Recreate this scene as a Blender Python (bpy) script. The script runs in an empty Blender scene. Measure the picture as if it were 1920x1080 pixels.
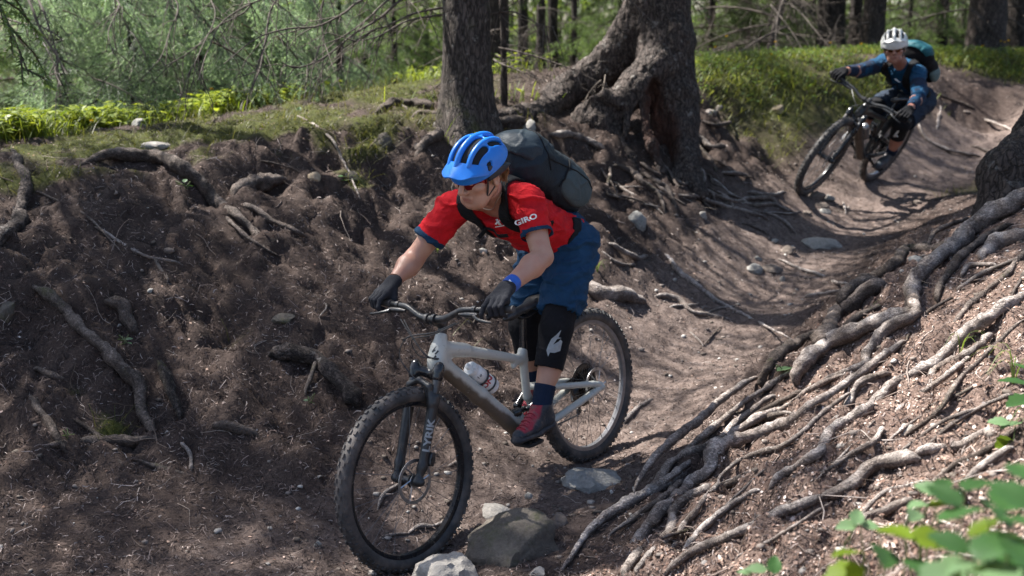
import bpy, math, random
import numpy as np
from mathutils import Vector, Matrix
from mathutils.bvhtree import BVHTree

rng = np.random.default_rng(7)
random.seed(7)
SC = bpy.context.scene
COL = SC.collection
D2R = math.radians

# ------------------------------------------------------------------ camera, light, exposure
F = 2200.0                      # focal length in pixels of a 1920 px wide picture
PITCH = D2R(12.0)
cam = bpy.data.cameras.new('camera')
cam.sensor_width = 36.0
cam.lens = F / 1920.0 * 36.0
cam.clip_start = 0.05
cam.clip_end = 900.0
cam.dof.use_dof = True
cam.dof.focus_distance = 4.85
cam.dof.aperture_fstop = 2.6
camo = bpy.data.objects.new('camera', cam)
COL.objects.link(camo)
camo.location = (0, 0, 0)
camo.rotation_euler = (math.pi / 2 - PITCH, 0, 0)
SC.camera = camo

SUN_ELEV, SUN_AZ = 56.0, -62.0    # azimuth measured clockwise from +Y (the way the camera looks)
world = bpy.data.worlds.new('World')
SC.world = world
world.use_nodes = True
wn = world.node_tree.nodes
wl = world.node_tree.links
sky = wn.new('ShaderNodeTexSky')
sky.sky_type = 'NISHITA'
sky.sun_disc = False
sky.sun_elevation = D2R(SUN_ELEV)
sky.sun_rotation = D2R(SUN_AZ)
sky.air_density = 1.0
sky.dust_density = 2.0
wl.new(sky.outputs[0], wn['Background'].inputs[0])
wn['Background'].inputs[1].default_value = 0.074
sun = bpy.data.lights.new('sun', 'SUN')
sun.energy = 5.0
sun.angle = D2R(0.6)
sun.color = (1.0, 0.955, 0.89)
suno = bpy.data.objects.new('sun', sun)
COL.objects.link(suno)
SUNV = Vector((math.cos(D2R(SUN_ELEV)) * math.sin(D2R(SUN_AZ)), math.cos(D2R(SUN_ELEV)) * math.cos(D2R(SUN_AZ)), math.sin(D2R(SUN_ELEV))))
suno.rotation_euler = SUNV.to_track_quat('Z', 'Y').to_euler()
suno.location = SUNV * 30
SC.view_settings.view_transform = 'Standard'
SC.view_settings.look = 'None'
SC.view_settings.gamma = 1.0
SC.view_settings.use_curve_mapping = False
SC.view_settings.exposure = 1.75
SC.render.engine = 'CYCLES'
SC.cycles.use_denoising = True
SC.cycles.max_bounces = 6
SC.cycles.diffuse_bounces = 3
SC.cycles.glossy_bounces = 2
SC.cycles.transmission_bounces = 4
SC.cycles.transparent_max_bounces = 6
SC.cycles.caustics_reflective = False
SC.cycles.caustics_refractive = False
SC.cycles.sample_clamp_indirect = 6.0

# ------------------------------------------------------------------ photograph -> place
CR = np.array([1.0, 0, 0])
CF = np.array([0, math.cos(PITCH), -math.sin(PITCH)])
CU = np.array([0, math.sin(PITCH), math.cos(PITCH)])
def ray(px, py): return ((px - 960) / F) * CR + ((540 - py) / F) * CU + CF
def pt(px, py, d): return ray(px, py) * d
def nrm(v):
    v = np.asarray(v, float)
    return v / np.linalg.norm(v)

# ------------------------------------------------------------------ noise on numpy arrays
def _hash(ix, iy, iz, seed):
    n = (ix.astype(np.int64) * 374761393 + iy.astype(np.int64) * 668265263 + iz.astype(np.int64) * 2147483647 + seed * 974711) & 0xffffffff
    n = ((n ^ (n >> 13)) * 1274126177) & 0xffffffff
    n = ((n ^ (n >> 15)) * 2246822519) & 0xffffffff
    return ((n ^ (n >> 16)) & 0xffff).astype(np.float32) / 32767.5 - 1.0
def noise3(p, f, seed=0):
    """value noise, -1..1, p (n,3)"""
    q = np.asarray(p, np.float32) * np.asarray(f, np.float32)
    i = np.floor(q).astype(np.int64)
    t = (q - i).astype(np.float32)
    t = t * t * (3 - 2 * t)
    r = 0
    for dx in (0, 1):
        for dy in (0, 1):
            for dz in (0, 1):
                w = (t[:, 0] if dx else 1 - t[:, 0]) * (t[:, 1] if dy else 1 - t[:, 1]) * (t[:, 2] if dz else 1 - t[:, 2])
                r = r + w * _hash(i[:, 0] + dx, i[:, 1] + dy, i[:, 2] + dz, seed)
    return r
def fbm(p, f, oct=3, seed=0, gain=0.5):
    f = np.asarray(f, float)
    a, s = 1.0, 0
    for o in range(oct):
        s = s + a * noise3(p, f * 2.03 ** o, seed + o * 17)
        a *= gain
    return s
def smooth(a, b, x):
    t = np.clip((x - a) / (b - a), 0, 1)
    return t * t * (3 - 2 * t)

# ------------------------------------------------------------------ mesh helpers
def mesh_np(name, v, f, smooth_shade=True):
    """v (n,3), f (m,3|4) arrays -> mesh"""
    v = np.asarray(v, np.float32)
    f = np.asarray(f, np.int32)
    m = bpy.data.meshes.new(name)
    k = f.shape[1]
    m.vertices.add(len(v)); m.vertices.foreach_set('co', v.ravel())
    m.loops.add(f.size); m.loops.foreach_set('vertex_index', f.ravel())
    m.polygons.add(len(f))
    m.polygons.foreach_set('loop_start', np.arange(0, f.size, k, dtype=np.int32))
    m.polygons.foreach_set('loop_total', np.full(len(f), k, np.int32))
    if smooth_shade: m.polygons.foreach_set('use_smooth', np.ones(len(f), bool))
    m.update(calc_edges=True)
    return m
def mesh_py(name, v, f, smooth_shade=True):
    m = bpy.data.meshes.new(name)
    m.from_pydata([tuple(map(float, a)) for a in v], [], [tuple(map(int, a)) for a in f])
    if smooth_shade and len(m.polygons): m.polygons.foreach_set('use_smooth', [True] * len(m.polygons))
    m.update()
    return m
def vcol(mesh, c, name='tint'):
    """per vertex colour (n,3) or (n,)"""
    c = np.asarray(c, np.float32)
    if c.ndim == 1: c = np.repeat(c[:, None], 3, 1)
    a = mesh.color_attributes.new(name, 'FLOAT_COLOR', 'POINT')
    a.data.foreach_set('color', np.concatenate([c, np.ones((len(c), 1), np.float32)], 1).ravel())
def link(name, mesh, mat=None, parent=None):
    o = bpy.data.objects.new(name, mesh)
    COL.objects.link(o)
    if mat is not None and mesh is not None and len(mesh.materials) == 0: mesh.materials.append(mat)
    if parent is not None: o.parent = parent
    return o
def tag(o, label=None, cat=None, group=None, kind=None):
    if label: o['label'] = label
    if cat: o['category'] = cat
    if group: o['group'] = group
    if kind: o['kind'] = kind
    return o
def empty(name, loc=(0, 0, 0), label=None, cat=None, group=None, matrix=None):
    o = bpy.data.objects.new(name, None)
    COL.objects.link(o)
    o.empty_display_size = 0.1
    if matrix is not None: o.matrix_world = matrix
    else: o.location = loc
    return tag(o, label, cat, group)

class MB:
    """collects tubes, boxes, lathes ... of one part"""
    def __init__(s): s.v = []; s.f = []
    def add(s, v, f):
        o = len(s.v); s.v += [tuple(map(float, a)) for a in v]; s.f += [tuple(int(i) + o for i in a) for a in f]
    def tube(s, pts, r, n=8, cap=True):
        v, f = tube(pts, r, n, cap); s.add(v, f); return s
    def box(s, c, h, ax=None, bev=0.0):
        ax = np.eye(3) if ax is None else np.asarray(ax)
        c = np.asarray(c, float)
        if bev <= 0:
            vs = [c + sx * h[0] * ax[0] + sy * h[1] * ax[1] + sz * h[2] * ax[2] for sx in (-1, 1) for sy in (-1, 1) for sz in (-1, 1)]
            s.add(vs, [(0, 1, 3, 2), (4, 6, 7, 5), (0, 4, 5, 1), (2, 3, 7, 6), (0, 2, 6, 4), (1, 5, 7, 3)])
        else:
            b = bev
            prof = []
            for x, y in ((1, 1), (-1, 1), (-1, -1), (1, -1)):
                for a in ((0, 45, 90) if True else ()):
                    ang = {(1, 1): 0, (-1, 1): 90, (-1, -1): 180, (1, -1): 270}[(x, y)] + a
                    prof.append((x * (h[0] - b) + b * math.cos(D2R(ang)), y * (h[1] - b) + b * math.sin(D2R(ang))))
            rings = [(-h[2], 1 - b / min(h[0], h[1])), (-h[2] + b, 1), (h[2] - b, 1), (h[2], 1 - b / min(h[0], h[1]))]
            vs = []; n = len(prof)
            for z, sc in rings: vs += [c + px * sc * ax[0] + py * sc * ax[1] + z * ax[2] for px, py in prof]
            fs = [(k * n + i, k * n + (i + 1) % n, (k + 1) * n + (i + 1) % n, (k + 1) * n + i) for k in range(3) for i in range(n)]
            fs += [tuple(range(n - 1, -1, -1)), tuple(range(3 * n, 4 * n))]
            s.add(vs, fs)
        return s
    def cyl(s, a, b, r, n=12, r2=None): return s.tube([a, b], [r, r if r2 is None else r2], n)
    def ring(s, c, axis, R, r, n=32, m=8):
        """torus"""
        axis = nrm(axis); u = nrm(np.cross(axis, [0.3, 0.5, 0.81])); w = np.cross(axis, u)
        vs = []
        for i in range(n):
            a = 2 * math.pi * i / n; e = math.cos(a) * u + math.sin(a) * w
            for j in range(m):
                b = 2 * math.pi * j / m
                vs.append(np.asarray(c) + e * (R + r * math.cos(b)) + axis * r * math.sin(b))
        s.add(vs, [(i * m + j, ((i + 1) % n) * m + j, ((i + 1) % n) * m + (j + 1) % m, i * m + (j + 1) % m) for i in range(n) for j in range(m)])
        return s
    def revolve(s, c, axis, prof, n=32, closed=True):
        """prof: list of (radius, offset along axis)"""
        axis = nrm(axis); u = nrm(np.cross(axis, [0.3, 0.5, 0.81])); w = np.cross(axis, u); m = len(prof)
        vs = []
        for i in range(n):
            a = 2 * math.pi * i / n; e = math.cos(a) * u + math.sin(a) * w
            for r, h in prof: vs.append(np.asarray(c) + e * r + axis * h)
        mm = m if closed else m - 1
        s.add(vs, [(i * m + j, i * m + (j + 1) % m, ((i + 1) % n) * m + (j + 1) % m, ((i + 1) % n) * m + j) for i in range(n) for j in range(mm)])
        return s
    def build(s, name, mat, parent=None, smooth_shade=True):
        m = mesh_py(name, s.v, s.f, False)
        if smooth_shade:
            m.polygons.foreach_set('use_smooth', [True] * len(m.polygons))
            m.set_sharp_from_angle(angle=D2R(40))
        return link(name, m, mat, parent)

def catmull(pts, n):
    p = np.asarray(pts, float)
    if len(p) < 3:
        t = np.linspace(0, 1, n)[:, None]
        return p[0] * (1 - t) + p[-1] * t
    q = np.concatenate([[2 * p[0] - p[1]], p, [2 * p[-1] - p[-2]]])
    t = np.linspace(0, len(p) - 1 - 1e-6, n)
    i = t.astype(int); u = (t - i)[:, None]
    a, b, c, d = q[i], q[i + 1], q[i + 2], q[i + 3]
    return 0.5 * (2 * b + (c - a) * u + (2 * a - 5 * b + 4 * c - d) * u ** 2 + (3 * b - a - 3 * c + d) * u ** 3)
def tube(pts, r, n=8, cap=True):
    p = np.asarray(pts, float); m = len(p)
    r = np.broadcast_to(np.asarray(r, float), (m,))
    t = np.gradient(p, axis=0); t /= np.linalg.norm(t, axis=1)[:, None] + 1e-12
    u = np.cross(t[0], [0.13, 0.21, 0.97]) if abs(t[0][2]) < 0.9 else np.cross(t[0], [1, 0.1, 0])
    u /= np.linalg.norm(u)
    vs = []; a = np.arange(n) * 2 * math.pi / n
    for i in range(m):
        u = u - t[i] * (u @ t[i]); u /= np.linalg.norm(u); w = np.cross(t[i], u)
        vs.append(p[i] + r[i] * (np.cos(a)[:, None] * u + np.sin(a)[:, None] * w))
    vs = np.concatenate(vs)
    fs = [(i * n + j, i * n + (j + 1) % n, (i + 1) * n + (j + 1) % n, (i + 1) * n + j) for i in range(m - 1) for j in range(n)]
    if cap: fs += [tuple(range(n - 1, -1, -1)), tuple(range((m - 1) * n, m * n))]
    return vs, fs
def tube_q(pts, r, n=5):
    """quads only, arrays"""
    v, f = tube(pts, r, n, False)
    return v, np.asarray(f, np.int32)
def cat_mesh(parts):
    vs, fs, o = [], [], 0
    for v, f in parts:
        vs.append(v); fs.append(np.asarray(f) + o); o += len(v)
    return np.concatenate(vs), np.concatenate(fs)

# ------------------------------------------------------------------ signed distance modelling (numpy) and surface nets
class SDF:
    def __init__(s, lo, hi, h):
        s.h = h; s.lo = np.asarray(lo, float) - 3 * h
        s.n = np.ceil((np.asarray(hi, float) + 3 * h - s.lo) / h).astype(int) + 1
        s.a = np.full(s.n, 0.3, np.float32)
    def _sub(s, lo, hi):
        i0 = np.clip(np.floor((lo - s.lo) / s.h).astype(int), 0, s.n); i1 = np.clip(np.ceil((hi - s.lo) / s.h).astype(int) + 1, 0, s.n)
        if np.any(i1 <= i0): return None
        g = [(s.lo[k] + s.h * np.arange(i0[k], i1[k])).astype(np.float32) for k in range(3)]
        return tuple(slice(i0[k], i1[k]) for k in range(3)), g[0][:, None, None], g[1][None, :, None], g[2][None, None, :]
    def put(s, d, sl, k, op):
        a = s.a[sl]
        if op == 'add':
            if k > 0:
                h = np.clip(0.5 + 0.5 * (a - d) / k, 0, 1); a[...] = a * (1 - h) + d * h - k * h * (1 - h)
            else: np.minimum(a, d, out=a)
        else:
            if k > 0:
                h = np.clip(0.5 - 0.5 * (a + d) / k, 0, 1); a[...] = a * (1 - h) - d * h + k * h * (1 - h)
            else: np.maximum(a, -d, out=a)
    def cap(s, p, q, r1, r2=None, k=0.0, op='add', flat=None):
        """tapered capsule; flat=(a,b) squashes: extra scale along a direction a by factor b (<1 thinner)"""
        p = np.asarray(p, float); q = np.asarray(q, float); r2 = r1 if r2 is None else r2
        m = max(r1, r2) + 2 * k + 4 * s.h
        t = s._sub(np.minimum(p, q) - m, np.maximum(p, q) + m)
        if t is None: return s
        sl, X, Y, Z = t; w = q - p; L = float(w @ w) + 1e-12
        x, y, z = X - p[0], Y - p[1], Z - p[2]
        u = np.clip((x * w[0] + y * w[1] + z * w[2]) / L, 0, 1)
        dx, dy, dz = x - u * w[0], y - u * w[1], z - u * w[2]
        d2 = dx * dx + dy * dy + dz * dz
        if flat is not None:
            n = nrm(flat[0]); pr = dx * n[0] + dy * n[1] + dz * n[2]
            d2 = d2 + pr * pr * (1.0 / flat[1] ** 2 - 1)
        s.put(np.sqrt(d2) - (r1 + (r2 - r1) * u), sl, k, op)
        return s
    def chain(s, pts, rs, k=0.0, op='add', kk=None):
        for i in range(len(pts) - 1): s.cap(pts[i], pts[i + 1], rs[i], rs[i + 1], k, op)
        return s
    def ell(s, c, r, ax=None, k=0.0, op='add'):
        c = np.asarray(c, float); r = np.asarray(r, float); ax = np.eye(3) if ax is None else np.asarray(ax)
        m = (np.abs(ax) * r[:, None]).sum(0) + 2 * k + 4 * s.h
        t = s._sub(c - m, c + m)
        if t is None: return s
        sl, X, Y, Z = t; x, y, z = X - c[0], Y - c[1], Z - c[2]
        a = [(x * ax[i][0] + y * ax[i][1] + z * ax[i][2]) / r[i] for i in range(3)]
        k0 = np.sqrt(a[0] ** 2 + a[1] ** 2 + a[2] ** 2); k1 = np.sqrt(sum((a[i] / r[i]) ** 2 for i in range(3))) + 1e-9
        s.put(k0 * (k0 - 1) / k1, sl, k, op)
        return s
    def box(s, c, hh, ax=None, rd=0.0, k=0.0, op='add'):
        c = np.asarray(c, float); hh = np.asarray(hh, float); ax = np.eye(3) if ax is None else np.asarray(ax)
        m = (np.abs(ax) * hh[:, None]).sum(0) + 2 * k + 4 * s.h + rd
        t = s._sub(c - m, c + m)
        if t is None: return s
        sl, X, Y, Z = t; x, y, z = X - c[0], Y - c[1], Z - c[2]
        q = [np.abs(x * ax[i][0] + y * ax[i][1] + z * ax[i][2]) - (hh[i] - rd) for i in range(3)]
        o = np.sqrt(sum(np.maximum(t_, 0) ** 2 for t_ in q)) + np.minimum(np.maximum(q[0], np.maximum(q[1], q[2])), 0)
        s.put(o - rd, sl, k, op)
        return s
    def half(s, p, n, k=0.0, op='sub'):
        """sub: removes the side that n points to"""
        n = nrm(n); sl, X, Y, Z = s._sub(s.lo, s.lo + s.h * s.n)
        s.put(-((X - p[0]) * n[0] + (Y - p[1]) * n[1] + (Z - p[2]) * n[2]), sl, k, op)
        return s
    def mesh(s, it=1):
        a = s.a; pos = a < 0; n = a.shape
        c = np.zeros(np.array(n) - 1, np.uint8)
        S = [(dx, dy, dz) for dx in (0, 1) for dy in (0, 1) for dz in (0, 1)]
        def cut(arr, d): return arr[d[0]:n[0] - 1 + d[0], d[1]:n[1] - 1 + d[1], d[2]:n[2] - 1 + d[2]]
        for d in S: c += cut(pos, d)
        act = (c > 0) & (c < 8)
        idx = np.full(c.shape, -1, np.int32)
        w = np.argwhere(act); idx[act] = np.arange(len(w), dtype=np.int32)
        acc = np.zeros((len(w), 3), np.float32); cnt = np.zeros(len(w), np.float32)
        val = {d: a[w[:, 0] + d[0], w[:, 1] + d[1], w[:, 2] + d[2]] for d in S}
        for d in S:
            for k in range(3):
                if d[k] == 0:
                    e = list(d); e[k] = 1; e = tuple(e)
                    v0, v1 = val[d], val[e]; cr = (v0 < 0) != (v1 < 0)
                    t = np.where(cr, v0 / np.where(cr, v0 - v1, 1), 0)
                    for q in range(3): acc[:, q] += np.where(cr, d[q] + (t if q == k else 0), 0)
                    cnt += cr
        v = (w + acc / np.maximum(cnt, 1)[:, None]) * s.h + s.lo
        fs = []
        for k in range(3):
            b, g = [(1, 2), (2, 0), (0, 1)][k]
            p0 = pos[tuple(slice(0, -1) if q == k else slice(1, -1) for q in range(3))]
            p1 = pos[tuple(slice(1, None) if q == k else slice(1, -1) for q in range(3))]
            for flip in (False, True):
                e = np.argwhere((p0 & ~p1) if not flip else (~p0 & p1))
                if len(e) == 0: continue
                e = e.copy(); e[:, b] += 1; e[:, g] += 1
                def id_(ob, og):
                    q = e.copy(); q[:, b] += ob; q[:, g] += og
                    return idx[q[:, 0], q[:, 1], q[:, 2]]
                qd = np.stack([id_(-1, -1), id_(0, -1), id_(0, 0), id_(-1, 0)], 1)
                fs.append(qd[:, ::-1] if flip else qd)
        f = np.concatenate(fs)
        f = f[(f >= 0).all(1)]
        for _ in range(it): v = relax(v, f, 0.5)
        return v, f
def relax(v, f, w=0.5):
    acc = np.zeros_like(v); cnt = np.zeros(len(v))
    for i in range(f.shape[1]):
        for j in (f[:, (i + 1) % f.shape[1]], f[:, i - 1]):
            for q in range(3): acc[:, q] += np.bincount(f[:, i], v[j, q], len(v))
            cnt += np.bincount(f[:, i], None, len(v))
    return v * (1 - w) + w * acc / np.maximum(cnt, 1)[:, None]
def normals(v, f):
    a = v[f[:, 1]] - v[f[:, 0]]; b = v[f[:, -1]] - v[f[:, 0]]
    n = np.cross(a, b); o = np.zeros_like(v)
    for i in range(f.shape[1]):
        for q in range(3): o[:, q] += np.bincount(f[:, i], n[:, q], len(v))
    return o / (np.linalg.norm(o, axis=1)[:, None] + 1e-12)

# ------------------------------------------------------------------ materials
def new_mat(name):
    m = bpy.data.materials.new(name); m.use_nodes = True
    nt = m.node_tree; b = nt.nodes['Principled BSDF']
    return m, nt, b
class N:
    """short node writing"""
    def __init__(s, nt): s.nt = nt
    def n(s, t, **kw):
        o = s.nt.nodes.new('ShaderNode' + t)
        for k, v in kw.items():
            if k in o.inputs: o.inputs[k].default_value = v
            else: setattr(o, k, v)
        return o
    def l(s, a, b): s.nt.links.new(a, b)
    def coord(s, scale=(1, 1, 1), kind='Object'):
        c = s.n('TexCoord'); m = s.n('Mapping'); m.inputs['Scale'].default_value = scale
        s.l(c.outputs[kind], m.inputs['Vector']); return m.outputs[0]
    def noise(s, v, scale, detail=3, rough=0.55, dist=0.0):
        o = s.n('TexNoise'); o.inputs['Scale'].default_value = scale; o.inputs['Detail'].default_value = detail
        o.inputs['Roughness'].default_value = rough; o.inputs['Distortion'].default_value = dist
        s.l(v, o.inputs['Vector']); return o.outputs['Fac']
    def ramp(s, f, stops):
        o = s.n('ValToRGB'); e = o.color_ramp.elements
        while len(e) > 1: e.remove(e[0])
        e[0].position = stops[0][0]; e[0].color = (*stops[0][1], 1)
        for p, c in stops[1:]:
            q = e.new(p); q.color = (*c, 1)
        s.l(f, o.inputs[0]); return o.outputs[0]
    def mix(s, f, a, b, mode='MIX'):
        o = s.n('MixRGB'); o.blend_type = mode
        for i, x in ((0, f), (1, a), (2, b)):
            if isinstance(x, (int, float)): o.inputs[i].default_value = x
            elif isinstance(x, tuple): o.inputs[i].default_value = (*x, 1)
            else: s.l(x, o.inputs[i])
        return o.outputs[0]
    def math(s, op, a, b=0.0):
        o = s.n('Math'); o.operation = op
        for i, x in ((0, a), (1, b)):
            if isinstance(x, (int, float)): o.inputs[i].default_value = x
            else: s.l(x, o.inputs[i])
        return o.outputs[0]
    def attr(s, name):
        o = s.n('Attribute'); o.attribute_name = name; return o
    def bump(s, h, dist, b, strength=1.0, prev=None):
        o = s.n('Bump'); o.inputs['Distance'].default_value = dist; o.inputs['Strength'].default_value = strength
        s.l(h, o.inputs['Height'])
        if prev is not None: s.l(prev, o.inputs['Normal'])
        if b is not None: s.l(o.outputs[0], b.inputs['Normal'])
        return o.outputs[0]
def solid(name, col, rough=0.5, metal=0.0, var=0.12, scale=25.0, bump=0.0, bscale=300.0, spec=0.5, dirt=None, dirt_scale=9.0, dirt_amt=0.5, coat=0.0):
    m, nt, b = new_mat(name); s = N(nt); v = s.coord()
    f = s.noise(v, scale, 4)
    a = tuple(c * (1 - var) for c in col); z = tuple(min(1, c * (1 + var)) for c in col)
    c = s.ramp(f, [(0.3, a), (0.7, z)])
    r = s.math('ADD', rough - 0.08, s.math('MULTIPLY', s.noise(v, scale * 2.3, 3), 0.16))
    if dirt:
        df = s.ramp(s.noise(v, dirt_scale, 6, 0.65), [(0.62 - dirt_amt * 0.35, (0, 0, 0)), (0.8 - dirt_amt * 0.2, (1, 1, 1))])
        c = s.mix(df, c, dirt)
        r = s.math('MAXIMUM', r, s.math('MULTIPLY', df, 0.85))
    s.l(c, b.inputs['Base Color']); s.l(r, b.inputs['Roughness'])
    b.inputs['Metallic'].default_value = metal
    b.inputs['Specular IOR Level'].default_value = spec
    b.inputs['Coat Weight'].default_value = coat
    if bump > 0: s.bump(s.noise(v, bscale, 3), bump, b)
    return m
def leafy(name, col, var=0.35, trans=0.5, rough=0.5, attr='tint', tcol=(1.25, 1.2, 0.55)):
    """thin leaf or needle: per vertex tint times colour, with light passing through"""
    m, nt, b = new_mat(name); s = N(nt)
    at = s.attr(attr); oi = s.n('ObjectInfo')
    c = s.mix(1.0, at.outputs['Color'], col, 'MULTIPLY')
    k = s.ramp(oi.outputs['Random'], [(0.0, (1 - var,) * 3), (1.0, (1 + var,) * 3)])
    c = s.mix(1.0, c, k, 'MULTIPLY')
    s.l(c, b.inputs['Base Color']); b.inputs['Roughness'].default_value = rough
    b.inputs['Specular IOR Level'].default_value = 0.35
    t = s.n('BsdfTranslucent'); s.l(s.mix(1.0, c, tcol, 'MULTIPLY'), t.inputs['Color'])
    mx = s.n('MixShader'); mx.inputs[0].default_value = trans
    s.l(b.outputs[0], mx.inputs[1]); s.l(t.outputs[0], mx.inputs[2])
    s.l(mx.outputs[0], nt.nodes['Material Output'].inputs[0])
    return m
def bark_mat(name, dark, light, patch=None, moss=0.0, zs=0.35, sc=1.0):
    m, nt, b = new_mat(name); s = N(nt); v = s.coord((1, 1, zs)); o = s.coord()
    n1 = s.noise(v, 38 * sc, 6, 0.7, 0.6)
    vo = s.n('TexVoronoi'); vo.feature = 'DISTANCE_TO_EDGE'; vo.inputs['Scale'].default_value = 42 * sc
    wv = s.mix(0.06, v, s.n('TexNoise', Scale=30.0).outputs['Color'], 'ADD')
    s.l(wv, vo.inputs['Vector'])
    cr = s.ramp(vo.outputs['Distance'], [(0.0, (0.25,) * 3), (0.16, (1, 1, 1))])
    c = s.ramp(n1, [(0.3, dark), (0.72, light)])
    c = s.mix(1.0, c, cr, 'MULTIPLY')
    if patch:
        pf = s.ramp(s.noise(o, 17 * sc, 4, 0.6), [(0.6, (0, 0, 0)), (0.68, (1, 1, 1))])
        pf = s.mix(1.0, pf, s.ramp(s.noise(o, 60 * sc, 3), [(0.42, (0, 0, 0)), (0.58, (1, 1, 1))]), 'MULTIPLY')
        c = s.mix(s.math('MULTIPLY', pf, 0.75), c, patch)
    if moss > 0:
        ge = s.n('NewGeometry'); sp = s.n('SeparateXYZ'); s.l(ge.outputs['Normal'], sp.inputs[0])
        mf = s.math('MULTIPLY', s.ramp(s.noise(o, 6.0, 5, 0.65), [(0.62 - moss * 0.3, (0, 0, 0)), (0.72 - moss * 0.25, (1, 1, 1))]), s.ramp(sp.outputs[2], [(0.05, (0, 0, 0)), (0.6, (1, 1, 1))]))
        c = s.mix(mf, c, (0.075, 0.08, 0.018))
    s.l(c, b.inputs['Base Color']); b.inputs['Roughness'].default_value = 0.85
    b.inputs['Specular IOR Level'].default_value = 0.3
    h = s.math('ADD', s.math('MULTIPLY', n1, 0.5), s.math('MULTIPLY', cr, 0.6))
    s.bump(h, 0.012 / sc, b)
    return m

def rootbark_mat(name, dark, light, worn, moss=0.0):
    """thin smooth root bark: blotches, scuffed pale wear, faint cross cracks"""
    m, nt, b = new_mat(name); s = N(nt); o = s.coord()
    n1 = s.noise(o, 26, 6, 0.7, 0.8); n2 = s.noise(o, 95, 4, 0.7, 0.4); n3 = s.noise(o, 7, 4, 0.6)
    vo = s.n('TexVoronoi'); vo.feature = 'DISTANCE_TO_EDGE'; vo.inputs['Scale'].default_value = 58.0; vo.inputs['Randomness'].default_value = 1.0; s.l(s.mix(0.12, o, s.n('TexNoise', Scale=40.0).outputs['Color'], 'ADD'), vo.inputs['Vector'])
    crk = s.ramp(vo.outputs['Distance'], [(0.0, (0.30,) * 3), (0.12, (1, 1, 1))]); crk = s.mix(s.ramp(s.noise(o, 13, 3), [(0.40, (0, 0, 0)), (0.6, (1, 1, 1))]), (1, 1, 1), crk)
    c = s.ramp(s.math('ADD', s.math('MULTIPLY', n1, 0.6), s.math('MULTIPLY', n2, 0.4)), [(0.30, dark), (0.70, light)])
    ge = s.n('NewGeometry'); sp = s.n('SeparateXYZ'); s.l(ge.outputs['Normal'], sp.inputs[0])
    up = s.ramp(sp.outputs[2], [(0.1, (0, 0, 0)), (0.8, (1, 1, 1))])
    wf = s.math('MULTIPLY', up, s.ramp(s.math('ADD', s.math('MULTIPLY', n3, 0.6), s.math('MULTIPLY', n2, 0.4)), [(0.42, (0, 0, 0)), (0.58, (1, 1, 1))]))
    c = s.mix(s.math('MULTIPLY', wf, 0.8), c, worn)      # rubbed by tyres and shoes on top
    d = s.ramp(n1, [(0.30, (0.35, 0.35, 0.35)), (0.42, (1, 1, 1))]); c = s.mix(1.0, c, d, 'MULTIPLY'); c = s.mix(1.0, c, crk, 'MULTIPLY')
    vc = s.n('TexVoronoi'); vc.inputs['Scale'].default_value = 62.0; s.l(s.mix(0.10, o, s.n('TexNoise', Scale=35.0).outputs['Color'], 'ADD'), vc.inputs['Vector']); fl = s.n('SeparateColor'); s.l(vc.outputs['Color'], fl.inputs[0])
    c = s.mix(1.0, c, s.ramp(fl.outputs[0], [(0.0, (0.62,) * 3), (0.6, (0.95,) * 3), (0.85, (1.5,) * 3)]), 'MULTIPLY')
    oi = s.n('ObjectInfo'); c = s.mix(1.0, c, s.ramp(oi.outputs['Random'], [(0.0, (0.72, 0.70, 0.68)), (1.0, (1.2, 1.2, 1.2))]), 'MULTIPLY')
    if moss: c = s.mix(s.math('MULTIPLY', up, s.ramp(s.noise(o, 5, 5, 0.7), [(0.58, (0, 0, 0)), (0.70, (moss,) * 3)])), c, (0.070, 0.075, 0.020))
    s.l(c, b.inputs['Base Color']); b.inputs['Roughness'].default_value = 0.82; b.inputs['Specular IOR Level'].default_value = 0.3
    n4 = s.bump(s.math('ADD', n1, s.math('MULTIPLY', crk, 0.25)), 0.03, None, 0.9); s.bump(n2, 0.010, b, 0.9, n4)
    return m
def refine_flat(m, lim):
    import bmesh
    bm = bmesh.new(); bm.from_mesh(m); bmesh.ops.triangulate(bm, faces=bm.faces)
    for _ in range(5):
        e = [x for x in bm.edges if x.calc_length() > lim]
        if not e: break
        bmesh.ops.subdivide_edges(bm, edges=e, cuts=1); bmesh.ops.triangulate(bm, faces=bm.faces)
    bm.to_mesh(m); bm.free()

# ================================================================== bikes: axes first, the ground has to carry them
def bike_axes(hf, hr, lean):
    f = nrm(hf - hr); l = nrm(np.cross([0, 0, 1.0], f)); u = np.cross(f, l); a = D2R(lean)
    u2 = u * math.cos(a) - l * math.sin(a); l2 = np.cross(u2, f)
    return f, l2, u2
class Loc:
    """bike coordinates: x forward from the rear hub, y to the rider's left, z up"""
    def __init__(s, hf, hr, lean):
        s.hf, s.hr = hf, hr; s.f, s.l, s.u = bike_axes(hf, hr, lean); s.wb = np.linalg.norm(hf - hr)
        s.R = np.stack([s.f, s.l, s.u], 1)
    def w(s, p): return s.hr + s.R @ np.asarray(p, float)
    def loc(s, p): return s.R.T @ (np.asarray(p, float) - s.hr)
    def matrix(s):
        o = s.hr - s.u * 0.37
        M = Matrix.Identity(4)
        for i in range(3):
            M[i][0] = s.f[i]; M[i][1] = s.l[i]; M[i][2] = s.u[i]; M[i][3] = o[i]
        return M
B1 = Loc(pt(765, 900, 4.65), pt(1101, 722, 5.60), 5.0)
B2 = Loc(pt(1546, 294, 9.58), pt(1664, 273, 10.48), -27.0)
CON = [b.hf - b.u * 0.366 for b in (B1, B2)] + [b.hr - b.u * 0.366 for b in (B1, B2)]

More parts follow.
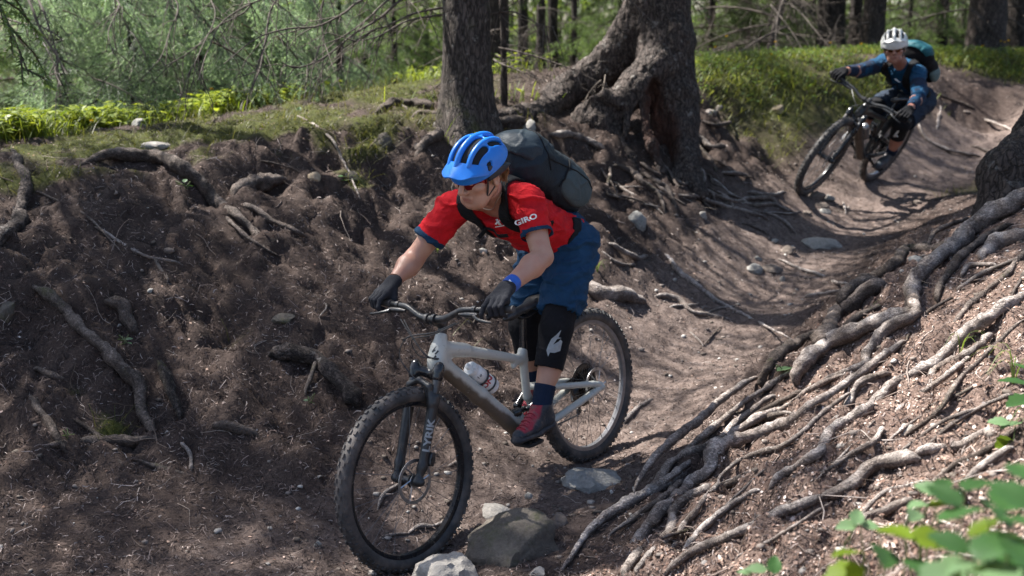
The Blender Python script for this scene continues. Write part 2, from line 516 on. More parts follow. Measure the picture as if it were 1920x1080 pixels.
# ================================================================== ground sheet
CTRL = '''1250 690 6.6;1400 560 7.8;1500 450 9.0;1600 400 9.75;1800 290 11.8;1850 250 12.8;1915 222 12.5
600 1075 4.45;300 1075 4.35;0 1075 4.3;300 960 4.75;0 950 4.7;600 930 4.95;900 960 5.0;1000 1000 4.72;900 1075 4.42
640 700 5.65;850 800 5.5;500 760 5.4;250 780 5.25;50 800 5.1;100 600 5.55;350 600 5.75;600 560 6.1;800 560 6.4;1150 600 6.9;1100 480 7.3;1250 480 7.8;1350 420 8.6;1250 380 8.5;1100 330 8.3
100 400 6.2;350 430 6.35;550 400 6.75;750 400 7.2;50 310 6.6;300 300 6.9;500 270 7.25;650 260 7.55;780 265 7.9
0 265 7.2;150 255 7.45;300 240 7.8;450 215 8.3;600 190 8.9;750 170 9.6;950 150 10.2;1050 140 10.5
870 255 8.1;950 200 8.9;1240 290 9.0;1300 340 9.0;1100 260 8.7;1050 180 9.7;1320 200 10.2
1420 180 11.0;1380 210 10.5;1350 260 9.9;1420 260 10.4;1480 240 10.7;1400 130 11.8;1500 118 12.3;1600 110 12.9;1750 118 13.5;1850 112 14;1910 112 14.2
1780 215 12.5;1830 175 13.0;1900 178 13.0;1900 150 13.6;1450 335 9.6;1400 385 9.0;1420 300 9.95
1080 1060 4.42;1180 960 4.75;1300 850 5.15;1430 720 5.65;1550 600 6.05;1700 480 6.45;1800 430 6.65;1900 380 6.85;1300 1000 4.3;1500 1070 3.35;1700 1070 2.9;1900 1070 2.55;1500 900 4.1;1600 800 4.45;1700 700 4.75;1900 700 4.1;1900 500 5.5;1750 900 3.6;1900 900 3.2
1910 108 15.6;1850 106 15.6;1750 110 15.1;1600 104 14.6;1500 111 13.9;1400 123 13.3;1050 132 12;300 236 9.2;0 259 8.6;600 183 10.4;150 249 9.0;1960 140 14.6;1990 112 15.5
1760 380 9.6;1690 445 8.5;1560 560 7.35;1450 650 6.75;1310 780 5.85;1190 900 5.15'''
P = np.array([pt(*map(float, t.split())) for t in CTRL.replace('\n', ';').split(';')])
P = np.concatenate([P, CON, [(0, 0.3, -1.75), (-3, 0, -2.3), (3.2, 0.3, -0.55), (0, -6, -2.2), (5, 4, -0.1), (7, 8, 0.0), (-6, 4, -1.3), (-5, 11.5, -1.15), (-3, 14, -1.0), (0, 16, -0.5), (3, 18, -0.3), (7, 18, -0.2), (11, 18, -0.1), (10, 12, 0.1), (-7.5, 8, -0.9)]])
S_ = 4.0
def tps_k(r2): return np.where(r2 > 1e-12, r2 * np.log(np.maximum(r2, 1e-12)), 0.0)
xy = P[:, :2] / S_; n_ = len(xy)
K = tps_k(((xy[:, None] - xy[None]) ** 2).sum(-1)) + np.eye(n_) * 4e-4
for i in range(len(P) - 19, len(P) - 15): K[i, i] = 1e-6
A = np.zeros((n_ + 3, n_ + 3)); A[:n_, :n_] = K; A[:n_, n_] = 1; A[:n_, n_ + 1:] = xy; A[n_:, :n_] = A[:n_, n_:].T
W_ = np.linalg.solve(A, np.concatenate([P[:, 2], np.zeros(3)]))
def base_z(x, y):
    q = np.stack([x, y], -1) / S_; z = np.empty(len(q))
    for i in range(0, len(q), 40000):
        c = q[i:i + 40000]
        z[i:i + 40000] = tps_k(((c[:, None] - xy[None]) ** 2).sum(-1)) @ W_[:n_] + W_[n_] + c @ W_[n_ + 1:]
    r = np.hypot(x - 1.0, y - 7.0); t = smooth(9.0, 16.0, r)
    far = -0.6 - 0.02 * np.clip(r - 12, 0, 60) * (x < 2) + 0.3 * (x > 4)
    return z * (1 - t) + far * t
def grow(a, b, h, g, lim):
    o = [a]; 
    while o[-1] < b: o.append(o[-1] + h)
    s = h; up = []; x = o[-1]
    while x < lim: s *= g; x += s; up.append(x)
    s = h; dn = []; x = o[0]
    while x > -lim: s *= g; x -= s; dn.append(x)
    return np.array(dn[::-1] + o + up)
gx = grow(-4.1, 5.0, 0.023, 1.16, 260)
gy = [1.5]
while gy[-1] < 15: gy.append(gy[-1] + max(0.015, 0.0042 * gy[-1]))
s_ = gy[-1] - gy[-2]
while gy[-1] < 300: s_ *= 1.14; gy.append(gy[-1] + s_)
dn = []; s_ = 0.02; x_ = 1.5
while x_ > -60: s_ *= 1.25; x_ -= s_; dn.append(x_)
gy = np.array(dn[::-1] + gy)
GX, GY = np.meshgrid(gx, gy, indexing='ij')
shp = GX.shape
X, Y = GX.ravel(), GY.ravel()
# coarse evaluation then bilinear would do, but the exact one is quick enough
Z = base_z(X, Y)
Z2 = Z.reshape(shp)
dzx = np.gradient(Z2, gx, axis=0).ravel(); dzy = np.gradient(Z2, gy, axis=1).ravel()
slope = np.hypot(dzx, dzy)
TRAIL = np.array([CON[0][:2] + [-0.9, -0.9], CON[0][:2], CON[2][:2], pt(1250, 690, 6.6)[:2], pt(1400, 560, 7.8)[:2], pt(1500, 450, 9.0)[:2], pt(1620, 385, 9.9)[:2], CON[3][:2], pt(1800, 290, 11.8)[:2], pt(1900, 240, 12.3)[:2], pt(2060, 222, 12.4)[:2]])
def seg_dist(x, y, poly):
    d = np.full(len(x), 1e9)
    for a, b in zip(poly[:-1], poly[1:]):
        w = b - a; t = np.clip(((x - a[0]) * w[0] + (y - a[1]) * w[1]) / (w @ w), 0, 1)
        d = np.minimum(d, np.hypot(x - a[0] - t * w[0], y - a[1] - t * w[1]))
    return d
dtr = seg_dist(X, Y, TRAIL)
trail = smooth(0.78, 0.22, dtr) * smooth(3.0, 6.0, Y + 0.6)
near = smooth(26, 12, np.hypot(X - 1, Y - 7))
bank = smooth(0.18, 0.6, slope) * (1 - trail) * near
p3 = np.stack([X, Y, Z * 1.0], 1)
w0 = 1 - np.exp(-np.min([np.hypot(X - c[0], Y - c[1]) for c in CON], 0) ** 2 / 0.02)
lump = np.exp(-((Z + 0.45) / 0.3) ** 2) * (X < 0.3) * (Y > 5.5) * near
rough = (0.3 + 0.7 * bank + 0.35 * lump) * (1 - 0.45 * trail)
dz = 0.075 * fbm(p3, (1.5, 1.5, 1.5), 2, 3) * bank
rid = 1 - np.abs(fbm(p3, (2.6, 2.6, 1.2), 2, 9)); dz += 0.15 * (rid - 0.6) * bank * smooth(2.4, 1.6, X)
bil = 1 - np.abs(fbm(p3 + 0.12 * fbm(p3, (4, 4, 4), 2, 5)[:, None], (6.5, 6.5, 4.0), 2, 19)); dz -= 0.055 * np.clip(bil - 0.68, 0, 1) * 2.6 * np.clip(bank * 1.3 * smooth(2.6, 1.8, X) + 0.5 * lump, 0, 1)
dz += 0.045 * fbm(p3, (5.2, 5.2, 5.2), 2, 21) * rough * near
dz += 0.017 * fbm(p3, (15, 15, 15), 2, 31) * rough * near
dz += 0.007 * fbm(p3, (42, 42, 42), 2, 41) * (0.5 + 0.5 * rough) * near
dz += 0.25 * fbm(p3, (0.25, 0.25, 0.25), 2, 51) * smooth(9, 20, np.hypot(X - 1, Y - 7))
rut = np.exp(-((dtr - 0.10 - 0.05 * fbm(p3, (1.2, 1.2, 1.2), 1, 7)) / 0.05) ** 2) + 0.7 * np.exp(-((dtr - 0.33) / 0.07) ** 2); dz -= 0.020 * rut * trail * (0.5 + 0.5 * fbm(p3, (2, 2, 2), 1, 8))
dz += 0.010 * np.maximum(0, fbm(p3, (22, 22, 22), 2, 44)) * trail
Z = Z + dz * w0
# undercut of the left bank: steep parts pushed out and hollowed below the lip
left = smooth(0.5, -0.4, X - 0.25 * (Y - 6)) * smooth(0.35, 0.9, slope) * near
ov = (0.13 * fbm(p3, (1.9, 1.9, 3.2), 2, 61) + 0.05 * fbm(p3, (6, 6, 9), 2, 71)) * left
inv = 1.0 / np.maximum(slope, 0.2)
X2 = X - dzx * inv * ov; Y2 = Y - dzy * inv * ov
lowb = np.sin(np.clip((Z + 1.75) / 1.25, 0, 1) * math.pi * 2) * left
Y2 = Y2 + 0.07 * lowb
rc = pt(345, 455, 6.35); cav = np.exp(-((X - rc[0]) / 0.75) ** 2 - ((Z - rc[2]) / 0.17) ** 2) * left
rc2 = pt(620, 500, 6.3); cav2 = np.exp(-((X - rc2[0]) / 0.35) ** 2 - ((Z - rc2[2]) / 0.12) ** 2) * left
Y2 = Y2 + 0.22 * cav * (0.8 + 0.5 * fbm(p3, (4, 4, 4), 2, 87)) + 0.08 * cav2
gverts = np.stack([X2, Y2, Z], 1)
nx, ny = shp
ii = (np.arange(nx - 1)[:, None] * ny + np.arange(ny - 1)[None]).ravel()
gfaces = np.stack([ii, ii + ny, ii + ny + 1, ii + 1], 1)
gn = normals(gverts, gfaces)
# zones
mnoise = fbm(p3, (2.2, 2.2, 2.2), 3, 81)
py_crest = smooth(-0.95, -0.55, Z) * smooth(1.4, 0.2, X - 0.3 * (Y - 7))
m_left = smooth(-0.05, 0.45, py_crest * 1.0 - 0.62 + 0.85 * mnoise) * smooth(0.9, 0.55, X - 0.0 * Y)
m_left *= smooth(-0.2, -1.3, X - 0.12 * (Y - 7)) * 0.9 + 0.12
mossc = pt(1460, 165, 11.2)
m_right = smooth(1.7, 0.5, np.hypot((X - 3.0) / 1.35, (Y - 11.7) / 1.3)) + smooth(1.25, 0.75, np.hypot((X - 6.2) / 3.0, (Y - 15.2) / 1.55))
m_right = np.clip(m_right * (0.85 + 0.5 * mnoise), 0, 1) * smooth(0.4, 0.8, dtr)
moss = np.clip(np.maximum(m_left, m_right), 0, 1) * (Y > 4)
behind = smooth(8.6, 10.5, Y - 0.35 * X) * smooth(-0.2, 0.6, dtr - 0.6)
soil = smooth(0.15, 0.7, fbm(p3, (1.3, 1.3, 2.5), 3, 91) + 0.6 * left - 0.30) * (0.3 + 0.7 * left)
soil = np.clip(np.maximum(soil, 1.2 * cav), 0, 1) * (1 - moss)  # mask also darkens the undercut hollow, its shade put into the colour
warm = smooth(-0.5, 0.9, X - 0.62 * (Y - 3.9)) * smooth(0.55, 0.95, dtr) * (Y < 8.5)
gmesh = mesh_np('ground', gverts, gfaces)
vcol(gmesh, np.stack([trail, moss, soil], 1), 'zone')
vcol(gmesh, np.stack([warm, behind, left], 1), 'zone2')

def ground_material():
    m, nt, b = new_mat('forest_soil'); s = N(nt); o = s.coord()
    z = s.attr('zone'); sx = s.n('SeparateColor'); s.l(z.outputs['Color'], sx.inputs[0])
    z2 = s.attr('zone2'); sy = s.n('SeparateColor'); s.l(z2.outputs['Color'], sy.inputs[0])
    big = s.noise(o, 3.0, 5, 0.6); mid = s.noise(o, 19.0, 5, 0.65); fine = s.noise(o, 120.0, 4, 0.7)
    fib = []
    for k, sc in enumerate(((1, 6, 1), (6, 1, 1), (4, 4, 1))):
        c = s.n('TexCoord'); mp = s.n('Mapping'); mp.inputs['Scale'].default_value = sc; mp.inputs['Rotation'].default_value = (0, 0, 0.7 * k + 0.3)
        s.l(c.outputs['Object'], mp.inputs['Vector'])
        fib.append(s.noise(mp.outputs[0], 62.0, 3, 0.7, 1.2))
    fb = s.math('MAXIMUM', fib[0], s.math('MAXIMUM', fib[1], fib[2]))
    lit = s.ramp(s.math('ADD', s.math('MULTIPLY', fb, 0.7), s.math('MULTIPLY', fine, 0.3)), [(0.42, (0.020, 0.014, 0.012)), (0.55, (0.062, 0.044, 0.037)), (0.66, (0.125, 0.092, 0.079)), (0.78, (0.23, 0.18, 0.158))])
    lit = s.mix(s.ramp(big, [(0.35, (0, 0, 0)), (0.7, (0.55, 0.55, 0.55))]), lit, (0.05, 0.034, 0.028))
    tr = s.ramp(s.math('ADD', s.math('MULTIPLY', mid, 0.5), s.math('MULTIPLY', fine, 0.5)), [(0.36, (0.062, 0.045, 0.039)), (0.50, (0.150, 0.113, 0.098)), (0.62, (0.225, 0.178, 0.157)), (0.74, (0.33, 0.28, 0.25))])
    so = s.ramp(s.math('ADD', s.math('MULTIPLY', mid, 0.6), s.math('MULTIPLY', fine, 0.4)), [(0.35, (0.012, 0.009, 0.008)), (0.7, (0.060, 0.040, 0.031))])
    mo = s.ramp(s.math('ADD', s.math('MULTIPLY', mid, 0.4), s.math('MULTIPLY', fine, 0.6)), [(0.3, (0.018, 0.021, 0.006)), (0.52, (0.055, 0.062, 0.014)), (0.72, (0.125, 0.13, 0.028))])
    ch = s.ramp(s.math('ADD', s.math('MULTIPLY', mid, 0.35), s.math('MULTIPLY', fine, 0.65)), [(0.33, (0.05, 0.032, 0.026)), (0.5, (0.17, 0.118, 0.096)), (0.72, (0.38, 0.285, 0.24))])
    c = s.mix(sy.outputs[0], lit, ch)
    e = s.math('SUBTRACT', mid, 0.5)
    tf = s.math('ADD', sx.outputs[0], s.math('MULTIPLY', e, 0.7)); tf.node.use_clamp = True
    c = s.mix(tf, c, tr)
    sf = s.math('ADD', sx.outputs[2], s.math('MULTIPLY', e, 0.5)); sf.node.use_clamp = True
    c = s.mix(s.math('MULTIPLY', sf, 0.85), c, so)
    mf = s.math('ADD', s.math('MULTIPLY', sx.outputs[1], 1.15), s.math('MULTIPLY', s.math('SUBTRACT', fine, 0.5), 0.9)); mf.node.use_clamp = True
    mf = s.math('MULTIPLY', mf, s.ramp(sx.outputs[1], [(0.05, (0, 0, 0)), (0.3, (1, 1, 1))]))
    c = s.mix(mf, c, mo)
    s.l(c, b.inputs['Base Color']); b.inputs['Roughness'].default_value = 0.93; b.inputs['Specular IOR Level'].default_value = 0.2
    h = s.math('ADD', s.math('MULTIPLY', fb, 0.6), s.math('MULTIPLY', fine, 0.5))
    n1 = s.bump(mid, 0.03, None, 0.6)
    s.bump(h, 0.012, b, 0.9, n1)
    return m
M_GROUND = ground_material()
ground_o = tag(link('ground', gmesh, M_GROUND), 'brown forest floor with a worn dirt trail between needle covered banks', kind='structure')
GB = BVHTree.FromPolygons(gverts.tolist(), gfaces.tolist())
def ground_at(px, py):
    r = Vector(ray(px, py)); h = GB.ray_cast(Vector((0, 0, 0)), r.normalized())
    if h[0] is None: return None, None
    return np.array(h[0]), np.array(h[1])
def drop(x, y, top=6.0):
    h = GB.ray_cast(Vector((x, y, top)), Vector((0, 0, -1)))
    if h[0] is None: return np.array([x, y, -1.0]), np.array([0, 0, 1.0])
    n = np.array(h[1]); return np.array(h[0]), (n if n[2] > 0 else -n)

# ================================================================== bicycles
BLACK = solid('satin_black', (0.018, 0.019, 0.021), 0.42, 0.0, 0.2, 40, dirt=(0.10, 0.085, 0.075), dirt_scale=14, dirt_amt=0.25)
GLOSSB = solid('gloss_black', (0.012, 0.013, 0.016), 0.22, 0.0, 0.2, 30, dirt=(0.09, 0.08, 0.07), dirt_scale=20, dirt_amt=0.15)
RUBBER = solid('tyre_rubber', (0.030, 0.031, 0.033), 0.72, 0.0, 0.25, 60, bump=0.0006, bscale=900, dirt=(0.115, 0.098, 0.088), dirt_scale=11, dirt_amt=0.6)
ALU = solid('brushed_metal', (0.42, 0.43, 0.45), 0.32, 0.9, 0.12, 60, dirt=(0.12, 0.10, 0.09), dirt_scale=20, dirt_amt=0.3)
DARKM = solid('dark_metal', (0.06, 0.062, 0.066), 0.38, 0.7, 0.2, 50, dirt=(0.11, 0.095, 0.085), dirt_scale=18, dirt_amt=0.4)
STEEL = solid('spoke_steel', (0.10, 0.10, 0.105), 0.4, 0.6)
PRINT = solid('grey_print', (0.27, 0.29, 0.30), 0.6, 0.0, 0.1, 80)
WHITEP = solid('white_print', (0.74, 0.74, 0.73), 0.6, 0.0, 0.05, 80)
REDP = solid('red_print', (0.42, 0.03, 0.04), 0.55, 0.0, 0.1, 80)
def frame_paint(name, col, mud):
    m, nt, b = new_mat(name); s = N(nt); o = s.coord()
    c = s.mix(s.noise(o, 7, 4), tuple(x * 0.9 for x in col), tuple(min(1, x * 1.08) for x in col))
    tc = s.n('TexCoord'); sp = s.n('SeparateXYZ'); s.l(tc.outputs['Normal'], sp.inputs[0])
    pz = s.n('SeparateXYZ'); s.l(tc.outputs['Object'], pz.inputs[0])
    # mud thrown up by the front wheel sticks to the underside of the tube
    mline = s.math('SUBTRACT', s.math('MULTIPLY', s.math('SUBTRACT', pz.outputs[0], 0.478), 0.92), s.math('SUBTRACT', pz.outputs[2], 0.304))
    under = s.math('MULTIPLY', s.ramp(s.math('ADD', mline, s.math('MULTIPLY', s.math('SUBTRACT', s.noise(o, 14, 4), 0.5), 0.05)), [(0.012, (0, 0, 0)), (0.030, (1, 1, 1))]), s.ramp(pz.outputs[2], [(0.74, (1, 1, 1)), (0.79, (0, 0, 0))]))
    n = s.noise(o, 26, 6, 0.7)
    df = s.math('MULTIPLY', under, s.ramp(n, [(0.22, (0, 0, 0)), (0.36, (1, 1, 1))]))
    sp2 = s.ramp(s.noise(o, 75, 5, 0.7), [(0.60, (0, 0, 0)), (0.68, (1, 1, 1))])
    df = s.math('MAXIMUM', df, s.math('MULTIPLY', sp2, 0.45))
    c = s.mix(s.math('MULTIPLY', df, 0.9), c, s.ramp(n, [(0.3, tuple(x * 0.6 for x in mud)), (0.7, mud)]))
    s.l(c, b.inputs['Base Color']); s.l(s.mix(df, 0.32, 0.9) if False else s.math('ADD', 0.32, s.math('MULTIPLY', df, 0.55)), b.inputs['Roughness'])
    b.inputs['Coat Weight'].default_value = 0.15
    return m

def rot_about(p, o, a, ang):
    p = np.asarray(p, float) - o; c, s = math.cos(ang), math.sin(ang)
    return o + p * c + np.cross(a, p) * s + np.outer(p @ a, a) * (1 - c) if p.ndim == 2 else o + p * c + np.cross(a, p) * s + a * (a @ p) * (1 - c)

def polymesh(name, loops, mat, parent, to3d, target=None, off=0.0012, look=None):
    """flat print: 2D outlines, tessellated, laid on a surface"""
    from mathutils.geometry import tessellate_polygon
    V, Fc = [], []
    for lp in loops:
        vs = [Vector((x, y, 0)) for x, y in lp]
        tri = tessellate_polygon([vs]); o = len(V); V += [to3d(x, y) for x, y in lp]; Fc += [tuple(i + o for i in t) for t in tri]
    m_ = mesh_py(name, V, Fc, False); refine_flat(m_, 0.008); V = [np.array(q.co) for q in m_.vertices]
    if target is not None:
        out = []
        for p in V:
            h = target.ray_cast(Vector(p) - Vector(look) * 0.08, Vector(look), 0.2)
            out.append(np.array(h[0]) - np.asarray(look) * off if h[0] is not None else p)
        for q, p in zip(m_.vertices, out): q.co = Vector(p)
        m_.update()
    return link(name, m_, mat, parent)
def lettering(name, text, size, mat, parent, origin, xd, yd, target=None, off=0.0012, shear=0.0, xscale=1.0):
    """text as thin flat print laid on a surface; origin is the middle of the word"""
    c = bpy.data.curves.new(name, 'FONT'); c.body = text; c.size = size; c.align_x = 'CENTER'; c.align_y = 'CENTER'; c.shear = shear; c.resolution_u = 3
    c.offset = 0.035 * size
    to = bpy.data.objects.new(name, c); COL.objects.link(to)
    m = bpy.data.meshes.new_from_object(to.evaluated_get(bpy.context.evaluated_depsgraph_get()))
    bpy.data.objects.remove(to); bpy.data.curves.remove(c)
    refine_flat(m, size * 0.16)
    xd = nrm(xd); yd = nrm(np.asarray(yd, float) - xd * (xd @ np.asarray(yd, float))); look = -np.cross(xd, yd)
    n = len(m.vertices); co = np.empty(n * 3, np.float32); m.vertices.foreach_get('co', co); co = co.reshape(-1, 3)
    w = np.asarray(origin) + co[:, :1] * xscale * xd + co[:, 1:2] * yd
    if target is not None:
        for i in range(n):
            h = target.ray_cast(Vector(w[i] - look * 0.08), Vector(look), 0.2)
            if h[0] is not None: w[i] = np.array(h[0]) - look * off
    else: w = w - look * off
    m.vertices.foreach_set('co', w.astype(np.float32).ravel()); m.materials.clear(); m.update(); m.name = name
    return link(name, m, mat, parent)
def bvh_of(o):
    me = o.data
    return BVHTree.FromPolygons([tuple(v.co) for v in me.vertices], [tuple(p.vertices) for p in me.polygons])

def shift(o, d):
    o.data.transform(Matrix.Translation(d)); return o

def wheel_parts(bike, name, hub, axis, fwd, up, hubw, rotor_side, rim_mat, seed, cassette=False):
    """tyre with knobs, rim, spokes, hub, rotor; everything in bike coordinates"""
    UPZ = (0, 0, 0.37); r = np.random.default_rng(seed)
    wh = empty(name); wh.parent = bike
    def bd(mb, nm, mat, kind=None):
        o = shift(mb.build(nm, mat, wh), UPZ)
        if kind: o['kind'] = kind
        return o
    R, tr = 0.336, 0.029
    ax = nrm(axis)
    prof = []
    for k in range(15):
        a = D2R(-138 + 276 * k / 14)
        prof.append((R + tr * math.cos(a) * (1.02 if abs(k - 7) < 4 else 1.0), tr * 1.04 * math.sin(a)))
    prof += [(0.3095, 0.012), (0.3095, -0.012)]
    t = MB().revolve(hub, ax, prof, 96)
    bd(t, 'tyre', RUBBER)
    kn = MB(); u = nrm(up); w = nrm(np.cross(ax, u))
    nk = 72
    for i in range(nk):
        for row in range(5):
            off = [-0.0255, -0.011, 0.0, 0.011, 0.0255][row]
            if row in (1, 3) and i % 2: continue
            if row == 2 and i % 2 == 0: continue
            a = 2 * math.pi * (i + (0.5 if row in (0, 4) else 0)) / nk
            e = math.cos(a) * u + math.sin(a) * w; tg = -math.sin(a) * u + math.cos(a) * w
            phi = math.asin(max(-1, min(1, off / (tr * 1.04)))) if abs(off) < 0.0301 else 1.0
            n_ = e * math.cos(phi) + ax * math.sin(phi); b_ = np.cross(n_, tg)
            c = np.asarray(hub) + e * R + n_ * (tr + 0.0015)
            kn.box(c, (0.0066 if row in (0, 4) else 0.0080, 0.0062 if row in (0, 4) else 0.0056, 0.0048), (tg, b_, n_))
    bd(kn, 'tread', RUBBER, 'stuff')
    pr = [(0.3155, 0.0165), (0.309, 0.0168), (0.2955, 0.012), (0.2905, 0.0), (0.2955, -0.012), (0.309, -0.0168), (0.3155, -0.0165), (0.311, 0)]
    bd(MB().revolve(hub, ax, pr, 80), 'rim', rim_mat)
    hb = MB().cyl(hub - ax * hubw, hub + ax * hubw, 0.011, 16).cyl(hub - ax * hubw * 0.62, hub + ax * hubw * 0.62, 0.018, 16)
    for s_ in (-1, 1): hb.cyl(hub + ax * s_ * hubw * 0.52, hub + ax * s_ * hubw * 0.58, 0.028, 20)
    bd(hb, 'hub', DARKM)
    sp = MB(); ns = 28
    for i in range(ns):
        s_ = 1 if i % 2 else -1; a = 2 * math.pi * i / ns; a2 = a + (0.75 if (i // 2) % 2 else -0.75)
        p = hub + 0.027 * (math.cos(a2) * u + math.sin(a2) * w) + ax * s_ * hubw * 0.55
        q = hub + 0.293 * (math.cos(a) * u + math.sin(a) * w) + ax * s_ * 0.004
        sp.tube([p, q], 0.0011, 4)
        sp.tube([q, q - (q - p) * 0.05], 0.0021, 4)
    bd(sp, 'spokes', STEEL, 'stuff')
    c = hub + ax * rotor_side * (hubw * 0.80); ro = MB()
    Rr = 0.09
    ro.revolve(c, ax, [(Rr, 0.0009), (Rr, -0.0009), (Rr - 0.014, -0.0009), (Rr - 0.014, 0.0009)], 40)
    for i in range(6):
        a = 2 * math.pi * i / 6
        p = c + 0.024 * (math.cos(a) * u + math.sin(a) * w); q = c + (Rr - 0.010) * (math.cos(a + 0.5) * u + math.sin(a + 0.5) * w)
        ro.tube([p, q], 0.003, 4)
    ro.revolve(c, ax, [(0.028, 0.0012), (0.028, -0.0012), (0.016, -0.0012), (0.016, 0.0012)], 20)
    bd(ro, 'brake_rotor', ALU)
    if cassette:
        cs = MB()
        for k in range(11):
            rr = 0.104 - 0.0072 * k; yo = -(0.020 + 0.0038 * k)
            cs.revolve(hub + ax * yo, ax, [(rr, 0.0008), (rr - 0.003, 0.0012), (rr - 0.011, 0.0009), (rr - 0.011, -0.0009), (rr - 0.003, -0.0012), (rr, -0.0008)], 44)
            for j in range(5):
                a = 2 * math.pi * j / 5 + 0.15 * k
                cs.tube([hub + ax * yo + 0.018 * (math.cos(a) * u + math.sin(a) * w), hub + ax * yo + (rr - 0.008) * (math.cos(a + 0.35) * u + math.sin(a + 0.35) * w)], 0.0028, 4)
        bd(cs, 'cassette', GLOSSB)
    return wh

def make_bike(B, label, paint, rim_f, rim_r, steer, fork_len, k, style):
    """k: key points in the bike plane; returns the thing"""
    wb = B.wb; UPZ = (0, 0, 0.37)
    bike = empty('mountain_bike', label=label, cat='bicycle', matrix=B.matrix())
    hub_f = np.array([wb, 0, 0]); HT, HB = np.array(k['ht']), np.array(k['hb'])
    sa = nrm(np.array(k['hb']) - np.array(k['ht'])); so = np.array(k['hb'])
    def st(p): return rot_about(np.asarray(p, float), so, -sa, D2R(steer))
    stv = lambda v: st(so + np.asarray(v, float)) - so
    def bd(mb, nm, mat, par=None, kind=None):
        o = shift(mb.build(nm, mat, par or bike), UPZ)
        if kind: o['kind'] = kind
        return o
    def bsdf(s, nm, mat, par=None, it=1):
        v, f = s.mesh(it); return shift(link(nm, mesh_np(nm, v, f), mat, par or bike), UPZ)
    hubF = st(hub_f)
    axF = stv([0, 1, 0])
    ff = wheel_parts(bike, 'front_wheel', hubF, axF, [1, 0, 0], stv([0, 0, 1]), 0.050, 1, rim_f, 1)
    fr = wheel_parts(bike, 'rear_wheel', np.zeros(3), np.array([0, 1.0, 0]), [1, 0, 0], np.array([0, 0, 1.0]), 0.066, 1, rim_r, 2, True)
    # --- main frame
    BB = np.array(k['bb']); SJ = np.array(k['sj']); SB = np.array(k['sb'])
    s = SDF((BB[0] - 0.16, -0.06, BB[2] - 0.07), (HT[0] + 0.12, 0.06, HT[2] + 0.04), 0.0042)
    s.cap(HT, HB, 0.026, 0.030)
    Y = (0, 1, 0)
    tt0 = HT + (HB - HT) * 0.28; dt0 = HT + (HB - HT) * 0.72
    mid = np.array(k['dtm'])
    s.cap(tt0, SJ + [0.0, 0, -0.012], 0.027, 0.019, 0.02)
    s.cap(tt0 * 0.6 + dt0 * 0.4, tt0 * 0.72 + SJ * 0.28, 0.030, 0.021, 0.03)
    s.cap(dt0, mid, 0.037, 0.037, 0.025); s.cap(mid, BB + [0.035, 0, -0.005], 0.037, 0.040, 0.02)
    s.cap(SJ + [0, 0, 0.03], SB, 0.0195, 0.019, 0.014)
    if style == 1:   # low cradle that carries the shock, seat tube ends above it
        s.cap(SJ + [0.075, 0, -0.02], SJ + [0, 0, 0.02], 0.012, 0.015, 0.02)
        s.cap(BB + [0.06, 0, 0.10], BB + [0.02, 0, 0.01], 0.022, 0.028, 0.02)
        s.chain([BB + [-0.01, 0, 0.0], BB + [-0.045, 0, 0.07], BB + [-0.03, 0, 0.15]], [0.026, 0.019, 0.016], 0.02)
        s.cap(BB + [0.065, -0.035, 0.10], BB + [0.065, 0.035, 0.10], 0.009, 0.009, op='sub')
    else:
        s.cap(SB, BB, 0.019, 0.022, 0.02)
    s.cap(BB + [0, -0.037, 0], BB + [0, 0.037, 0], 0.023, 0.023, 0.012)
    v, f = s.mesh(1)
    fo = shift(link('frame', mesh_np('frame', v, f), paint, bike), UPZ)
    # --- rear triangle
    s = SDF((-0.04, -0.095, -0.13), (BB[0] + 0.06, 0.095, 0.22), 0.0042)
    LK = np.array(k['link'])
    for y in (-1, 1):
        s.chain([LK + [0, y * 0.033, 0], LK * 0.8 + [0, y * 0.05, 0.004], [0.055, y * 0.074, 0.03], [0.0, y * 0.078, 0.012]], [0.017, 0.0150, 0.0150, 0.014], 0.006)
        s.chain([BB + [-0.02, y * 0.036, 0.02], BB + [-0.09, y * 0.050, 0.012], [0.07, y * 0.076, -0.012], [0.0, y * 0.078, -0.004]], [0.019, 0.0175, 0.0165, 0.015], 0.006)
        s.cap([0, y * 0.069, 0], [0, y * 0.083, 0], 0.018, 0.018, 0.006)
    s.cap(LK + [0, -0.04, 0], LK + [0, 0.04, 0], 0.014, 0.014, 0.01)
    bsdf(s, 'rear_triangle', paint)
    # --- link and shock
    mb = MB()
    for y in (-1, 1):
        a = LK + [0.0, y * 0.042, 0.004]; b_ = np.array(k['rock']) + [0, y * 0.040, 0]
        mb.tube([a, a * 0.5 + b_ * 0.5 + [0.004, 0, -0.004], b_], [0.012, 0.015, 0.018], 10)
        mb.cyl(b_ + [0, -0.012 * 1, 0], b_ + [0, 0.012, 0], 0.017, 14).cyl(a + [0, -0.010, 0], a + [0, 0.010, 0], 0.012, 12)
    bd(mb, 'suspension_link', GLOSSB)
    S0, S1 = np.array(k['sh0']), np.array(k['sh1']); dsh = S1 - S0
    mb = MB().tube([S0, S0 + dsh * 0.12, S0 + dsh * 0.13, S0 + dsh * 0.55, S0 + dsh * 0.56, S1], [0.012, 0.012, 0.022, 0.022, 0.011, 0.011], 16)
    mb.cyl(S0 + [0, -0.03, 0], S0 + [0, 0.03, 0], 0.011).cyl(S1 + [0, -0.03, 0], S1 + [0, 0.03, 0], 0.011)
    mb.tube([S0 + dsh * 0.15 + [0.01, 0, -0.032], S0 + dsh * 0.55 + [0.01, 0, -0.03]], 0.014, 12)
    bd(mb, 'rear_shock', GLOSSB)
    # --- seat post and saddle
    SP = np.array(k['post']); mb = MB()
    sd = nrm(SP - SJ)
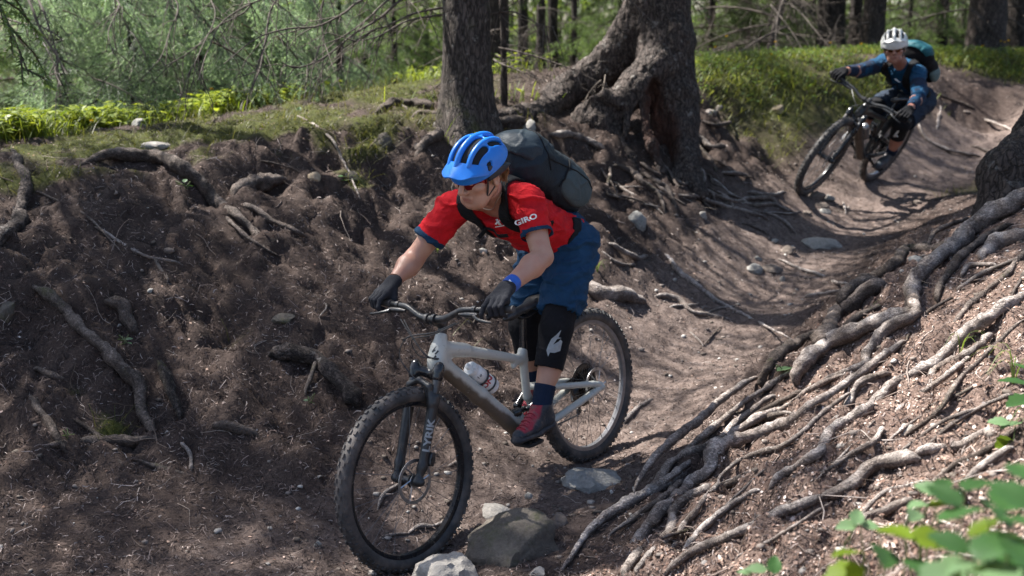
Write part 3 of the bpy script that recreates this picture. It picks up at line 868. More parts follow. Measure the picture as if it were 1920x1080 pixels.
    mb.cyl(SJ + sd * 0.03, SJ + sd * 0.052, 0.0185, 18).cyl(SJ + sd * 0.05, SP, 0.0145, 18).cyl(SJ + sd * 0.052, SJ + sd * 0.075, 0.017, 18)
    mb.box(SP + [0, 0, 0.006], (0.022, 0.012, 0.010), bev=0.004)
    bd(mb, 'seat_post', GLOSSB)
    N0 = np.array(k['nose']); N1 = np.array(k['tail'])
    s = SDF(np.minimum(N0, N1) - [0.03, 0.09, 0.07], np.maximum(N0, N1) + [0.03, 0.09, 0.05], 0.004)
    fx = nrm(N1 - N0); fz = np.cross(fx, Y) if np.cross(fx, Y)[2] > 0 else -np.cross(fx, Y)
    Ls = np.linalg.norm(N1 - N0)
    for t0, w0_ in ((0.05, 0.019), (0.25, 0.021), (0.5, 0.034), (0.75, 0.060), (0.92, 0.070)):
        c = N0 + fx * Ls * t0
        s.ell(c - fz * 0.004, (Ls * 0.17, w0_, 0.018), (fx, np.array([0, 1.0, 0]), fz), 0.03)
    s.ell(N0 + fx * Ls * 0.55 - fz * 0.034, (Ls * 0.42, 0.055, 0.018), (fx, np.array([0, 1.0, 0]), fz), 0.01, 'sub')
    sd_o = bsdf(s, 'saddle', BLACK)
    rl = MB()
    for y in (-1, 1): rl.tube(catmull([N0 + fx * 0.05 + [0, y * 0.01, -0.01], N0 + fx * 0.09 + [0, y * 0.020, -0.035], N0 + fx * 0.17 + [0, y * 0.022, -0.036], N1 - fx * 0.03 + [0, y * 0.03, -0.012]], 12), 0.0036, 6)
    shift(rl.build('saddle_rail', DARKM, sd_o), UPZ)
    # --- fork
    L0 = hub_f - sa * 0 ; off = nrm(np.cross(sa, Y)) ; off = off if off[0] > 0 else -off
    fa = nrm(np.array(k['fork_top']) - hub_f)     # leg direction, upwards
    top = hub_f + fa * fork_len
    s = SDF(np.minimum(top, HB) - [0.09, 0.10, 0.06], np.maximum(top, HB) + [0.09, 0.10, 0.05], 0.0042)
    for y in (-1, 1):
        s.cap(top + [0, y * 0.066, 0] - fa * 0.012, top + [0, y * 0.066, 0] + fa * 0.030, 0.0225, 0.0205, 0.008)
        s.cap(top + [0, y * 0.066, 0] + fa * 0.012, HB + sa * 0.018, 0.019, 0.024, 0.016)
    v, f = s.mesh(1); v = st(v)
    fork = empty('fork'); fork.parent = bike
    shift(link('fork_crown', mesh_np('fork_crown', v, f), GLOSSB, fork), UPZ)
    low_top = hub_f + fa * (fork_len - k['stan']); mb = MB()
    for y in (-1, 1):
        mb.tube(st(np.array([low_top + [0, y * 0.066, 0] - fa * 0.03, top + [0, y * 0.066, 0]])), 0.0178, 16)
    shift(mb.build('stanchion', DARKM, fork), UPZ)
    lo_ = np.minimum(hub_f, low_top) - [0.08, 0.10, 0.05]; hi_ = np.maximum(hub_f, low_top) + [0.09, 0.10, 0.08]
    s = SDF(lo_, hi_, 0.0042)
    bw = np.cross(fa, Y); bw = bw if bw[0] > 0 else -bw
    for y in (-1, 1):
        p0 = low_top + [0, y * 0.066, 0]
        s.cap(p0 - fa * 0.02, p0, 0.0225, 0.0245)
        s.cap(p0 - fa * 0.02, hub_f + [0, y * 0.064, 0] + fa * 0.06 + bw * -0.004, 0.0225, 0.0185, 0.01)
        s.cap(hub_f + [0, y * 0.064, 0] + fa * 0.06 - bw * 0.004, hub_f + [0, y * 0.060, 0] - fa * 0.002 + bw * 0.006, 0.017, 0.015, 0.02)
        s.cap(hub_f + [0, y * 0.050, 0], hub_f + [0, y * 0.073, 0], 0.019, 0.017, 0.01)
        a0 = p0 - fa * 0.025 + bw * 0.012; a1 = p0 * [1, 0.84, 1] + fa * 0.040 + bw * 0.026; a2 = low_top + fa * 0.062 + bw * 0.030
        s.cap(a0, a1, 0.014, 0.0125, 0.012); s.cap(a1, a2, 0.0125, 0.012, 0.012)
    v, f = s.mesh(1); v = st(v)
    lo_o = shift(link('fork_lowers', mesh_np('fork_lowers', v, f), k.get('fork_mat', BLACK), fork), UPZ)
    # brake calliper, front, on the left leg
    cp = hub_f + [0, 0.064, 0] + fa * 0.095 - bw * 0.035
    mb = MB().box(cp, (0.028, 0.018, 0.016), (fa, np.array([0, 1.0, 0]), bw), 0.006).cyl(cp + [0, -0.02, 0], cp + [0, 0.02, 0], 0.012)
    o = shift(mb.build('brake_calliper', DARKM, fork), UPZ); o.data.transform(Matrix.Identity(4))
    # --- cockpit
    CL = np.array(k['clamp']); mb = MB()
    stt = HT - sa * 0.012
    mb.tube(st(np.array([HT - sa * 0.002, HT - sa * 0.030])), 0.0195, 18).tube(st(np.array([HT - sa * 0.030, HT - sa * 0.068])), 0.0185, 18)
    q0 = HT - sa * 0.050
    mb.tube(st(np.array([q0, q0 * 0.3 + CL * 0.7, CL])), [0.018, 0.017, 0.020], 12)
    for y in (-1, 1): mb.tube(st(np.array([CL + [0, y * 0.012, 0], CL + [0, y * 0.027, 0]])), 0.0225, 16)
    bd(mb, 'stem', BLACK)
    E_ = np.array(k['grip'])
    def barpt(y):
        sgn = 1 if y > 0 else -1; a = abs(y); d = E_ - CL
        t = smooth(0.05, 0.17, np.array([a]))[0]
        p = CL + np.array([0, 0, 0]) + d * np.array([a / 0.37, 0, 0]) + np.array([0, y, d[2] * (0.85 * t + 0.15 * a / 0.37)])
        return st(p)
    ys = np.linspace(-0.385, 0.385, 49)
    mb = MB().tube([barpt(y) for y in ys], [0.0159 if abs(y) < 0.035 else 0.0159 - 0.0048 * min(1, (abs(y) - 0.035) / 0.2) for y in ys], 14)
    bar = bd(mb, 'handlebar', BLACK)
    for sgn in (-1, 1):
        mb = MB(); yy = np.linspace(0.262, 0.392, 27)
        mb.tube([barpt(sgn * y) for y in yy], [0.0165 if i in (0, 1, 2) else 0.0150 + 0.0006 * (i % 2) for i in range(27)], 14)
        shift(mb.build('grip', RUBBER, bar), UPZ)
    fw = stv([1, 0, 0]); dn = stv([0, 0, -1]); LAT = stv([0, 1, 0])
    for sgn in (-1, 1):
        c = barpt(sgn * 0.215); lv = MB()
        lv.tube([c - LAT * sgn * 0.008, c + LAT * sgn * 0.008], 0.0165, 14)
        r0 = c + fw * 0.022 + dn * 0.016
        lv.tube([r0 - LAT * sgn * 0.065 + fw * 0.004, r0 - LAT * sgn * 0.03, r0 + LAT * sgn * 0.02, r0 + LAT * sgn * 0.035 + fw * 0.004], [0.006, 0.0105, 0.012, 0.009], 10)
        lv.tube(catmull([r0 + LAT * sgn * 0.02 + fw * 0.012, r0 + LAT * sgn * 0.055 + fw * 0.030 + dn * 0.006, r0 + LAT * sgn * 0.095 + fw * 0.034 + dn * 0.012, r0 + LAT * sgn * 0.125 + fw * 0.028 + dn * 0.016], 10), [0.0075, 0.007, 0.0062, 0.006, 0.0058, 0.0056, 0.0055, 0.0053, 0.005, 0.0045], 8)
        lv.box(c + dn * 0.022 - LAT * sgn * 0.012, (0.016, 0.020, 0.008), (fw, LAT, -dn), 0.003)
        shift(lv.build('brake_lever', DARKM, bar), UPZ)
    # hoses and cables
    for pts, rr in k['cables']:
        bd(MB().tube(catmull([st(np.array(p)) if fl else np.array(p) for p, fl in pts], 28), rr, 6), 'brake_hose', BLACK)
    # --- crank, chain
    cv = np.array(k['crank']); cl = np.linalg.norm(cv)
    mb = MB()
    pedL = BB + cv + [0, 0.095, 0]; pedR = BB - cv + [0, -0.095, 0]
    mb.tube([BB + [0, 0.072, 0], BB + cv * 0.5 + [0, 0.078, 0], BB + cv + [0, 0.082, 0]], [0.017, 0.0115, 0.0135], 10)
    mb.tube([BB + [0, -0.072, 0], BB - cv * 0.5 + [0, -0.078, 0], BB - cv + [0, -0.082, 0]], [0.017, 0.0115, 0.0135], 10)
    mb.cyl(BB + [0, -0.075, 0], BB + [0, 0.075, 0], 0.015)
    cr = bd(mb, 'crankset', GLOSSB)
    ch = MB().revolve(BB + [0, -0.050, 0], Y, [(0.064, 0.0015), (0.066, 0), (0.064, -0.0015), (0.050, -0.0015), (0.050, 0.0015)], 40)
    for j in range(5):
        a = 2 * math.pi * j / 5; ch.tube([BB + [0, -0.050, 0], BB + [0.055 * math.cos(a), -0.050, 0.055 * math.sin(a)]], 0.006, 6)
    shift(ch.build('chainring', DARKM, cr), UPZ)
    for p, sgn in ((pedL, 1), (pedR, -1)):
        pm = MB(); pa = k.get('pedal_tilt', 0.0)
        ax_ = (np.array([math.cos(pa), 0, math.sin(pa)]), np.array([0, 1.0, 0]), np.array([-math.sin(pa), 0, math.cos(pa)]))
        c = p + [0, sgn * 0.035, 0]
        for dx in (-0.042, 0.042): pm.box(c + ax_[0] * dx, (0.008, 0.046, 0.008), ax_, 0.003)
        for dy in (-0.042, 0.0, 0.042): pm.box(c + [0, dy, 0], (0.040, 0.006, 0.007), ax_, 0.002)
        pm.cyl(p + [0, -sgn * 0.012, 0], c + [0, sgn * 0.045, 0], 0.008)
        shift(pm.build('pedal', BLACK, cr), UPZ)
    dr = np.array([0.02, -0.055, -0.115]); ch = MB()
    pts = [BB + [0, -0.050, 0.065], [0.0, -0.050, 0.048], [-0.035, -0.050, 0.025], [-0.035, -0.050, -0.02], [0.01, -0.050, -0.055], [0.035, -0.05, -0.085], dr + [-0.018, 0.005, -0.02], dr + [0.01, 0.005, -0.03], BB + [-0.02, -0.050, -0.062], BB + [0.04, -0.050, -0.052], BB + [0.065, -0.05, 0.0], BB + [0.04, -0.05, 0.052], BB + [0, -0.050, 0.065]]
    ch.tube(pts, 0.0042, 6, False); bd(ch, 'chain', DARKM)
    rd = MB().tube([[0.005, -0.082, -0.02], [0.0, -0.088, -0.055], [0.022, -0.075, -0.085]], [0.014, 0.016, 0.013], 10)
    rd.tube([[0.022, -0.060, -0.080], dr + [0.0, 0, -0.012]], [0.009, 0.008], 8)
    for c in ([0.026, -0.05, -0.078], dr + [0.002, 0.005, -0.012]): rd.revolve(c, Y, [(0.019, 0.002), (0.019, -0.002), (0.006, -0.003), (0.006, 0.003)], 18)
    bd(rd, 'derailleur', DARKM)
    return bike, bar, fork, lo_o, fo, st, barpt, pedL, pedR

k1 = dict(ht=(0.963, 0, 0.505), hb=(1.022, 0, 0.384), bb=(0.478, 0, -0.066), sj=(0.455, 0, 0.272), sb=(0.462, 0, 0.09), dtm=(0.78, 0, 0.20),
          link=(0.395, 0, 0.115), rock=(0.485, 0, 0.052), sh0=(0.60, 0, 0.045), sh1=(0.478, 0, 0.040), post=(0.425, 0, 0.445), nose=(0.528, 0, 0.478), tail=(0.255, 0, 0.500),
          fork_top=(1.075, 0, 0.385), stan=0.095, clamp=(1.003, 0, 0.592), grip=(0.945, 0, 0.636), crank=(0.165, 0, 0.022), pedal_tilt=0.05, fork_mat=BLACK)
k1['cables'] = [
    ([((1.03, -0.15, 0.592), 1), ((1.06, -0.06, 0.52), 1), ((1.07, 0.0, 0.47), 1), ((1.055, 0.025, 0.445), 0), ((1.01, 0.028, 0.425), 0)], 0.0026),
    ([((1.02, 0.15, 0.590), 1), ((1.06, 0.06, 0.555), 1), ((1.10, -0.05, 0.54), 1), ((1.125, -0.085, 0.47), 1), ((1.12, -0.05, 0.40), 1), ((1.13, 0.04, 0.33), 1), ((1.17, 0.075, 0.20), 1), ((1.205, 0.075, 0.10), 1)], 0.0026),
    ([((1.02, 0.17, 0.592), 1), ((1.065, 0.06, 0.548), 1), ((1.095, -0.03, 0.53), 1), ((1.08, -0.02, 0.46), 1), ((1.035, 0.026, 0.44), 0), ((1.005, 0.028, 0.43), 0)], 0.0024),
    ([((1.03, -0.13, 0.590), 1), ((1.07, -0.05, 0.535), 1), ((1.075, 0.01, 0.462), 1), ((1.03, 0.030, 0.436), 0), ((1.0, 0.030, 0.42), 0)], 0.0022)]
PAINT1 = frame_paint('pale_grey_paint', (0.47, 0.475, 0.435), (0.105, 0.068, 0.040))
RIMB = GLOSSB
bike1, bar1, fork1, low1, frame1, st1, barpt1, pedL1, pedR1 = make_bike(B1, 'pale grey full suspension mountain bike with black fork and muddy down tube', PAINT1, RIMB, solid('scuffed_rim', (0.20, 0.20, 0.21), 0.35, 0.5, 0.2, 30), -2.0, 0.43, k1, 1)

# words on the left fork leg and the mark on the head tube
UP37 = np.array([0, 0, 0.37])
t_low = bvh_of(low1)
hubF1 = np.array([B1.wb, 0, 0]); fa1 = nrm(np.array(k1['fork_top']) - hubF1)
c0 = hubF1 + [0, 0.066, 0] + fa1 * 0.185 + UP37
lk = nrm([-0.75, -0.95, 0.0]); yd = np.cross(-lk, fa1)
lettering('fork_lettering', 'LYRIK', 0.040, PRINT, fork1, c0, fa1, -np.cross(fa1, -lk) if False else np.cross(-lk, fa1), t_low, 0.0012, 0.0, 1.25)
t_fr = bvh_of(frame1)
hm = np.array(k1['ht']) * 0.62 + np.array(k1['hb']) * 0.38 + UP37 + [0.02, 0, 0]
sx_, sy_ = nrm([-0.55, 0.83, 0]), np.array([0, 0, 1.0])
S_LOGO = [[(0.010, 0.028), (-0.012, 0.006), (-0.004, 0.003), (-0.010, 0.001), (0.006, 0.010), (0.000, 0.012)], [(0.014, 0.010), (-0.002, -0.004), (0.004, -0.006), (-0.014, -0.026), (0.008, -0.014), (0.003, -0.008), (0.018, 0.004)]]
polymesh('head_badge', S_LOGO, BLACK, bike1, lambda x, y: hm + sx_ * x + sy_ * y, t_fr, 0.0012, -np.cross(sx_, sy_))

# bottle in its cage
dtd = nrm(np.array(k1['dtm']) - (np.array(k1['ht']) * 0.28 + np.array(k1['hb']) * 0.72)); dtn = np.array([-dtd[2], 0, dtd[0]]); dtn = dtn if dtn[2] > 0 else -dtn
bc = np.array([0.80, 0, 0.216]) + dtn * 0.073
def bike_thing(name, B, p, label, cat):
    M = B.matrix().copy(); q = B.w(p); M[0][3], M[1][3], M[2][3] = q
    return empty(name, label=label, cat=cat, matrix=M)
bot = bike_thing('water_bottle', B1, bc + dtd * 0.09, 'white plastic bottle with red letters in the cage of the pale grey bike', 'bottle')
WPL = solid('white_plastic', (0.70, 0.70, 0.69), 0.38, 0, 0.05, 20, dirt=(0.30, 0.25, 0.2), dirt_scale=25, dirt_amt=0.12)
up_ = -dtd
mb = MB().tube([-up_ * 0.0 + up_ * t for t in (0.0, 0.004, 0.05, 0.085, 0.093, 0.101, 0.135, 0.150, 0.158)], [0.032, 0.0365, 0.0365, 0.0365, 0.031, 0.0365, 0.0365, 0.034, 0.029], 24)
bo = mb.build('bottle_body', WPL, bot)
mb = MB().tube([up_ * t for t in (0.156, 0.160, 0.178, 0.182, 0.184, 0.200, 0.203)], [0.032, 0.033, 0.031, 0.022, 0.013, 0.012, 0.008], 20)
mb.build('bottle_cap', WPL, bot)
tb = bvh_of(bo); side = np.array([0.0, 1.0, 0]); dl = nrm([0.62, 0.78, 0.1])
ydl = np.cross(up_, dl)
lettering('bottle_lettering', 'ON', 0.040, REDP, bot, up_ * 0.058 + dl * 0.03, ydl, -up_ if False else up_, tb, 0.0012)
lettering('bottle_lettering', 'I o', 0.020, solid('grey_ink', (0.1, 0.1, 0.11), 0.6), bot, up_ * 0.122 + dl * 0.03, ydl, up_, tb, 0.0012)
mb = MB()
for t in (0.035, 0.093):
    mb.ring(bc + dtd * 0.09 + up_ * t, up_, 0.0385, 0.0042, 28, 6)
mb.box(bc + dtd * 0.035 - dtn * 0.042, (0.065, 0.011, 0.004), (dtd, np.array([0, 1.0, 0]), dtn), 0.002)
shift(mb.build('bottle_cage', BLACK, bike1), UP37)

k2 = dict(ht=(0.955, 0, 0.455), hb=(1.008, 0, 0.338), bb=(0.445, 0, -0.055), sj=(0.395, 0, 0.30), sb=(0.42, 0, 0.10), dtm=(0.76, 0, 0.155),
          link=(0.36, 0, 0.14), rock=(0.42, 0, 0.10), sh0=(0.56, 0, 0.26), sh1=(0.43, 0, 0.12), post=(0.352, 0, 0.455), nose=(0.45, 0, 0.485), tail=(0.18, 0, 0.505),
          fork_top=(1.05, 0, 0.36), stan=0.10, clamp=(1.015, 0, 0.510), grip=(0.985, 0, 0.545), crank=(-0.150, 0, -0.075), pedal_tilt=0.0, fork_mat=GLOSSB)
k2['cables'] = [
    ([((1.025, -0.15, 0.53), 1), ((1.09, -0.06, 0.48), 1), ((1.10, 0.03, 0.42), 1), ((1.0, 0.03, 0.38), 0)], 0.0026),
    ([((1.025, 0.15, 0.53), 1), ((1.09, 0.05, 0.50), 1), ((1.13, -0.04, 0.44), 1), ((1.10, 0.0, 0.35), 1), ((1.12, 0.07, 0.22), 1), ((1.16, 0.07, 0.1), 1)], 0.0026)]
PAINT2 = frame_paint('charcoal_paint', (0.022, 0.022, 0.024), (0.085, 0.065, 0.05))
bike2, bar2, fork2, low2, frame2, st2, barpt2, pedL2, pedR2 = make_bike(B2, 'black full suspension mountain bike leaning hard into the bend', PAINT2, GLOSSB, ALU, 4.0, 0.405, k2, 2)
bc2 = np.array([0.665, 0, 0.185])
bot2 = bike_thing('water_bottle', B2, bc2, 'smoky grey bottle inside the frame of the black leaning bike', 'bottle')
d2 = nrm([-0.66, 0, -0.62])
MB().tube([d2 * t for t in (-0.085, -0.08, 0.0, 0.06, 0.065)], [0.030, 0.034, 0.034, 0.034, 0.030], 20).build('bottle_body', solid('smoky_plastic', (0.10, 0.10, 0.11), 0.3), bot2)
MB().tube([d2 * t for t in (-0.12, -0.112, -0.105, -0.087)], [0.009, 0.012, 0.028, 0.031], 16).build('bottle_cap', ALU, bot2)

# ================================================================== the two riders
def fabric(name, col, rough=0.85, weave=1400, var=0.18):
    m, nt, b = new_mat(name); s = N(nt); o = s.coord()
    f = s.noise(o, 13, 5, 0.6)
    c = s.ramp(f, [(0.3, tuple(x * (1 - var) for x in col)), (0.7, tuple(min(1, x * (1 + var)) for x in col))])
    d = s.ramp(s.noise(o, 45, 5, 0.7), [(0.58, (0, 0, 0)), (0.75, (0.35, 0.35, 0.35))])
    c = s.mix(d, c, tuple(0.6 * x + 0.03 for x in col))
    s.l(c, b.inputs['Base Color']); b.inputs['Roughness'].default_value = rough; b.inputs['Specular IOR Level'].default_value = 0.14
    b.inputs['Sheen Weight'].default_value = 0.02
    n1 = s.bump(s.noise(o, 24, 5, 0.65, 1.2), 0.007, None, 0.7)
    s.bump(s.noise(o, weave, 2), 0.0012, b, 0.5, n1)
    return m
def skin_mat(name, col, red):
    m, nt, b = new_mat(name); s = N(nt); o = s.coord()
    c = s.mix(s.ramp(s.noise(o, 22, 4), [(0.35, (0, 0, 0)), (0.7, (1, 1, 1))]), col, red)
    fr = s.ramp(s.noise(o, 190, 3), [(0.62, (0, 0, 0)), (0.7, (0.25, 0.25, 0.25))])
    c = s.mix(fr, c, tuple(x * 0.6 for x in col))
    fa = s.n('SeparateColor'); s.l(s.attr('face').outputs['Color'], fa.inputs[0])
    c = s.mix(s.math('MULTIPLY', fa.outputs[0], 0.65), c, (0.30, 0.10, 0.085)); c = s.mix(s.math('MULTIPLY', fa.outputs[1], 0.8), c, (0.06, 0.035, 0.025)); c = s.mix(s.math('MULTIPLY', fa.outputs[2], s.math('MULTIPLY', s.noise(o, 700, 2), 0.8)), c, (0.10, 0.07, 0.055))
    s.l(c, b.inputs['Base Color']); b.inputs['Roughness'].default_value = 0.48
    b.inputs['Subsurface Weight'].default_value = 0.12; b.inputs['Subsurface Radius'].default_value = (0.008, 0.004, 0.002); b.inputs['Subsurface Scale'].default_value = 0.6
    s.bump(s.noise(o, 420, 3), 0.0008, b, 0.5)
    return m
def wrinkle(v, f, amp, fr, seed, axis=None, amp2=0.0):
    n = normals(v, f)
    q = v + 0.03 * np.stack([fbm(v, (6, 6, 6), 2, seed + 31), fbm(v, (6, 6, 6), 2, seed + 32), fbm(v, (6, 6, 6), 2, seed + 33)], 1)
    a = 1 - np.abs(fbm(q, fr, 2, seed)) * 2.2
    b = fbm(q, np.asarray(fr, float) * 0.5, 1, seed + 5)
    return v + n * (amp * np.maximum(a - 0.45, -0.35) * 0.9 + amp * 0.15 + amp2 * b)[:, None]
class Rider:
    def __init__(s, label, base):
        s.o = empty('person', base, label, 'person'); s.base = np.asarray(base, float)
    def part(s, name, v, f, mat, parent=None):
        return link(name, mesh_np(name, v - s.base, f), mat, parent or s.o)
    def mb(s, m, name, mat, parent=None):
        m.v = [tuple(np.asarray(a) - s.base) for a in m.v]
        return m.build(name, mat, parent or s.o)
def head_axes(fwd, roll=0.0):
    hx = nrm(fwd); hy = nrm(np.cross([0, 0, 1.0], hx)); hz = np.cross(hx, hy); a = D2R(roll)
    hy2 = hy * math.cos(a) + hz * math.sin(a); hz2 = np.cross(hx, hy2)
    return np.stack([hx, hy2, hz2])
def head_sdf(s, C, ax, sc=1.0):
    H = lambda x, y, z: C + (ax[0] * x + ax[1] * y + ax[2] * z) * sc
    R = lambda *r: tuple(q * sc for q in r)
    s.ell(H(-0.008, 0, 0.025), R(0.098, 0.076, 0.090), ax, 0.01)
    s.ell(H(0.030, 0, -0.040), R(0.062, 0.062, 0.075), ax, 0.02 * sc)
    s.cap(H(0.058, 0.030, -0.092), H(0.058, -0.030, -0.092), 0.024 * sc, k=0.03 * sc)
    s.cap(H(0.070, 0.008, -0.103), H(0.070, -0.008, -0.103), 0.018 * sc, k=0.015 * sc)
    for y in (-1, 1):
        s.cap(H(0.0, y * 0.055, -0.055), H(0.052, y * 0.026, -0.095), 0.020 * sc, 0.018 * sc, 0.02 * sc)   # jaw line
        s.ell(H(0.060, y * 0.042, -0.028), R(0.024, 0.024, 0.018), ax, 0.018 * sc)                            # cheek bone
        s.ell(H(0.097, y * 0.031, -0.001), R(0.020, 0.019, 0.014), ax, 0.010 * sc, 'sub')                         # eye socket
        s.ell(H(0.081, y * 0.031, 0.0), R(0.0125, 0.0125, 0.0125), ax, 0.003)
        s.ell(H(-0.004, y * 0.079, -0.022), R(0.017, 0.008, 0.029), ax, 0.006 * sc)                            # ear
        s.ell(H(0.0, y * 0.087, -0.020), R(0.008, 0.006, 0.016), ax, 0.004 * sc, 'sub')
    s.cap(H(0.088, 0, 0.008), H(0.113, 0, -0.033), 0.0075 * sc, 0.0115 * sc, 0.008 * sc)                       # nose
    for y in (-1, 1): s.ell(H(0.098, y * 0.011, -0.039), R(0.011, 0.008, 0.008), ax, 0.006 * sc)
    s.cap(H(0.086, 0.017, -0.067), H(0.086, -0.017, -0.067), 0.0070 * sc, k=0.008 * sc)                        # lips
    s.cap(H(0.084, 0.014, -0.077), H(0.084, -0.014, -0.077), 0.0075 * sc, k=0.008 * sc)
    s.cap(H(0.0965, 0.023, -0.0722), H(0.0965, -0.023, -0.0722), 0.0036 * sc, k=0.003 * sc, op='sub'); s.cap(H(0.098, 0.014, -0.090), H(0.098, -0.014, -0.090), 0.005 * sc, k=0.008 * sc, op='sub')
    return H
def helmet_parts(rd, C, ax, sc, shell_mat, liner_mat, low_mat, visor_mat, visor_len, shift_z=0.032, vents=1):
    H = lambda x, y, z: C + (ax[0] * x + ax[1] * y + ax[2] * z) * sc
    hc = (-0.012, 0.0, shift_z); r = (0.140, 0.112, 0.118)
    lo = C - 0.22 * sc; hi = C + 0.22 * sc
    def surf(th, y, k=1.0):
        """point on the outer shell; th is the angle from the front over the top, y sideways"""
        yy = y / r[1]; q = math.sqrt(max(0.02, 1 - yy * yy))
        return H(hc[0] + r[0] * q * math.cos(th) * k, y * k, hc[2] + r[2] * q * math.sin(th) * k)
    def base(scale, cutz, back):
        s = SDF(lo, hi, 0.0032)
        s.ell(H(*hc), tuple(x * sc * scale for x in r), ax, 0)
        s.ell(H(hc[0] - 0.035, 0, hc[2] - 0.03), (0.118 * sc * scale, 0.108 * sc * scale, 0.085 * sc * scale), ax, 0.02)
        return s
    s = base(1.0, 0, 0)
    s.ell(H(hc[0], 0, hc[2] - 0.006), tuple(x * sc * 0.86 for x in r), ax, 0, 'sub')
    s.half(H(0.0, 0, 0.022), -ax[2] * 0.97 - ax[0] * 0.22, 0.006)
    for y, t0, t1, rr in ((-0.030, 27, 95, 0.0160), (0.030, 27, 95, 0.0160), (-0.076, 24, 82, 0.0145), (0.076, 24, 82, 0.0145), (-0.030, 108, 150, 0.013), (0.030, 108, 150, 0.013), (-0.072, 98, 140, 0.013), (0.072, 98, 140, 0.013), (0.0, 60, 110, 0.009)):
        pts = [surf(D2R(t), y * (1.0 - 0.12 * abs(math.cos(D2R(t)))) , 0.95) for t in np.linspace(t0, t1, 14)]
        s.chain(pts, [rr * 0.75 * sc] + [rr * sc] * 12 + [rr * 0.75 * sc], 0.004, 'sub')
    for y in (-1, 1):
        for t0, t1, zz in ((18, 50, 0.103),):
            pts = [surf(D2R(t), y * zz, 0.98) for t in np.linspace(t0, t1, 4)]
            s.chain(pts, [0.008 * sc, 0.011 * sc, 0.011 * sc, 0.008 * sc], 0.004, 'sub')
        # long ridges between the vents
        for yy in (0.0, 0.052):
            pts = [surf(D2R(t), y * yy, 0.985) for t in np.linspace(20, 140, 30)]
            s.chain(pts, [0.006 * sc] * 30, 0.010)
    v, f = s.mesh(1)
    he = rd.part('helmet', v, f, shell_mat)
    s = base(0.93, 0, 0); s.half(H(0.0, 0, 0.026), -ax[2] * 0.97 - ax[0] * 0.22)
    v, f = s.mesh(1); rd.part('helmet_liner', v, f, liner_mat, he)
    s = base(0.995, 0, 0)
    s.half(H(0.0, 0, 0.046), ax[2] * 0.94 - ax[0] * 0.36)
    s.half(H(-0.01, 0, -0.006), -ax[2] * 0.99 - ax[0] * 0.10, 0.01)
    s.ell(H(hc[0], 0, hc[2] - 0.006), tuple(x * sc * 0.88 for x in r), ax, 0, 'sub')
    s.half(H(0.045, 0, 0), ax[0] * 0.96 + ax[2] * 0.1)
    v, f = s.mesh(1); rd.part('helmet_rear_shell', v, f, low_mat, he)
    # visor
    nu, nv = 25, 7; top, bot = [], []
    for j in range(nv):
        t = j / (nv - 1)
        for i in range(nu):
            u = -1 + 2 * i / (nu - 1); a = u * D2R(66)
            fx = math.cos(a); fy = math.sin(a)
            ext = visor_len * (1 - abs(u) ** 4 * 0.75) * (1 if abs(u) < 0.95 else 0.75)
            zb = 0.094 - 0.032 * abs(u) ** 2; q_ = math.sqrt(max(0.05, 1 - ((zb - hc[2]) / r[2]) ** 2))
            x = hc[0] + (r[0] * q_ * 0.99 + t * ext) * fx; y = (r[1] * q_ * 1.0 + t * ext * 0.45) * fy
            z = zb - t * (0.043 if visor_len > 0.05 else 0.024) * (1 - 0.35 * abs(u) ** 2) + 0.004 * math.cos(u * math.pi * 3) * t
            top.append(H(x, y, z)); bot.append(H(x, y, z - 0.0045))
    vs = np.array(top + bot); nn = nu * nv; fs = []
    for j in range(nv - 1):
        for i in range(nu - 1):
            a = j * nu + i; fs.append((a, a + 1, a + nu + 1, a + nu)); fs.append((nn + a, nn + a + nu, nn + a + nu + 1, nn + a + 1))
    for i in range(nu - 1):
        a = (nv - 1) * nu + i; fs.append((a, a + 1, nn + a + 1, nn + a)); fs.append((i, nn + i, nn + i + 1, i + 1))
    for j in range(nv - 1):
        a = j * nu; fs.append((a, a + nu, nn + a + nu, nn + a)); a += nu - 1; fs.append((a, nn + a, nn + a + nu, a + nu))
    if visor_len > 0:
        vo = rd.part('visor', vs, np.array(fs), visor_mat, he)
        vo.data.set_sharp_from_angle(angle=D2R(40))
    # chin straps
    st = MB()
    for y in (-1, 1):
        st.tube(catmull([H(0.045, y * 0.088, 0.028), H(0.042, y * 0.080, -0.03), H(0.045, y * 0.058, -0.090), H(0.040, y * 0.030, -0.118), H(0.040, 0, -0.126)], 16), 0.0042, 6)
        st.tube(catmull([H(-0.05, y * 0.090, 0.01), H(0.0, y * 0.082, -0.045), H(0.040, y * 0.066, -0.080)], 10), 0.004, 6)
    rd.mb(st, 'chin_strap', BLACK, he)
    return H, he
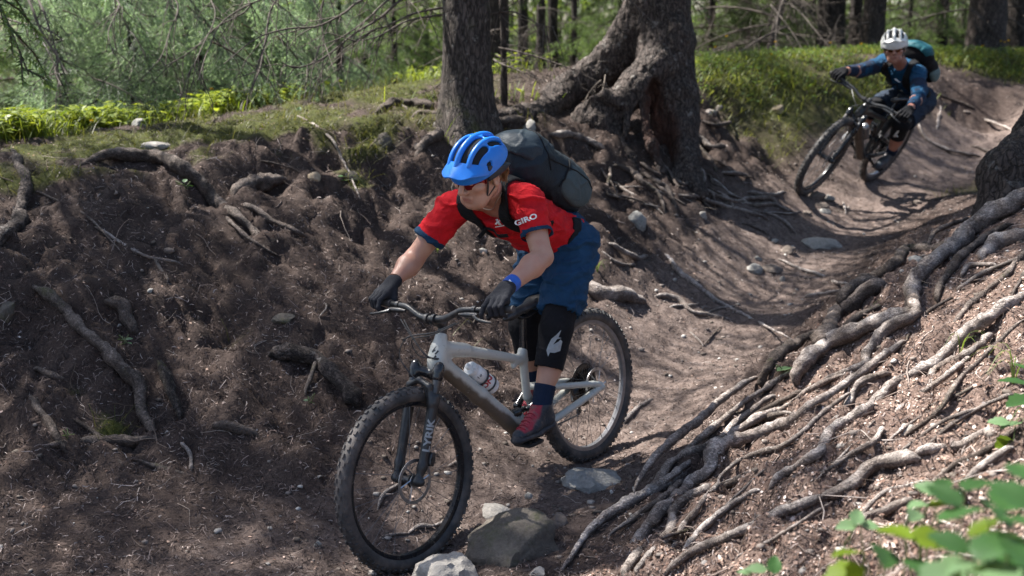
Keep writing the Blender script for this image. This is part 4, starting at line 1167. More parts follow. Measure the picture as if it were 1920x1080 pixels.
def glasses(rd, H, lens_mat, frame_mat):
    nu, nv = 23, 7; vs = []; fs = []
    for lay in (0.0, -0.003):
        for j in range(nv):
            t = j / (nv - 1)
            for i in range(nu):
                u = -1 + 2 * i / (nu - 1); a = u * D2R(74)
                z = 0.024 - t * (0.058 - 0.012 * abs(u) - (0.016 if abs(u) < 0.10 else 0.0))
                vs.append(H(-0.012 + (0.119 + lay) * math.cos(a) ** 0.8, (0.079 + lay) * math.sin(a), z))
    nn = nu * nv
    for j in range(nv - 1):
        for i in range(nu - 1):
            a = j * nu + i; fs.append((a, a + nu, a + nu + 1, a + 1)); fs.append((nn + a, nn + a + 1, nn + a + nu + 1, nn + a + nu))
    go = rd.part('sunglasses', np.array(vs), np.array(fs), lens_mat)
    fr = MB()
    fr.tube([H(-0.012 + 0.120 * math.cos(a) ** 0.8, 0.080 * math.sin(a), 0.0245) for a in np.linspace(-D2R(75), D2R(75), 25)], 0.0032, 6)
    for y in (-1, 1): fr.tube([H(0.018, y * 0.080, 0.018), H(-0.02, y * 0.0845, 0.010), H(-0.055, y * 0.083, 0.0)], 0.003, 6)
    rd.mb(fr, 'glasses_frame', frame_mat, go)
def glove(rd, c, out, fwd, up, wrist, elbow, mat, name='glove', hh=0.0028, lever=True):
    """a gloved hand closed on the grip; c middle of the palm on the bar, out = along the bar away from the stem"""
    s = SDF(np.minimum(c, wrist) - 0.085, np.maximum(c, wrist) + 0.085, hh)
    T = lambda o, x, z: c + out * o + fwd * x + up * z
    offs = (-0.036, -0.012, 0.012, 0.034); ln = (0.95, 1.06, 1.0, 0.86)
    wdir = nrm(wrist - elbow)
    side = nrm(out - wdir * (out @ wdir))
    for i in range(4):
        o = offs[i]; l_ = ln[i]
        mcp = T(o * 1.02, -0.012, 0.037)
        if i == 0 and lever:
            pts = [mcp, T(o - 0.004, 0.032, 0.034), T(o - 0.010, 0.056, 0.014), T(o - 0.012, 0.060, -0.006)]
        else:
            pts = [mcp, T(o, 0.030 * l_ + 0.003, 0.031), T(o, 0.037 * l_ + 0.003, 0.002), T(o, 0.016, -0.023)]
        s.chain(pts, [0.0128 * l_, 0.0112 * l_, 0.0100 * l_, 0.0085 * l_], 0.003)
        s.cap(mcp, wrist + side * (o * 0.55), 0.0135, 0.021, 0.012)
        s.ell(mcp + up * 0.004, (0.011, 0.010, 0.009), (fwd, out, up), 0.005)
    s.cap(T(-0.03, -0.02, 0.02), T(0.03, -0.02, 0.02), 0.018, 0.016, 0.012)
    s.cap(wrist, wrist - wdir * 0.02, 0.030, 0.030, 0.015)
    s.chain([wrist - side * 0.018 + wdir * 0.02, T(-0.050, -0.028, 0.004), T(-0.056, -0.008, -0.022), T(-0.046, 0.020, -0.027)], [0.018, 0.0145, 0.0120, 0.0095], 0.006)
    # hollow cuff edge
    s.half(wrist - wdir * 0.022, -wdir)
    v, f = s.mesh(1)
    g = rd.part(name, v, f, mat)
    return g
def strap(rd, pts, target, width, thick, mat, name, parent=None, base=None, n=26, lift=0.0):
    """webbing laid on the clothes"""
    p = catmull(pts, n); base = rd.base if base is None else base
    ctr, nr = [], []
    for q in p:
        h = target.find_nearest(Vector(q - rd.base))
        nn = np.array(h[1]); loc = np.array(h[0]) + rd.base
        dd = q - loc
        if np.linalg.norm(dd) > 0.004: nn2 = nrm(dd); nn = nn2 if nn2 @ nn > 0 else nn
        far = np.linalg.norm(dd)
        ctr.append(loc + nn * (0.003 + lift) if far < 0.05 else q); nr.append(nn)
    ctr = np.array(ctr); nr = np.array(nr)
    for _ in range(2):
        ctr[1:-1] = 0.25 * ctr[:-2] + 0.5 * ctr[1:-1] + 0.25 * ctr[2:]; nr[1:-1] = 0.25 * nr[:-2] + 0.5 * nr[1:-1] + 0.25 * nr[2:]
    t = np.gradient(ctr, axis=0); t /= np.linalg.norm(t, axis=1)[:, None]
    nr = nr - t * (nr * t).sum(1)[:, None]; nr /= np.linalg.norm(nr, axis=1)[:, None]; b = np.cross(nr, t)
    prof = [(-0.5, 0), (-0.5, 0.7), (-0.38, 1.0), (0.38, 1.0), (0.5, 0.7), (0.5, 0)]
    vs, fs = [], []; m = len(prof)
    for i in range(n):
        for x, z in prof: vs.append(ctr[i] + b[i] * x * width + nr[i] * z * thick)
    for i in range(n - 1):
        for j in range(m): fs.append((i * m + j, i * m + (j + 1) % m, (i + 1) * m + (j + 1) % m, (i + 1) * m + j))
    fs += [tuple(range(m - 1, -1, -1)), tuple(range((n - 1) * m, n * m))]
    mm = mesh_py(name, np.array(vs) - base, fs, False)
    return link(name, mm, mat, parent or rd.o)
def cut_limb(s, p, n): s.half(p, n, 0.0)
def limb_part(rd, name, pts, rs, h, mat, amp=0.0, fr=(9, 9, 22), seed=1, ends=(True, True), hollow=0.006, amp2=0.0, extra=None):
    """a sleeve-like piece: a tapered tube with thickness, flat ends"""
    pts = [np.asarray(p, float) for p in pts]
    s = SDF(np.min(pts, 0) - max(rs) - 0.02, np.max(pts, 0) + max(rs) + 0.02, h)
    a = nrm(pts[1] - pts[0]); b = nrm(pts[-1] - pts[-2])
    ext = [pts[0] - a * 0.03] + pts[1:-1] + [pts[-1] + b * 0.03]
    s.chain(ext, rs, 0.02)
    if extra: extra(s)
    s.half(pts[0], -a); s.half(pts[-1], b)
    if hollow: s.chain([pts[-1] - b * 0.018, pts[-1] + b * 0.05], [rs[-1] - hollow] * 2, 0, 'sub')
    v, f = s.mesh(1)
    if amp: v = wrinkle(v, f, amp, fr, seed, amp2=amp2)
    return rd.part(name, v, f, mat)
def shoe(rd, heel, toe, lat, up, h, top_mat, sole_mat, ankle, lace_mat):
    fx = nrm(toe - heel); L = np.linalg.norm(toe - heel); uz = nrm(up - fx * (up @ fx)); ly = np.cross(uz, fx)
    T = lambda x, y, z: heel + fx * x * L + ly * y + uz * z
    s = SDF(np.min([heel, toe, ankle], 0) - 0.08, np.max([heel, toe, ankle], 0) + 0.08, h)
    s.cap(T(0.10, 0, 0.036), T(0.55, 0, 0.030), 0.034, 0.036, 0.02); s.cap(T(0.55, 0, 0.030), T(0.88, 0.004, 0.024), 0.040, 0.030, 0.02, flat=(uz, 0.8))
    s.cap(T(0.12, 0, 0.045), ankle + (ankle - heel) * 0.0, 0.034, 0.040, 0.03); s.cap(T(0.55, 0, 0.045), ankle, 0.030, 0.036, 0.03)
    s.half(ankle + uz * 0.012, uz * 0.97 - fx * 0.1)
    s.cap(ankle - uz * 0.02, ankle + uz * 0.05, 0.033, 0.034, 0, 'sub')
    s.half(T(0, 0, 0.004), -uz)
    v, f = s.mesh(1); so = rd.part('shoe', v, f, top_mat)
    lc = np.stack([(v - heel) @ fx / L, (v - heel) @ ly, (v - heel) @ uz], 1)
    red = smooth(0.036, 0.028, np.abs(lc[:, 1]) - 0.02 * (lc[:, 0] - 0.4)) * smooth(0.030, 0.040, lc[:, 2]) * smooth(0.22, 0.30, lc[:, 0]) * smooth(0.90, 0.84, lc[:, 0])
    vcol(so.data, red, 'tongue')
    s = SDF(np.min([heel, toe], 0) - 0.07, np.max([heel, toe], 0) + 0.07, h)
    s.cap(T(0.10, 0, 0.004), T(0.50, 0, 0.002), 0.037, 0.038, 0.02, flat=(uz, 0.5)); s.cap(T(0.50, 0, 0.002), T(0.90, 0.004, 0.006), 0.045, 0.034, 0.02, flat=(uz, 0.45))
    for x in np.linspace(0.05, 0.95, 8): s.box(T(x, 0, -0.019), (0.006, 0.06, 0.008), (fx, ly, uz), 0, 0, 'sub')
    # rubber toe and heel bumpers
    s.cap(T(0.90, 0.004, 0.016), T(0.97, 0.004, 0.012), 0.024, 0.018, 0.02)
    s.cap(T(0.02, 0, 0.03), T(0.04, 0, 0.012), 0.022, 0.03, 0.02)
    v, f = s.mesh(1); rd.part('sole', v, f, sole_mat, so)
    m = MB()
    tb = bvh_of(so)
    for k in range(5):
        x = 0.50 + 0.075 * k; pts = []
        for y in np.linspace(-0.024, 0.024, 7):
            q = T(x, y, 0.12); hh_ = tb.ray_cast(Vector(q - rd.base), Vector(-uz)); pts.append((np.array(hh_[0]) + rd.base + uz * 0.002) if hh_[0] is not None else T(x, y, 0.06))
        m.tube(pts, 0.0032, 5)
    rd.mb(m, 'laces', lace_mat, so)
    return so

def make_rider(q):
    J = q['J']; rd = Rider(q['label'], q['base']); SK = q['skin']; h = q.get('h', 0.0044)
    Nk, C, ax = J['neck'], J['head'], J['hax']
    spine = nrm(Nk - J['pelvis']); lat = nrm((J['shL'] - J['shR']) * 0.5 + (J['hipL'] - J['hipR']) * 0.5); lat = nrm(lat - spine * (lat @ spine)); chest = np.cross(lat, spine)   # out of the chest
    chest = chest if chest[2] < 0 else -chest
    tax = np.stack([spine, lat, chest]); Lt = np.linalg.norm(Nk - J['pelvis'])
    # --- body, one skin
    allp = np.array([J[k] for k in J if k != 'hax' and not isinstance(J[k], dict)])
    s = SDF(allp.min(0) - 0.14, allp.max(0) + 0.14, h)
    s.ell(J['pelvis'] + spine * 0.02, (0.12, 0.12, 0.085), tax, 0); s.ell(J['pelvis'] + spine * Lt * 0.38, (0.17, 0.11, 0.070), tax, 0.05); s.ell(J['pelvis'] + spine * Lt * 0.72, (0.15, 0.13, 0.082), tax, 0.05)
    s.cap(Nk - spine * 0.02, C - ax[2] * 0.05 - ax[0] * 0.022, 0.060, 0.052, 0.03)
    nk_c = Nk * 0.45 + (C - ax[2] * 0.05 - ax[0] * 0.022) * 0.55; nk_n = nrm(C - ax[2] * 0.05 - ax[0] * 0.022 - Nk)
    s.box(nk_c + nk_n * 0.15, (0.15, 0.14, 0.14), (nk_n, nrm(np.cross(nk_n, ax[1])), nrm(np.cross(nk_n, np.cross(nk_n, ax[1])))), 0, 0, 'sub')
    wr = {}
    for sd in 'LR':
        S, E, W = J['sh' + sd], J['el' + sd], J['wr' + sd]
        s.cap(Nk - spine * 0.05, S, 0.036, 0.042, 0.04); s.cap(S, S * 0.55 + E * 0.45, 0.044, 0.048, 0.03); s.cap(S * 0.55 + E * 0.45, E, 0.050, 0.042, 0.02)
        d = W - E
        s.cap(E, E + d * 0.30, 0.043, 0.0475, 0.02); s.cap(E + d * 0.30, W - d * 0.05, 0.0465, 0.0285, 0.02); s.ell(E + d * 0.22 + np.cross(nrm(d), nrm(E - S)) * 0.012, (0.07, 0.034, 0.034), (nrm(d), nrm(np.cross(d, lat)), nrm(np.cross(d, np.cross(d, lat)))), 0.02)
        P, K_, A_ = J['hip' + sd], J['kn' + sd], J['an' + sd]
        s.cap(P, K_, 0.072, 0.057, 0.03); s.cap(K_, K_ + (A_ - K_) * 0.3, 0.057, 0.056, 0.02); s.cap(K_ + (A_ - K_) * 0.3, A_, 0.055, 0.035, 0.02)
        calf = -nrm(np.cross(lat, A_ - K_)); calf = calf if calf @ chest < 0 else -calf
        s.ell(K_ + (A_ - K_) * 0.36 + calf * 0.022, (0.11, 0.045, 0.045), (nrm(A_ - K_), lat, np.cross(nrm(A_ - K_), lat)), 0.03)
        s.cap(A_, J['ball' + sd], 0.034, 0.028, 0.02)
    v, f = s.mesh(1)
    body = rd.part('body', v, f, SK)
    s = SDF(np.minimum(C - 0.17, nk_c - 0.07), np.maximum(C + 0.17, nk_c + 0.07), 0.0026)
    s.cap(nk_c - nk_n * 0.035, C - ax[2] * 0.05 - ax[0] * 0.022, 0.0555, 0.051, 0.03)
    for y in (-1, 1): s.cap(nk_c + ax[1] * y * 0.012 + ax[0] * 0.045 - nk_n * 0.03, C + ax[1] * y * 0.062 - ax[2] * 0.055 - ax[0] * 0.02, 0.010, 0.012, 0.02)
    H = head_sdf(s, C, ax, q['hs'])
    v, f = s.mesh(1)
    ho = rd.part('head_piece', v, f, None)
    md = body.modifiers.new('u', 'BOOLEAN'); md.operation = 'UNION'; md.solver = 'EXACT'; md.object = ho
    bpy.context.view_layer.update()
    me = bpy.data.meshes.new_from_object(body.evaluated_get(bpy.context.evaluated_depsgraph_get()))
    body.modifiers.clear(); body.data = me; bpy.data.objects.remove(ho); me.name = 'body'
    me.polygons.foreach_set('use_smooth', [True] * len(me.polygons)); me.materials.clear(); me.materials.append(SK)
    # lips, brows, eye and stubble colour of the skin itself
    co = np.empty(len(me.vertices) * 3, np.float32); me.vertices.foreach_get('co', co); co = co.reshape(-1, 3) + rd.base
    lc = np.stack([(co - C) @ ax[i] for i in range(3)], 1) / q['hs']
    lip = np.exp(-((lc[:, 2] + 0.072) / 0.0085) ** 2 - (lc[:, 1] / 0.021) ** 4) * (lc[:, 0] > 0.07)
    brow = np.exp(-((lc[:, 2] - 0.020) / 0.006) ** 2 - ((np.abs(lc[:, 1]) - 0.033) / 0.018) ** 4) * (lc[:, 0] > 0.06)
    nos = np.exp(-((lc[:, 2] + 0.046) / 0.004) ** 2 - ((np.abs(lc[:, 1]) - 0.008) / 0.004) ** 2) * (lc[:, 0] > 0.09)
    beard = smooth(-0.045, -0.07, lc[:, 2]) * smooth(0.02, 0.05, lc[:, 0]) * (lc[:, 2] > -0.13) * q.get('beard', 0.0)
    vcol(me, np.stack([lip, np.clip(brow + nos, 0, 1), beard], 1), 'face')
    # --- upper garment
    s = SDF(allp.min(0) - 0.15, allp.max(0) + 0.15, h)
    dr = q.get('drape', 0.0)
    s.ell(J['pelvis'] + spine * Lt * 0.40 + chest * dr, (0.20, 0.150, 0.112), tax, 0); s.ell(J['pelvis'] + spine * Lt * 0.72 + chest * dr * 0.6, (0.17, 0.172, 0.122), tax, 0.05)
    s.ell(J['pelvis'] + spine * 0.06, (0.12, 0.152, 0.115), tax, 0.05)
    hem = {}
    for sd in 'LR':
        S, E, W = J['sh' + sd], J['el' + sd], J['wr' + sd]
        s.cap(Nk - spine * 0.045, S, 0.060, 0.068, 0.04)
        if q['sleeve'] == 'short':
            t = q['sleeve_t']; e = S + (E - S) * t
            s.cap(S, e + (E - S) * 0.12, 0.068, 0.066, 0.03)
        else:
            e = E + (W - E) * 0.80
            s.cap(S, E, 0.064, 0.052, 0.03); s.cap(E, e, 0.052, 0.038, 0.02); s.cap(e, e + (W - E) * 0.1, 0.038, 0.037)
        hem[sd] = e
    for sd in 'LR':
        S, E, W = J['sh' + sd], J['el' + sd], J['wr' + sd]; e = hem[sd]
        d = nrm(E - S) if q['sleeve'] == 'short' else nrm(W - E)
        s.box(e + d * 0.075, (0.075, 0.10, 0.10), (d, nrm(np.cross(d, [0.3, 0.2, 0.9])), nrm(np.cross(d, np.cross(d, [0.3, 0.2, 0.9])))), 0, 0, 'sub')
        s.cap(e - d * 0.02, e + d * 0.06, 0.058 if q['sleeve'] == 'short' else 0.032, None, 0, 'sub')
    s.cap(Nk - spine * q.get('vn', 0.03) + chest * q.get('vc', 0.05), C - ax[2] * 0.03, q.get('collar', 0.072), 0.066, 0.012, 'sub')
    v, f = s.mesh(1)
    v = wrinkle(v, f, q['wr'], (7, 7, 15), 5, amp2=q['wr'] * 0.6); v = wrinkle(v, f, q['wr'] * 0.35, (22, 22, 30), 6)
    shirt = rd.part(q['top_name'], v, f, q['top'])
    tb = bvh_of(shirt)
    # --- shorts
    s = SDF(np.min([J[k] for k in ('pelvis', 'hipL', 'hipR', 'knL', 'knR')], 0) - 0.19, np.max([J[k] for k in ('pelvis', 'hipL', 'hipR', 'knL', 'knR')], 0) + 0.19, h)
    s.ell(J['pelvis'] - spine * 0.01, (0.150, 0.160, 0.125), tax, 0); s.ell(J['pelvis'] + spine * 0.07, (0.10, 0.150, 0.112), tax, 0.03)
    for sd in 'LR':
        P, K_ = J['hip' + sd], J['kn' + sd]; d = nrm(K_ - P); Lh = np.linalg.norm(K_ - P); e = P + d * Lh * q['short_t']
        s.cap(P, P + d * Lh * 0.5, 0.108, 0.097, 0.05); s.cap(P + d * Lh * 0.5, e + d * 0.04, 0.097, q['short_r'], 0.03)
    for sd in 'LR':
        P, K_ = J['hip' + sd], J['kn' + sd]; d = nrm(K_ - P); Lh = np.linalg.norm(K_ - P); e = P + d * Lh * q['short_t']
        a2 = nrm(np.cross(d, lat))
        s.box(e + d * 0.08, (0.08, 0.095, 0.14), (d, np.cross(a2, d), a2), 0, 0, 'sub')
        s.cap(e - d * 0.015, e + d * 0.06, q['short_r'] - 0.008, None, 0, 'sub')
    v, f = s.mesh(1)
    v = wrinkle(v, f, q['wr'] * 1.7, (6, 6, 17), 15, amp2=q['wr'] * 0.7); v = wrinkle(v, f, q['wr'] * 0.35, (20, 20, 34), 16)
    shorts = rd.part('shorts', v, f, q['shorts'])
    # --- legs: pads, socks, shoes
    for sd in 'LR':
        P, K_, A_ = J['hip' + sd], J['kn' + sd], J['an' + sd]
        dT = nrm(K_ - P); dS = nrm(A_ - K_); Ls = np.linalg.norm(A_ - K_)
        front = nrm(np.cross(dS, lat)); front = front if front @ nrm(J['ball' + sd] - A_) > 0 else -front
        def ex(s_, K_=K_, dS=dS, front=front): s_.ell(K_ + front * 0.022 + dS * 0.02, (0.085, 0.055, 0.045), (dS, lat, np.cross(dS, lat)), 0.02)
        pad = limb_part(rd, 'knee_pad', [K_ - dT * 0.13, K_, K_ + dS * Ls * q['pad_t']], [0.082, 0.072, 0.064], 0.004, q['pad'], 0.0022, (10, 10, 34), 31, extra=ex)
        J['pad' + sd] = pad; J['front' + sd] = front
        limb_part(rd, 'sock', [K_ + dS * Ls * q['sock_t'], A_ + dS * 0.0 + dS * 0.02], [0.049, 0.041], 0.004, q['sock'], 0.0012, (14, 14, 50), 41, hollow=0.0)
        shoe(rd, J['heel' + sd], J['toe' + sd], lat, J['footup' + sd], 0.0035, q['shoe'], q['sole'], A_, q['lace'])
    for sd in 'LR':
        g = J['grip' + sd]
        J['glove' + sd] = glove(rd, g['c'], g['out'], g['fwd'], g['up'], J['wr' + sd], J['el' + sd], q['glove'])
    return rd, body, shirt, tb, shorts, tax, H

def grip_frame(B, barpt, st, sgn, y=0.325):
    c = B.w(barpt(sgn * y)); o = nrm(B.w(barpt(sgn * (y + 0.03))) - B.w(barpt(sgn * (y - 0.03))))
    fwd = B.f - o * (B.f @ o); fwd = nrm(fwd); up = np.cross(fwd, o); up = up if up[2] > 0 else -up
    a = D2R(18); return dict(c=c, out=o, fwd=nrm(fwd * math.cos(a) - up * math.sin(a)), up=nrm(up * math.cos(a) + fwd * math.sin(a)))
def pedal_top(B, p, sgn): return B.w(p + [0, sgn * 0.035, 0.012])

# ---- rider in front
w1 = lambda x, y, z: B1.w((x, y, z))
pL, pR = pedal_top(B1, pedL1, 1), pedal_top(B1, pedR1, -1)
f1, u1 = B1.f, B1.u
J1 = dict(pelvis=w1(0.075, 0, 0.725), hipL=w1(0.115, 0.092, 0.69), hipR=w1(0.115, -0.092, 0.69), knL=w1(0.365, 0.132, 0.388), knR=w1(0.275, -0.115, 0.36),
          neck=w1(0.545, -0.01, 1.03), shL=w1(0.522, 0.178, 0.985), shR=w1(0.577, -0.193, 0.968), elL=w1(0.590, 0.275, 0.765), elR=w1(0.715, -0.335, 0.765))
J1['gripL'] = grip_frame(B1, barpt1, st1, 1); J1['gripR'] = grip_frame(B1, barpt1, st1, -1)
for sd in 'LR':
    g = J1['grip' + sd]; e = nrm(J1['el' + sd] - g['c'])
    J1['wr' + sd] = g['c'] - g['fwd'] * 0.060 + g['up'] * 0.040 + e * 0.030
for sd, p, tl in (('L', pL, 0.02), ('R', pR, -0.30)):
    fd = nrm(f1 * math.cos(tl) + u1 * math.sin(tl)); fu = nrm(np.cross(fd, B1.l)); fu = fu if fu[2] > 0 else -fu
    J1['heel' + sd] = p - fd * 0.165 + fu * 0.017; J1['toe' + sd] = p + fd * 0.095 + fu * 0.017; J1['ball' + sd] = p + fu * 0.045; J1['footup' + sd] = fu
    J1['an' + sd] = p - fd * 0.112 + fu * 0.118
J1['head'] = pt(897, 322, 4.72); J1['hax'] = head_axes((-0.62, -0.71, -0.36), -4)
SKIN1 = skin_mat('skin_light', (0.44, 0.25, 0.175), (0.40, 0.20, 0.14))
REDF = fabric('red_jersey', (0.50, 0.012, 0.018)); NAVY = fabric('navy_cloth', (0.012, 0.022, 0.048)); BLUES = fabric('petrol_blue_shorts', (0.012, 0.046, 0.100), 0.8)
PADF = fabric('black_knit', (0.010, 0.010, 0.012), 0.9); GLV = fabric('dark_glove', (0.022, 0.023, 0.028), 0.85)
SHOER = solid('red_lace', (0.28, 0.018, 0.038), 0.6, 0, 0.3, 30)
def shoe_mat(name, a, b_):
    m, nt, b = new_mat(name); s = N(nt); o = s.coord(); c = s.mix(s.attr('tongue').outputs['Fac'], a, b_)
    d = s.ramp(s.noise(o, 30, 5, 0.7), [(0.5, (0, 0, 0)), (0.68, (0.8, 0.8, 0.8))]); c = s.mix(d, c, (0.12, 0.095, 0.085)); s.l(c, b.inputs['Base Color']); b.inputs['Roughness'].default_value = 0.62; s.bump(s.noise(o, 120, 4, 0.6), 0.004, b); return m
SHOE1 = shoe_mat('slate_and_red_shoe', (0.022, 0.030, 0.042), (0.30, 0.016, 0.036)); SOLEB = solid('dark_sole', (0.022, 0.024, 0.030), 0.7, 0, 0.2, 40, dirt=(0.13, 0.105, 0.09), dirt_scale=18, dirt_amt=0.4)
HBLUE = solid('blue_helmet', (0.010, 0.17, 0.62), 0.34, 0, 0.06, 12, dirt=(0.12, 0.2, 0.4), dirt_scale=50, dirt_amt=0.05)
HNAVY = solid('navy_shell', (0.012, 0.018, 0.030), 0.5)
DARKL = solid('dark_liner', (0.008, 0.009, 0.011), 0.9)
LENS = solid('red_lens', (0.16, 0.008, 0.012), 0.07, 0.55, 0.25, 9)
q1 = dict(J=J1, label='rider in a red jersey, blue helmet and petrol blue shorts on the pale grey bike', base=pL, skin=SKIN1, hs=1.08, sleeve='short', sleeve_t=0.60, drape=0.018, collar=0.078,
          wr=0.013, top_name='jersey', top=REDF, shorts=BLUES, short_t=0.80, short_r=0.086, pad=PADF, pad_t=0.52, sock=NAVY, sock_t=0.73, shoe=SHOE1, sole=SOLEB, lace=SHOER, glove=GLV)
r1, body1, shirt1, tb1, shorts1, tax1, H1 = make_rider(q1)
H1h, he1 = helmet_parts(r1, J1['head'], J1['hax'], 0.985, HBLUE, DARKL, HNAVY, HBLUE, 0.058)
glasses(r1, H1h, LENS, GLOSSB)
# sleeve bands
for sd in 'LR':
    S, E = J1['sh' + sd], J1['el' + sd]; d = nrm(E - S); e = S + (E - S) * 0.60
    s = SDF(e - 0.11, e + 0.11, 0.0035)
    s.cap(e - d * 0.05, e + d * 0.05, 0.0705, 0.0705); s.cap(e - d * 0.06, e + d * 0.06, 0.0625, 0.0625, 0, 'sub'); s.half(e + d * 0.006, d); s.half(e - d * 0.017, -d)
    v, f = s.mesh(1); v = wrinkle(v, f, 0.013, (7, 7, 15), 5, amp2=0.0078); r1.part('sleeve_band', v, f, fabric('band_navy', (0.010, 0.035, 0.075)), shirt1)
# lettering on the left sleeve and the mark on the chest
view = nrm(J1['shL'])
def on_shirt(rd, name, px, py, d, text, size, mat, tgt, parent, ang=0.0, xs=1.0, shear=0.0):
    c = pt(px, py, d) - rd.base; a = D2R(ang); xd = CR * math.cos(a) + CU * math.sin(a); yd = CU * math.cos(a) - CR * math.sin(a)
    lettering(name, text, size, mat, parent, c, xd, yd, tgt, 0.0018, shear, xs)
dS_ = np.dot(J1['shL'] * 0.45 + J1['elL'] * 0.55, CF)
on_shirt(r1, 'sleeve_lettering', 986, 412, dS_ - 0.06, 'GIRO', 0.030, WHITEP, tb1, shirt1, 20, 1.35)
dC = np.dot(J1['neck'], CF) - 0.05
def chest3(px, py, d=dC): return lambda x, y: pt(px, py, d) - r1.base + CR * x + CU * y
polymesh('chest_emblem', [[(-0.018, 0.012), (-0.006, 0.014), (-0.004, 0.004), (0.004, 0.010), (0.010, 0.006), (0.002, -0.004), (0.010, -0.014), (-0.002, -0.014), (-0.008, -0.006), (-0.012, -0.014), (-0.020, -0.010), (-0.012, 0.000)], [(-0.018, -0.020), (0.022, -0.014), (0.022, -0.018), (-0.018, -0.024)]], WHITEP, shirt1, chest3(936, 414), tb1, 0.0018, CF)
# eagle head on the left knee pad
kx, ky = 1338 / 3 + 600 + 2, 310 / 3 + 540
EAG = [(1356, 233), (1332, 258), (1300, 285), (1283, 318), (1272, 348), (1281, 382), (1292, 360), (1318, 362), (1350, 352), (1362, 300), (1352, 288), (1340, 300), (1310, 316), (1332, 286), (1358, 280), (1340, 276)]
def eag(x, y): return pt(600 + x / 3, 540 + y / 3, np.dot(J1['knL'], CF) - 0.05) - r1.base
polymesh('eagle_emblem', [EAG, [(1318, 322), (1348, 306), (1340, 334)]], PRINT, J1['padL'], eag, bvh_of(J1['padL']), 0.0018, CF)
# wrist band, cords, necklace, hair
for sd, mt, nm, a0, a1, rr in (('L', solid('blue_band', (0.01, 0.09, 0.42), 0.55), 'wristband', 0.80, 0.97, 0.0335), ('R', fabric('brown_cord', (0.09, 0.035, 0.02)), 'cord_bracelet', 0.90, 0.945, 0.0315)):
    E, W = J1['el' + sd], J1['wr' + sd]; d = W - E
    m_ = MB().tube([E + d * t for t in np.linspace(a0, a1, 5)], [rr * 1.01, rr * 1.04, rr * 1.02, rr, rr * 0.97], 20)
    o_ = r1.mb(m_, nm, mt)
    if sd == 'L':
        pm = bvh_of(o_); cc = E + d * 0.885 - r1.base
        ux = nrm(d); uy = nrm(np.cross(ux, CF))
        polymesh('band_patch', [[(-0.017, -0.004), (0.017, -0.004), (0.017, 0.018), (-0.017, 0.018)]], WHITEP, o_, lambda x, y: cc + ux * x - uy * y * 1.0, pm, 0.001, CF)
tbb = bvh_of(body1)
np_ = []
for a in np.linspace(-75, 75, 21):
    q_ = J1['neck'] + tax1[1] * 0.078 * math.sin(D2R(a)) + tax1[2] * (0.075 * math.cos(D2R(a))) + tax1[0] * (0.05 - 0.085 * math.cos(D2R(a)) ** 2)
    h_ = tbb.find_nearest(Vector(q_ - r1.base)); np_.append(np.array(h_[0]) + r1.base + np.array(h_[1]) * 0.002)
r1.mb(MB().tube(np_, 0.0022, 6), 'necklace', solid('silver', (0.6, 0.55, 0.5), 0.3, 0.8))
hm_ = MB(); HAIR = solid('fair_hair', (0.20, 0.115, 0.055), 0.5, 0, 0.4, 60)
for k in range(70):
    a = random.uniform(-1, 1); y0 = 0.085 * a
    p0 = H1h(-0.085 - 0.02 * random.random(), y0 * 0.8, 0.01 + 0.01 * random.random()); p1 = H1h(-0.105, y0 * 0.75 + random.uniform(-.01, .01), -0.035); p2 = H1h(-0.095 - 0.03 * random.random(), y0 * 0.6 + random.uniform(-.02, .02), -0.075 - 0.03 * random.random())
    hm_.tube(catmull([p0, p1, p2], 6), [0.0045, 0.0045, 0.004, 0.0035, 0.0025, 0.001], 5)
for y in (-1, 1):
    for k in range(10):
        p0 = H1h(0.025 - 0.005 * k, y * 0.082, 0.01); hm_.tube(catmull([p0, H1h(0.02 - 0.006 * k, y * 0.083, -0.02), H1h(0.012 - 0.006 * k, y * 0.081, -0.035 - 0.01 * random.random())], 5), [0.004, 0.004, 0.003, 0.002, 0.001], 5)
r1.mb(hm_, 'hair', HAIR)

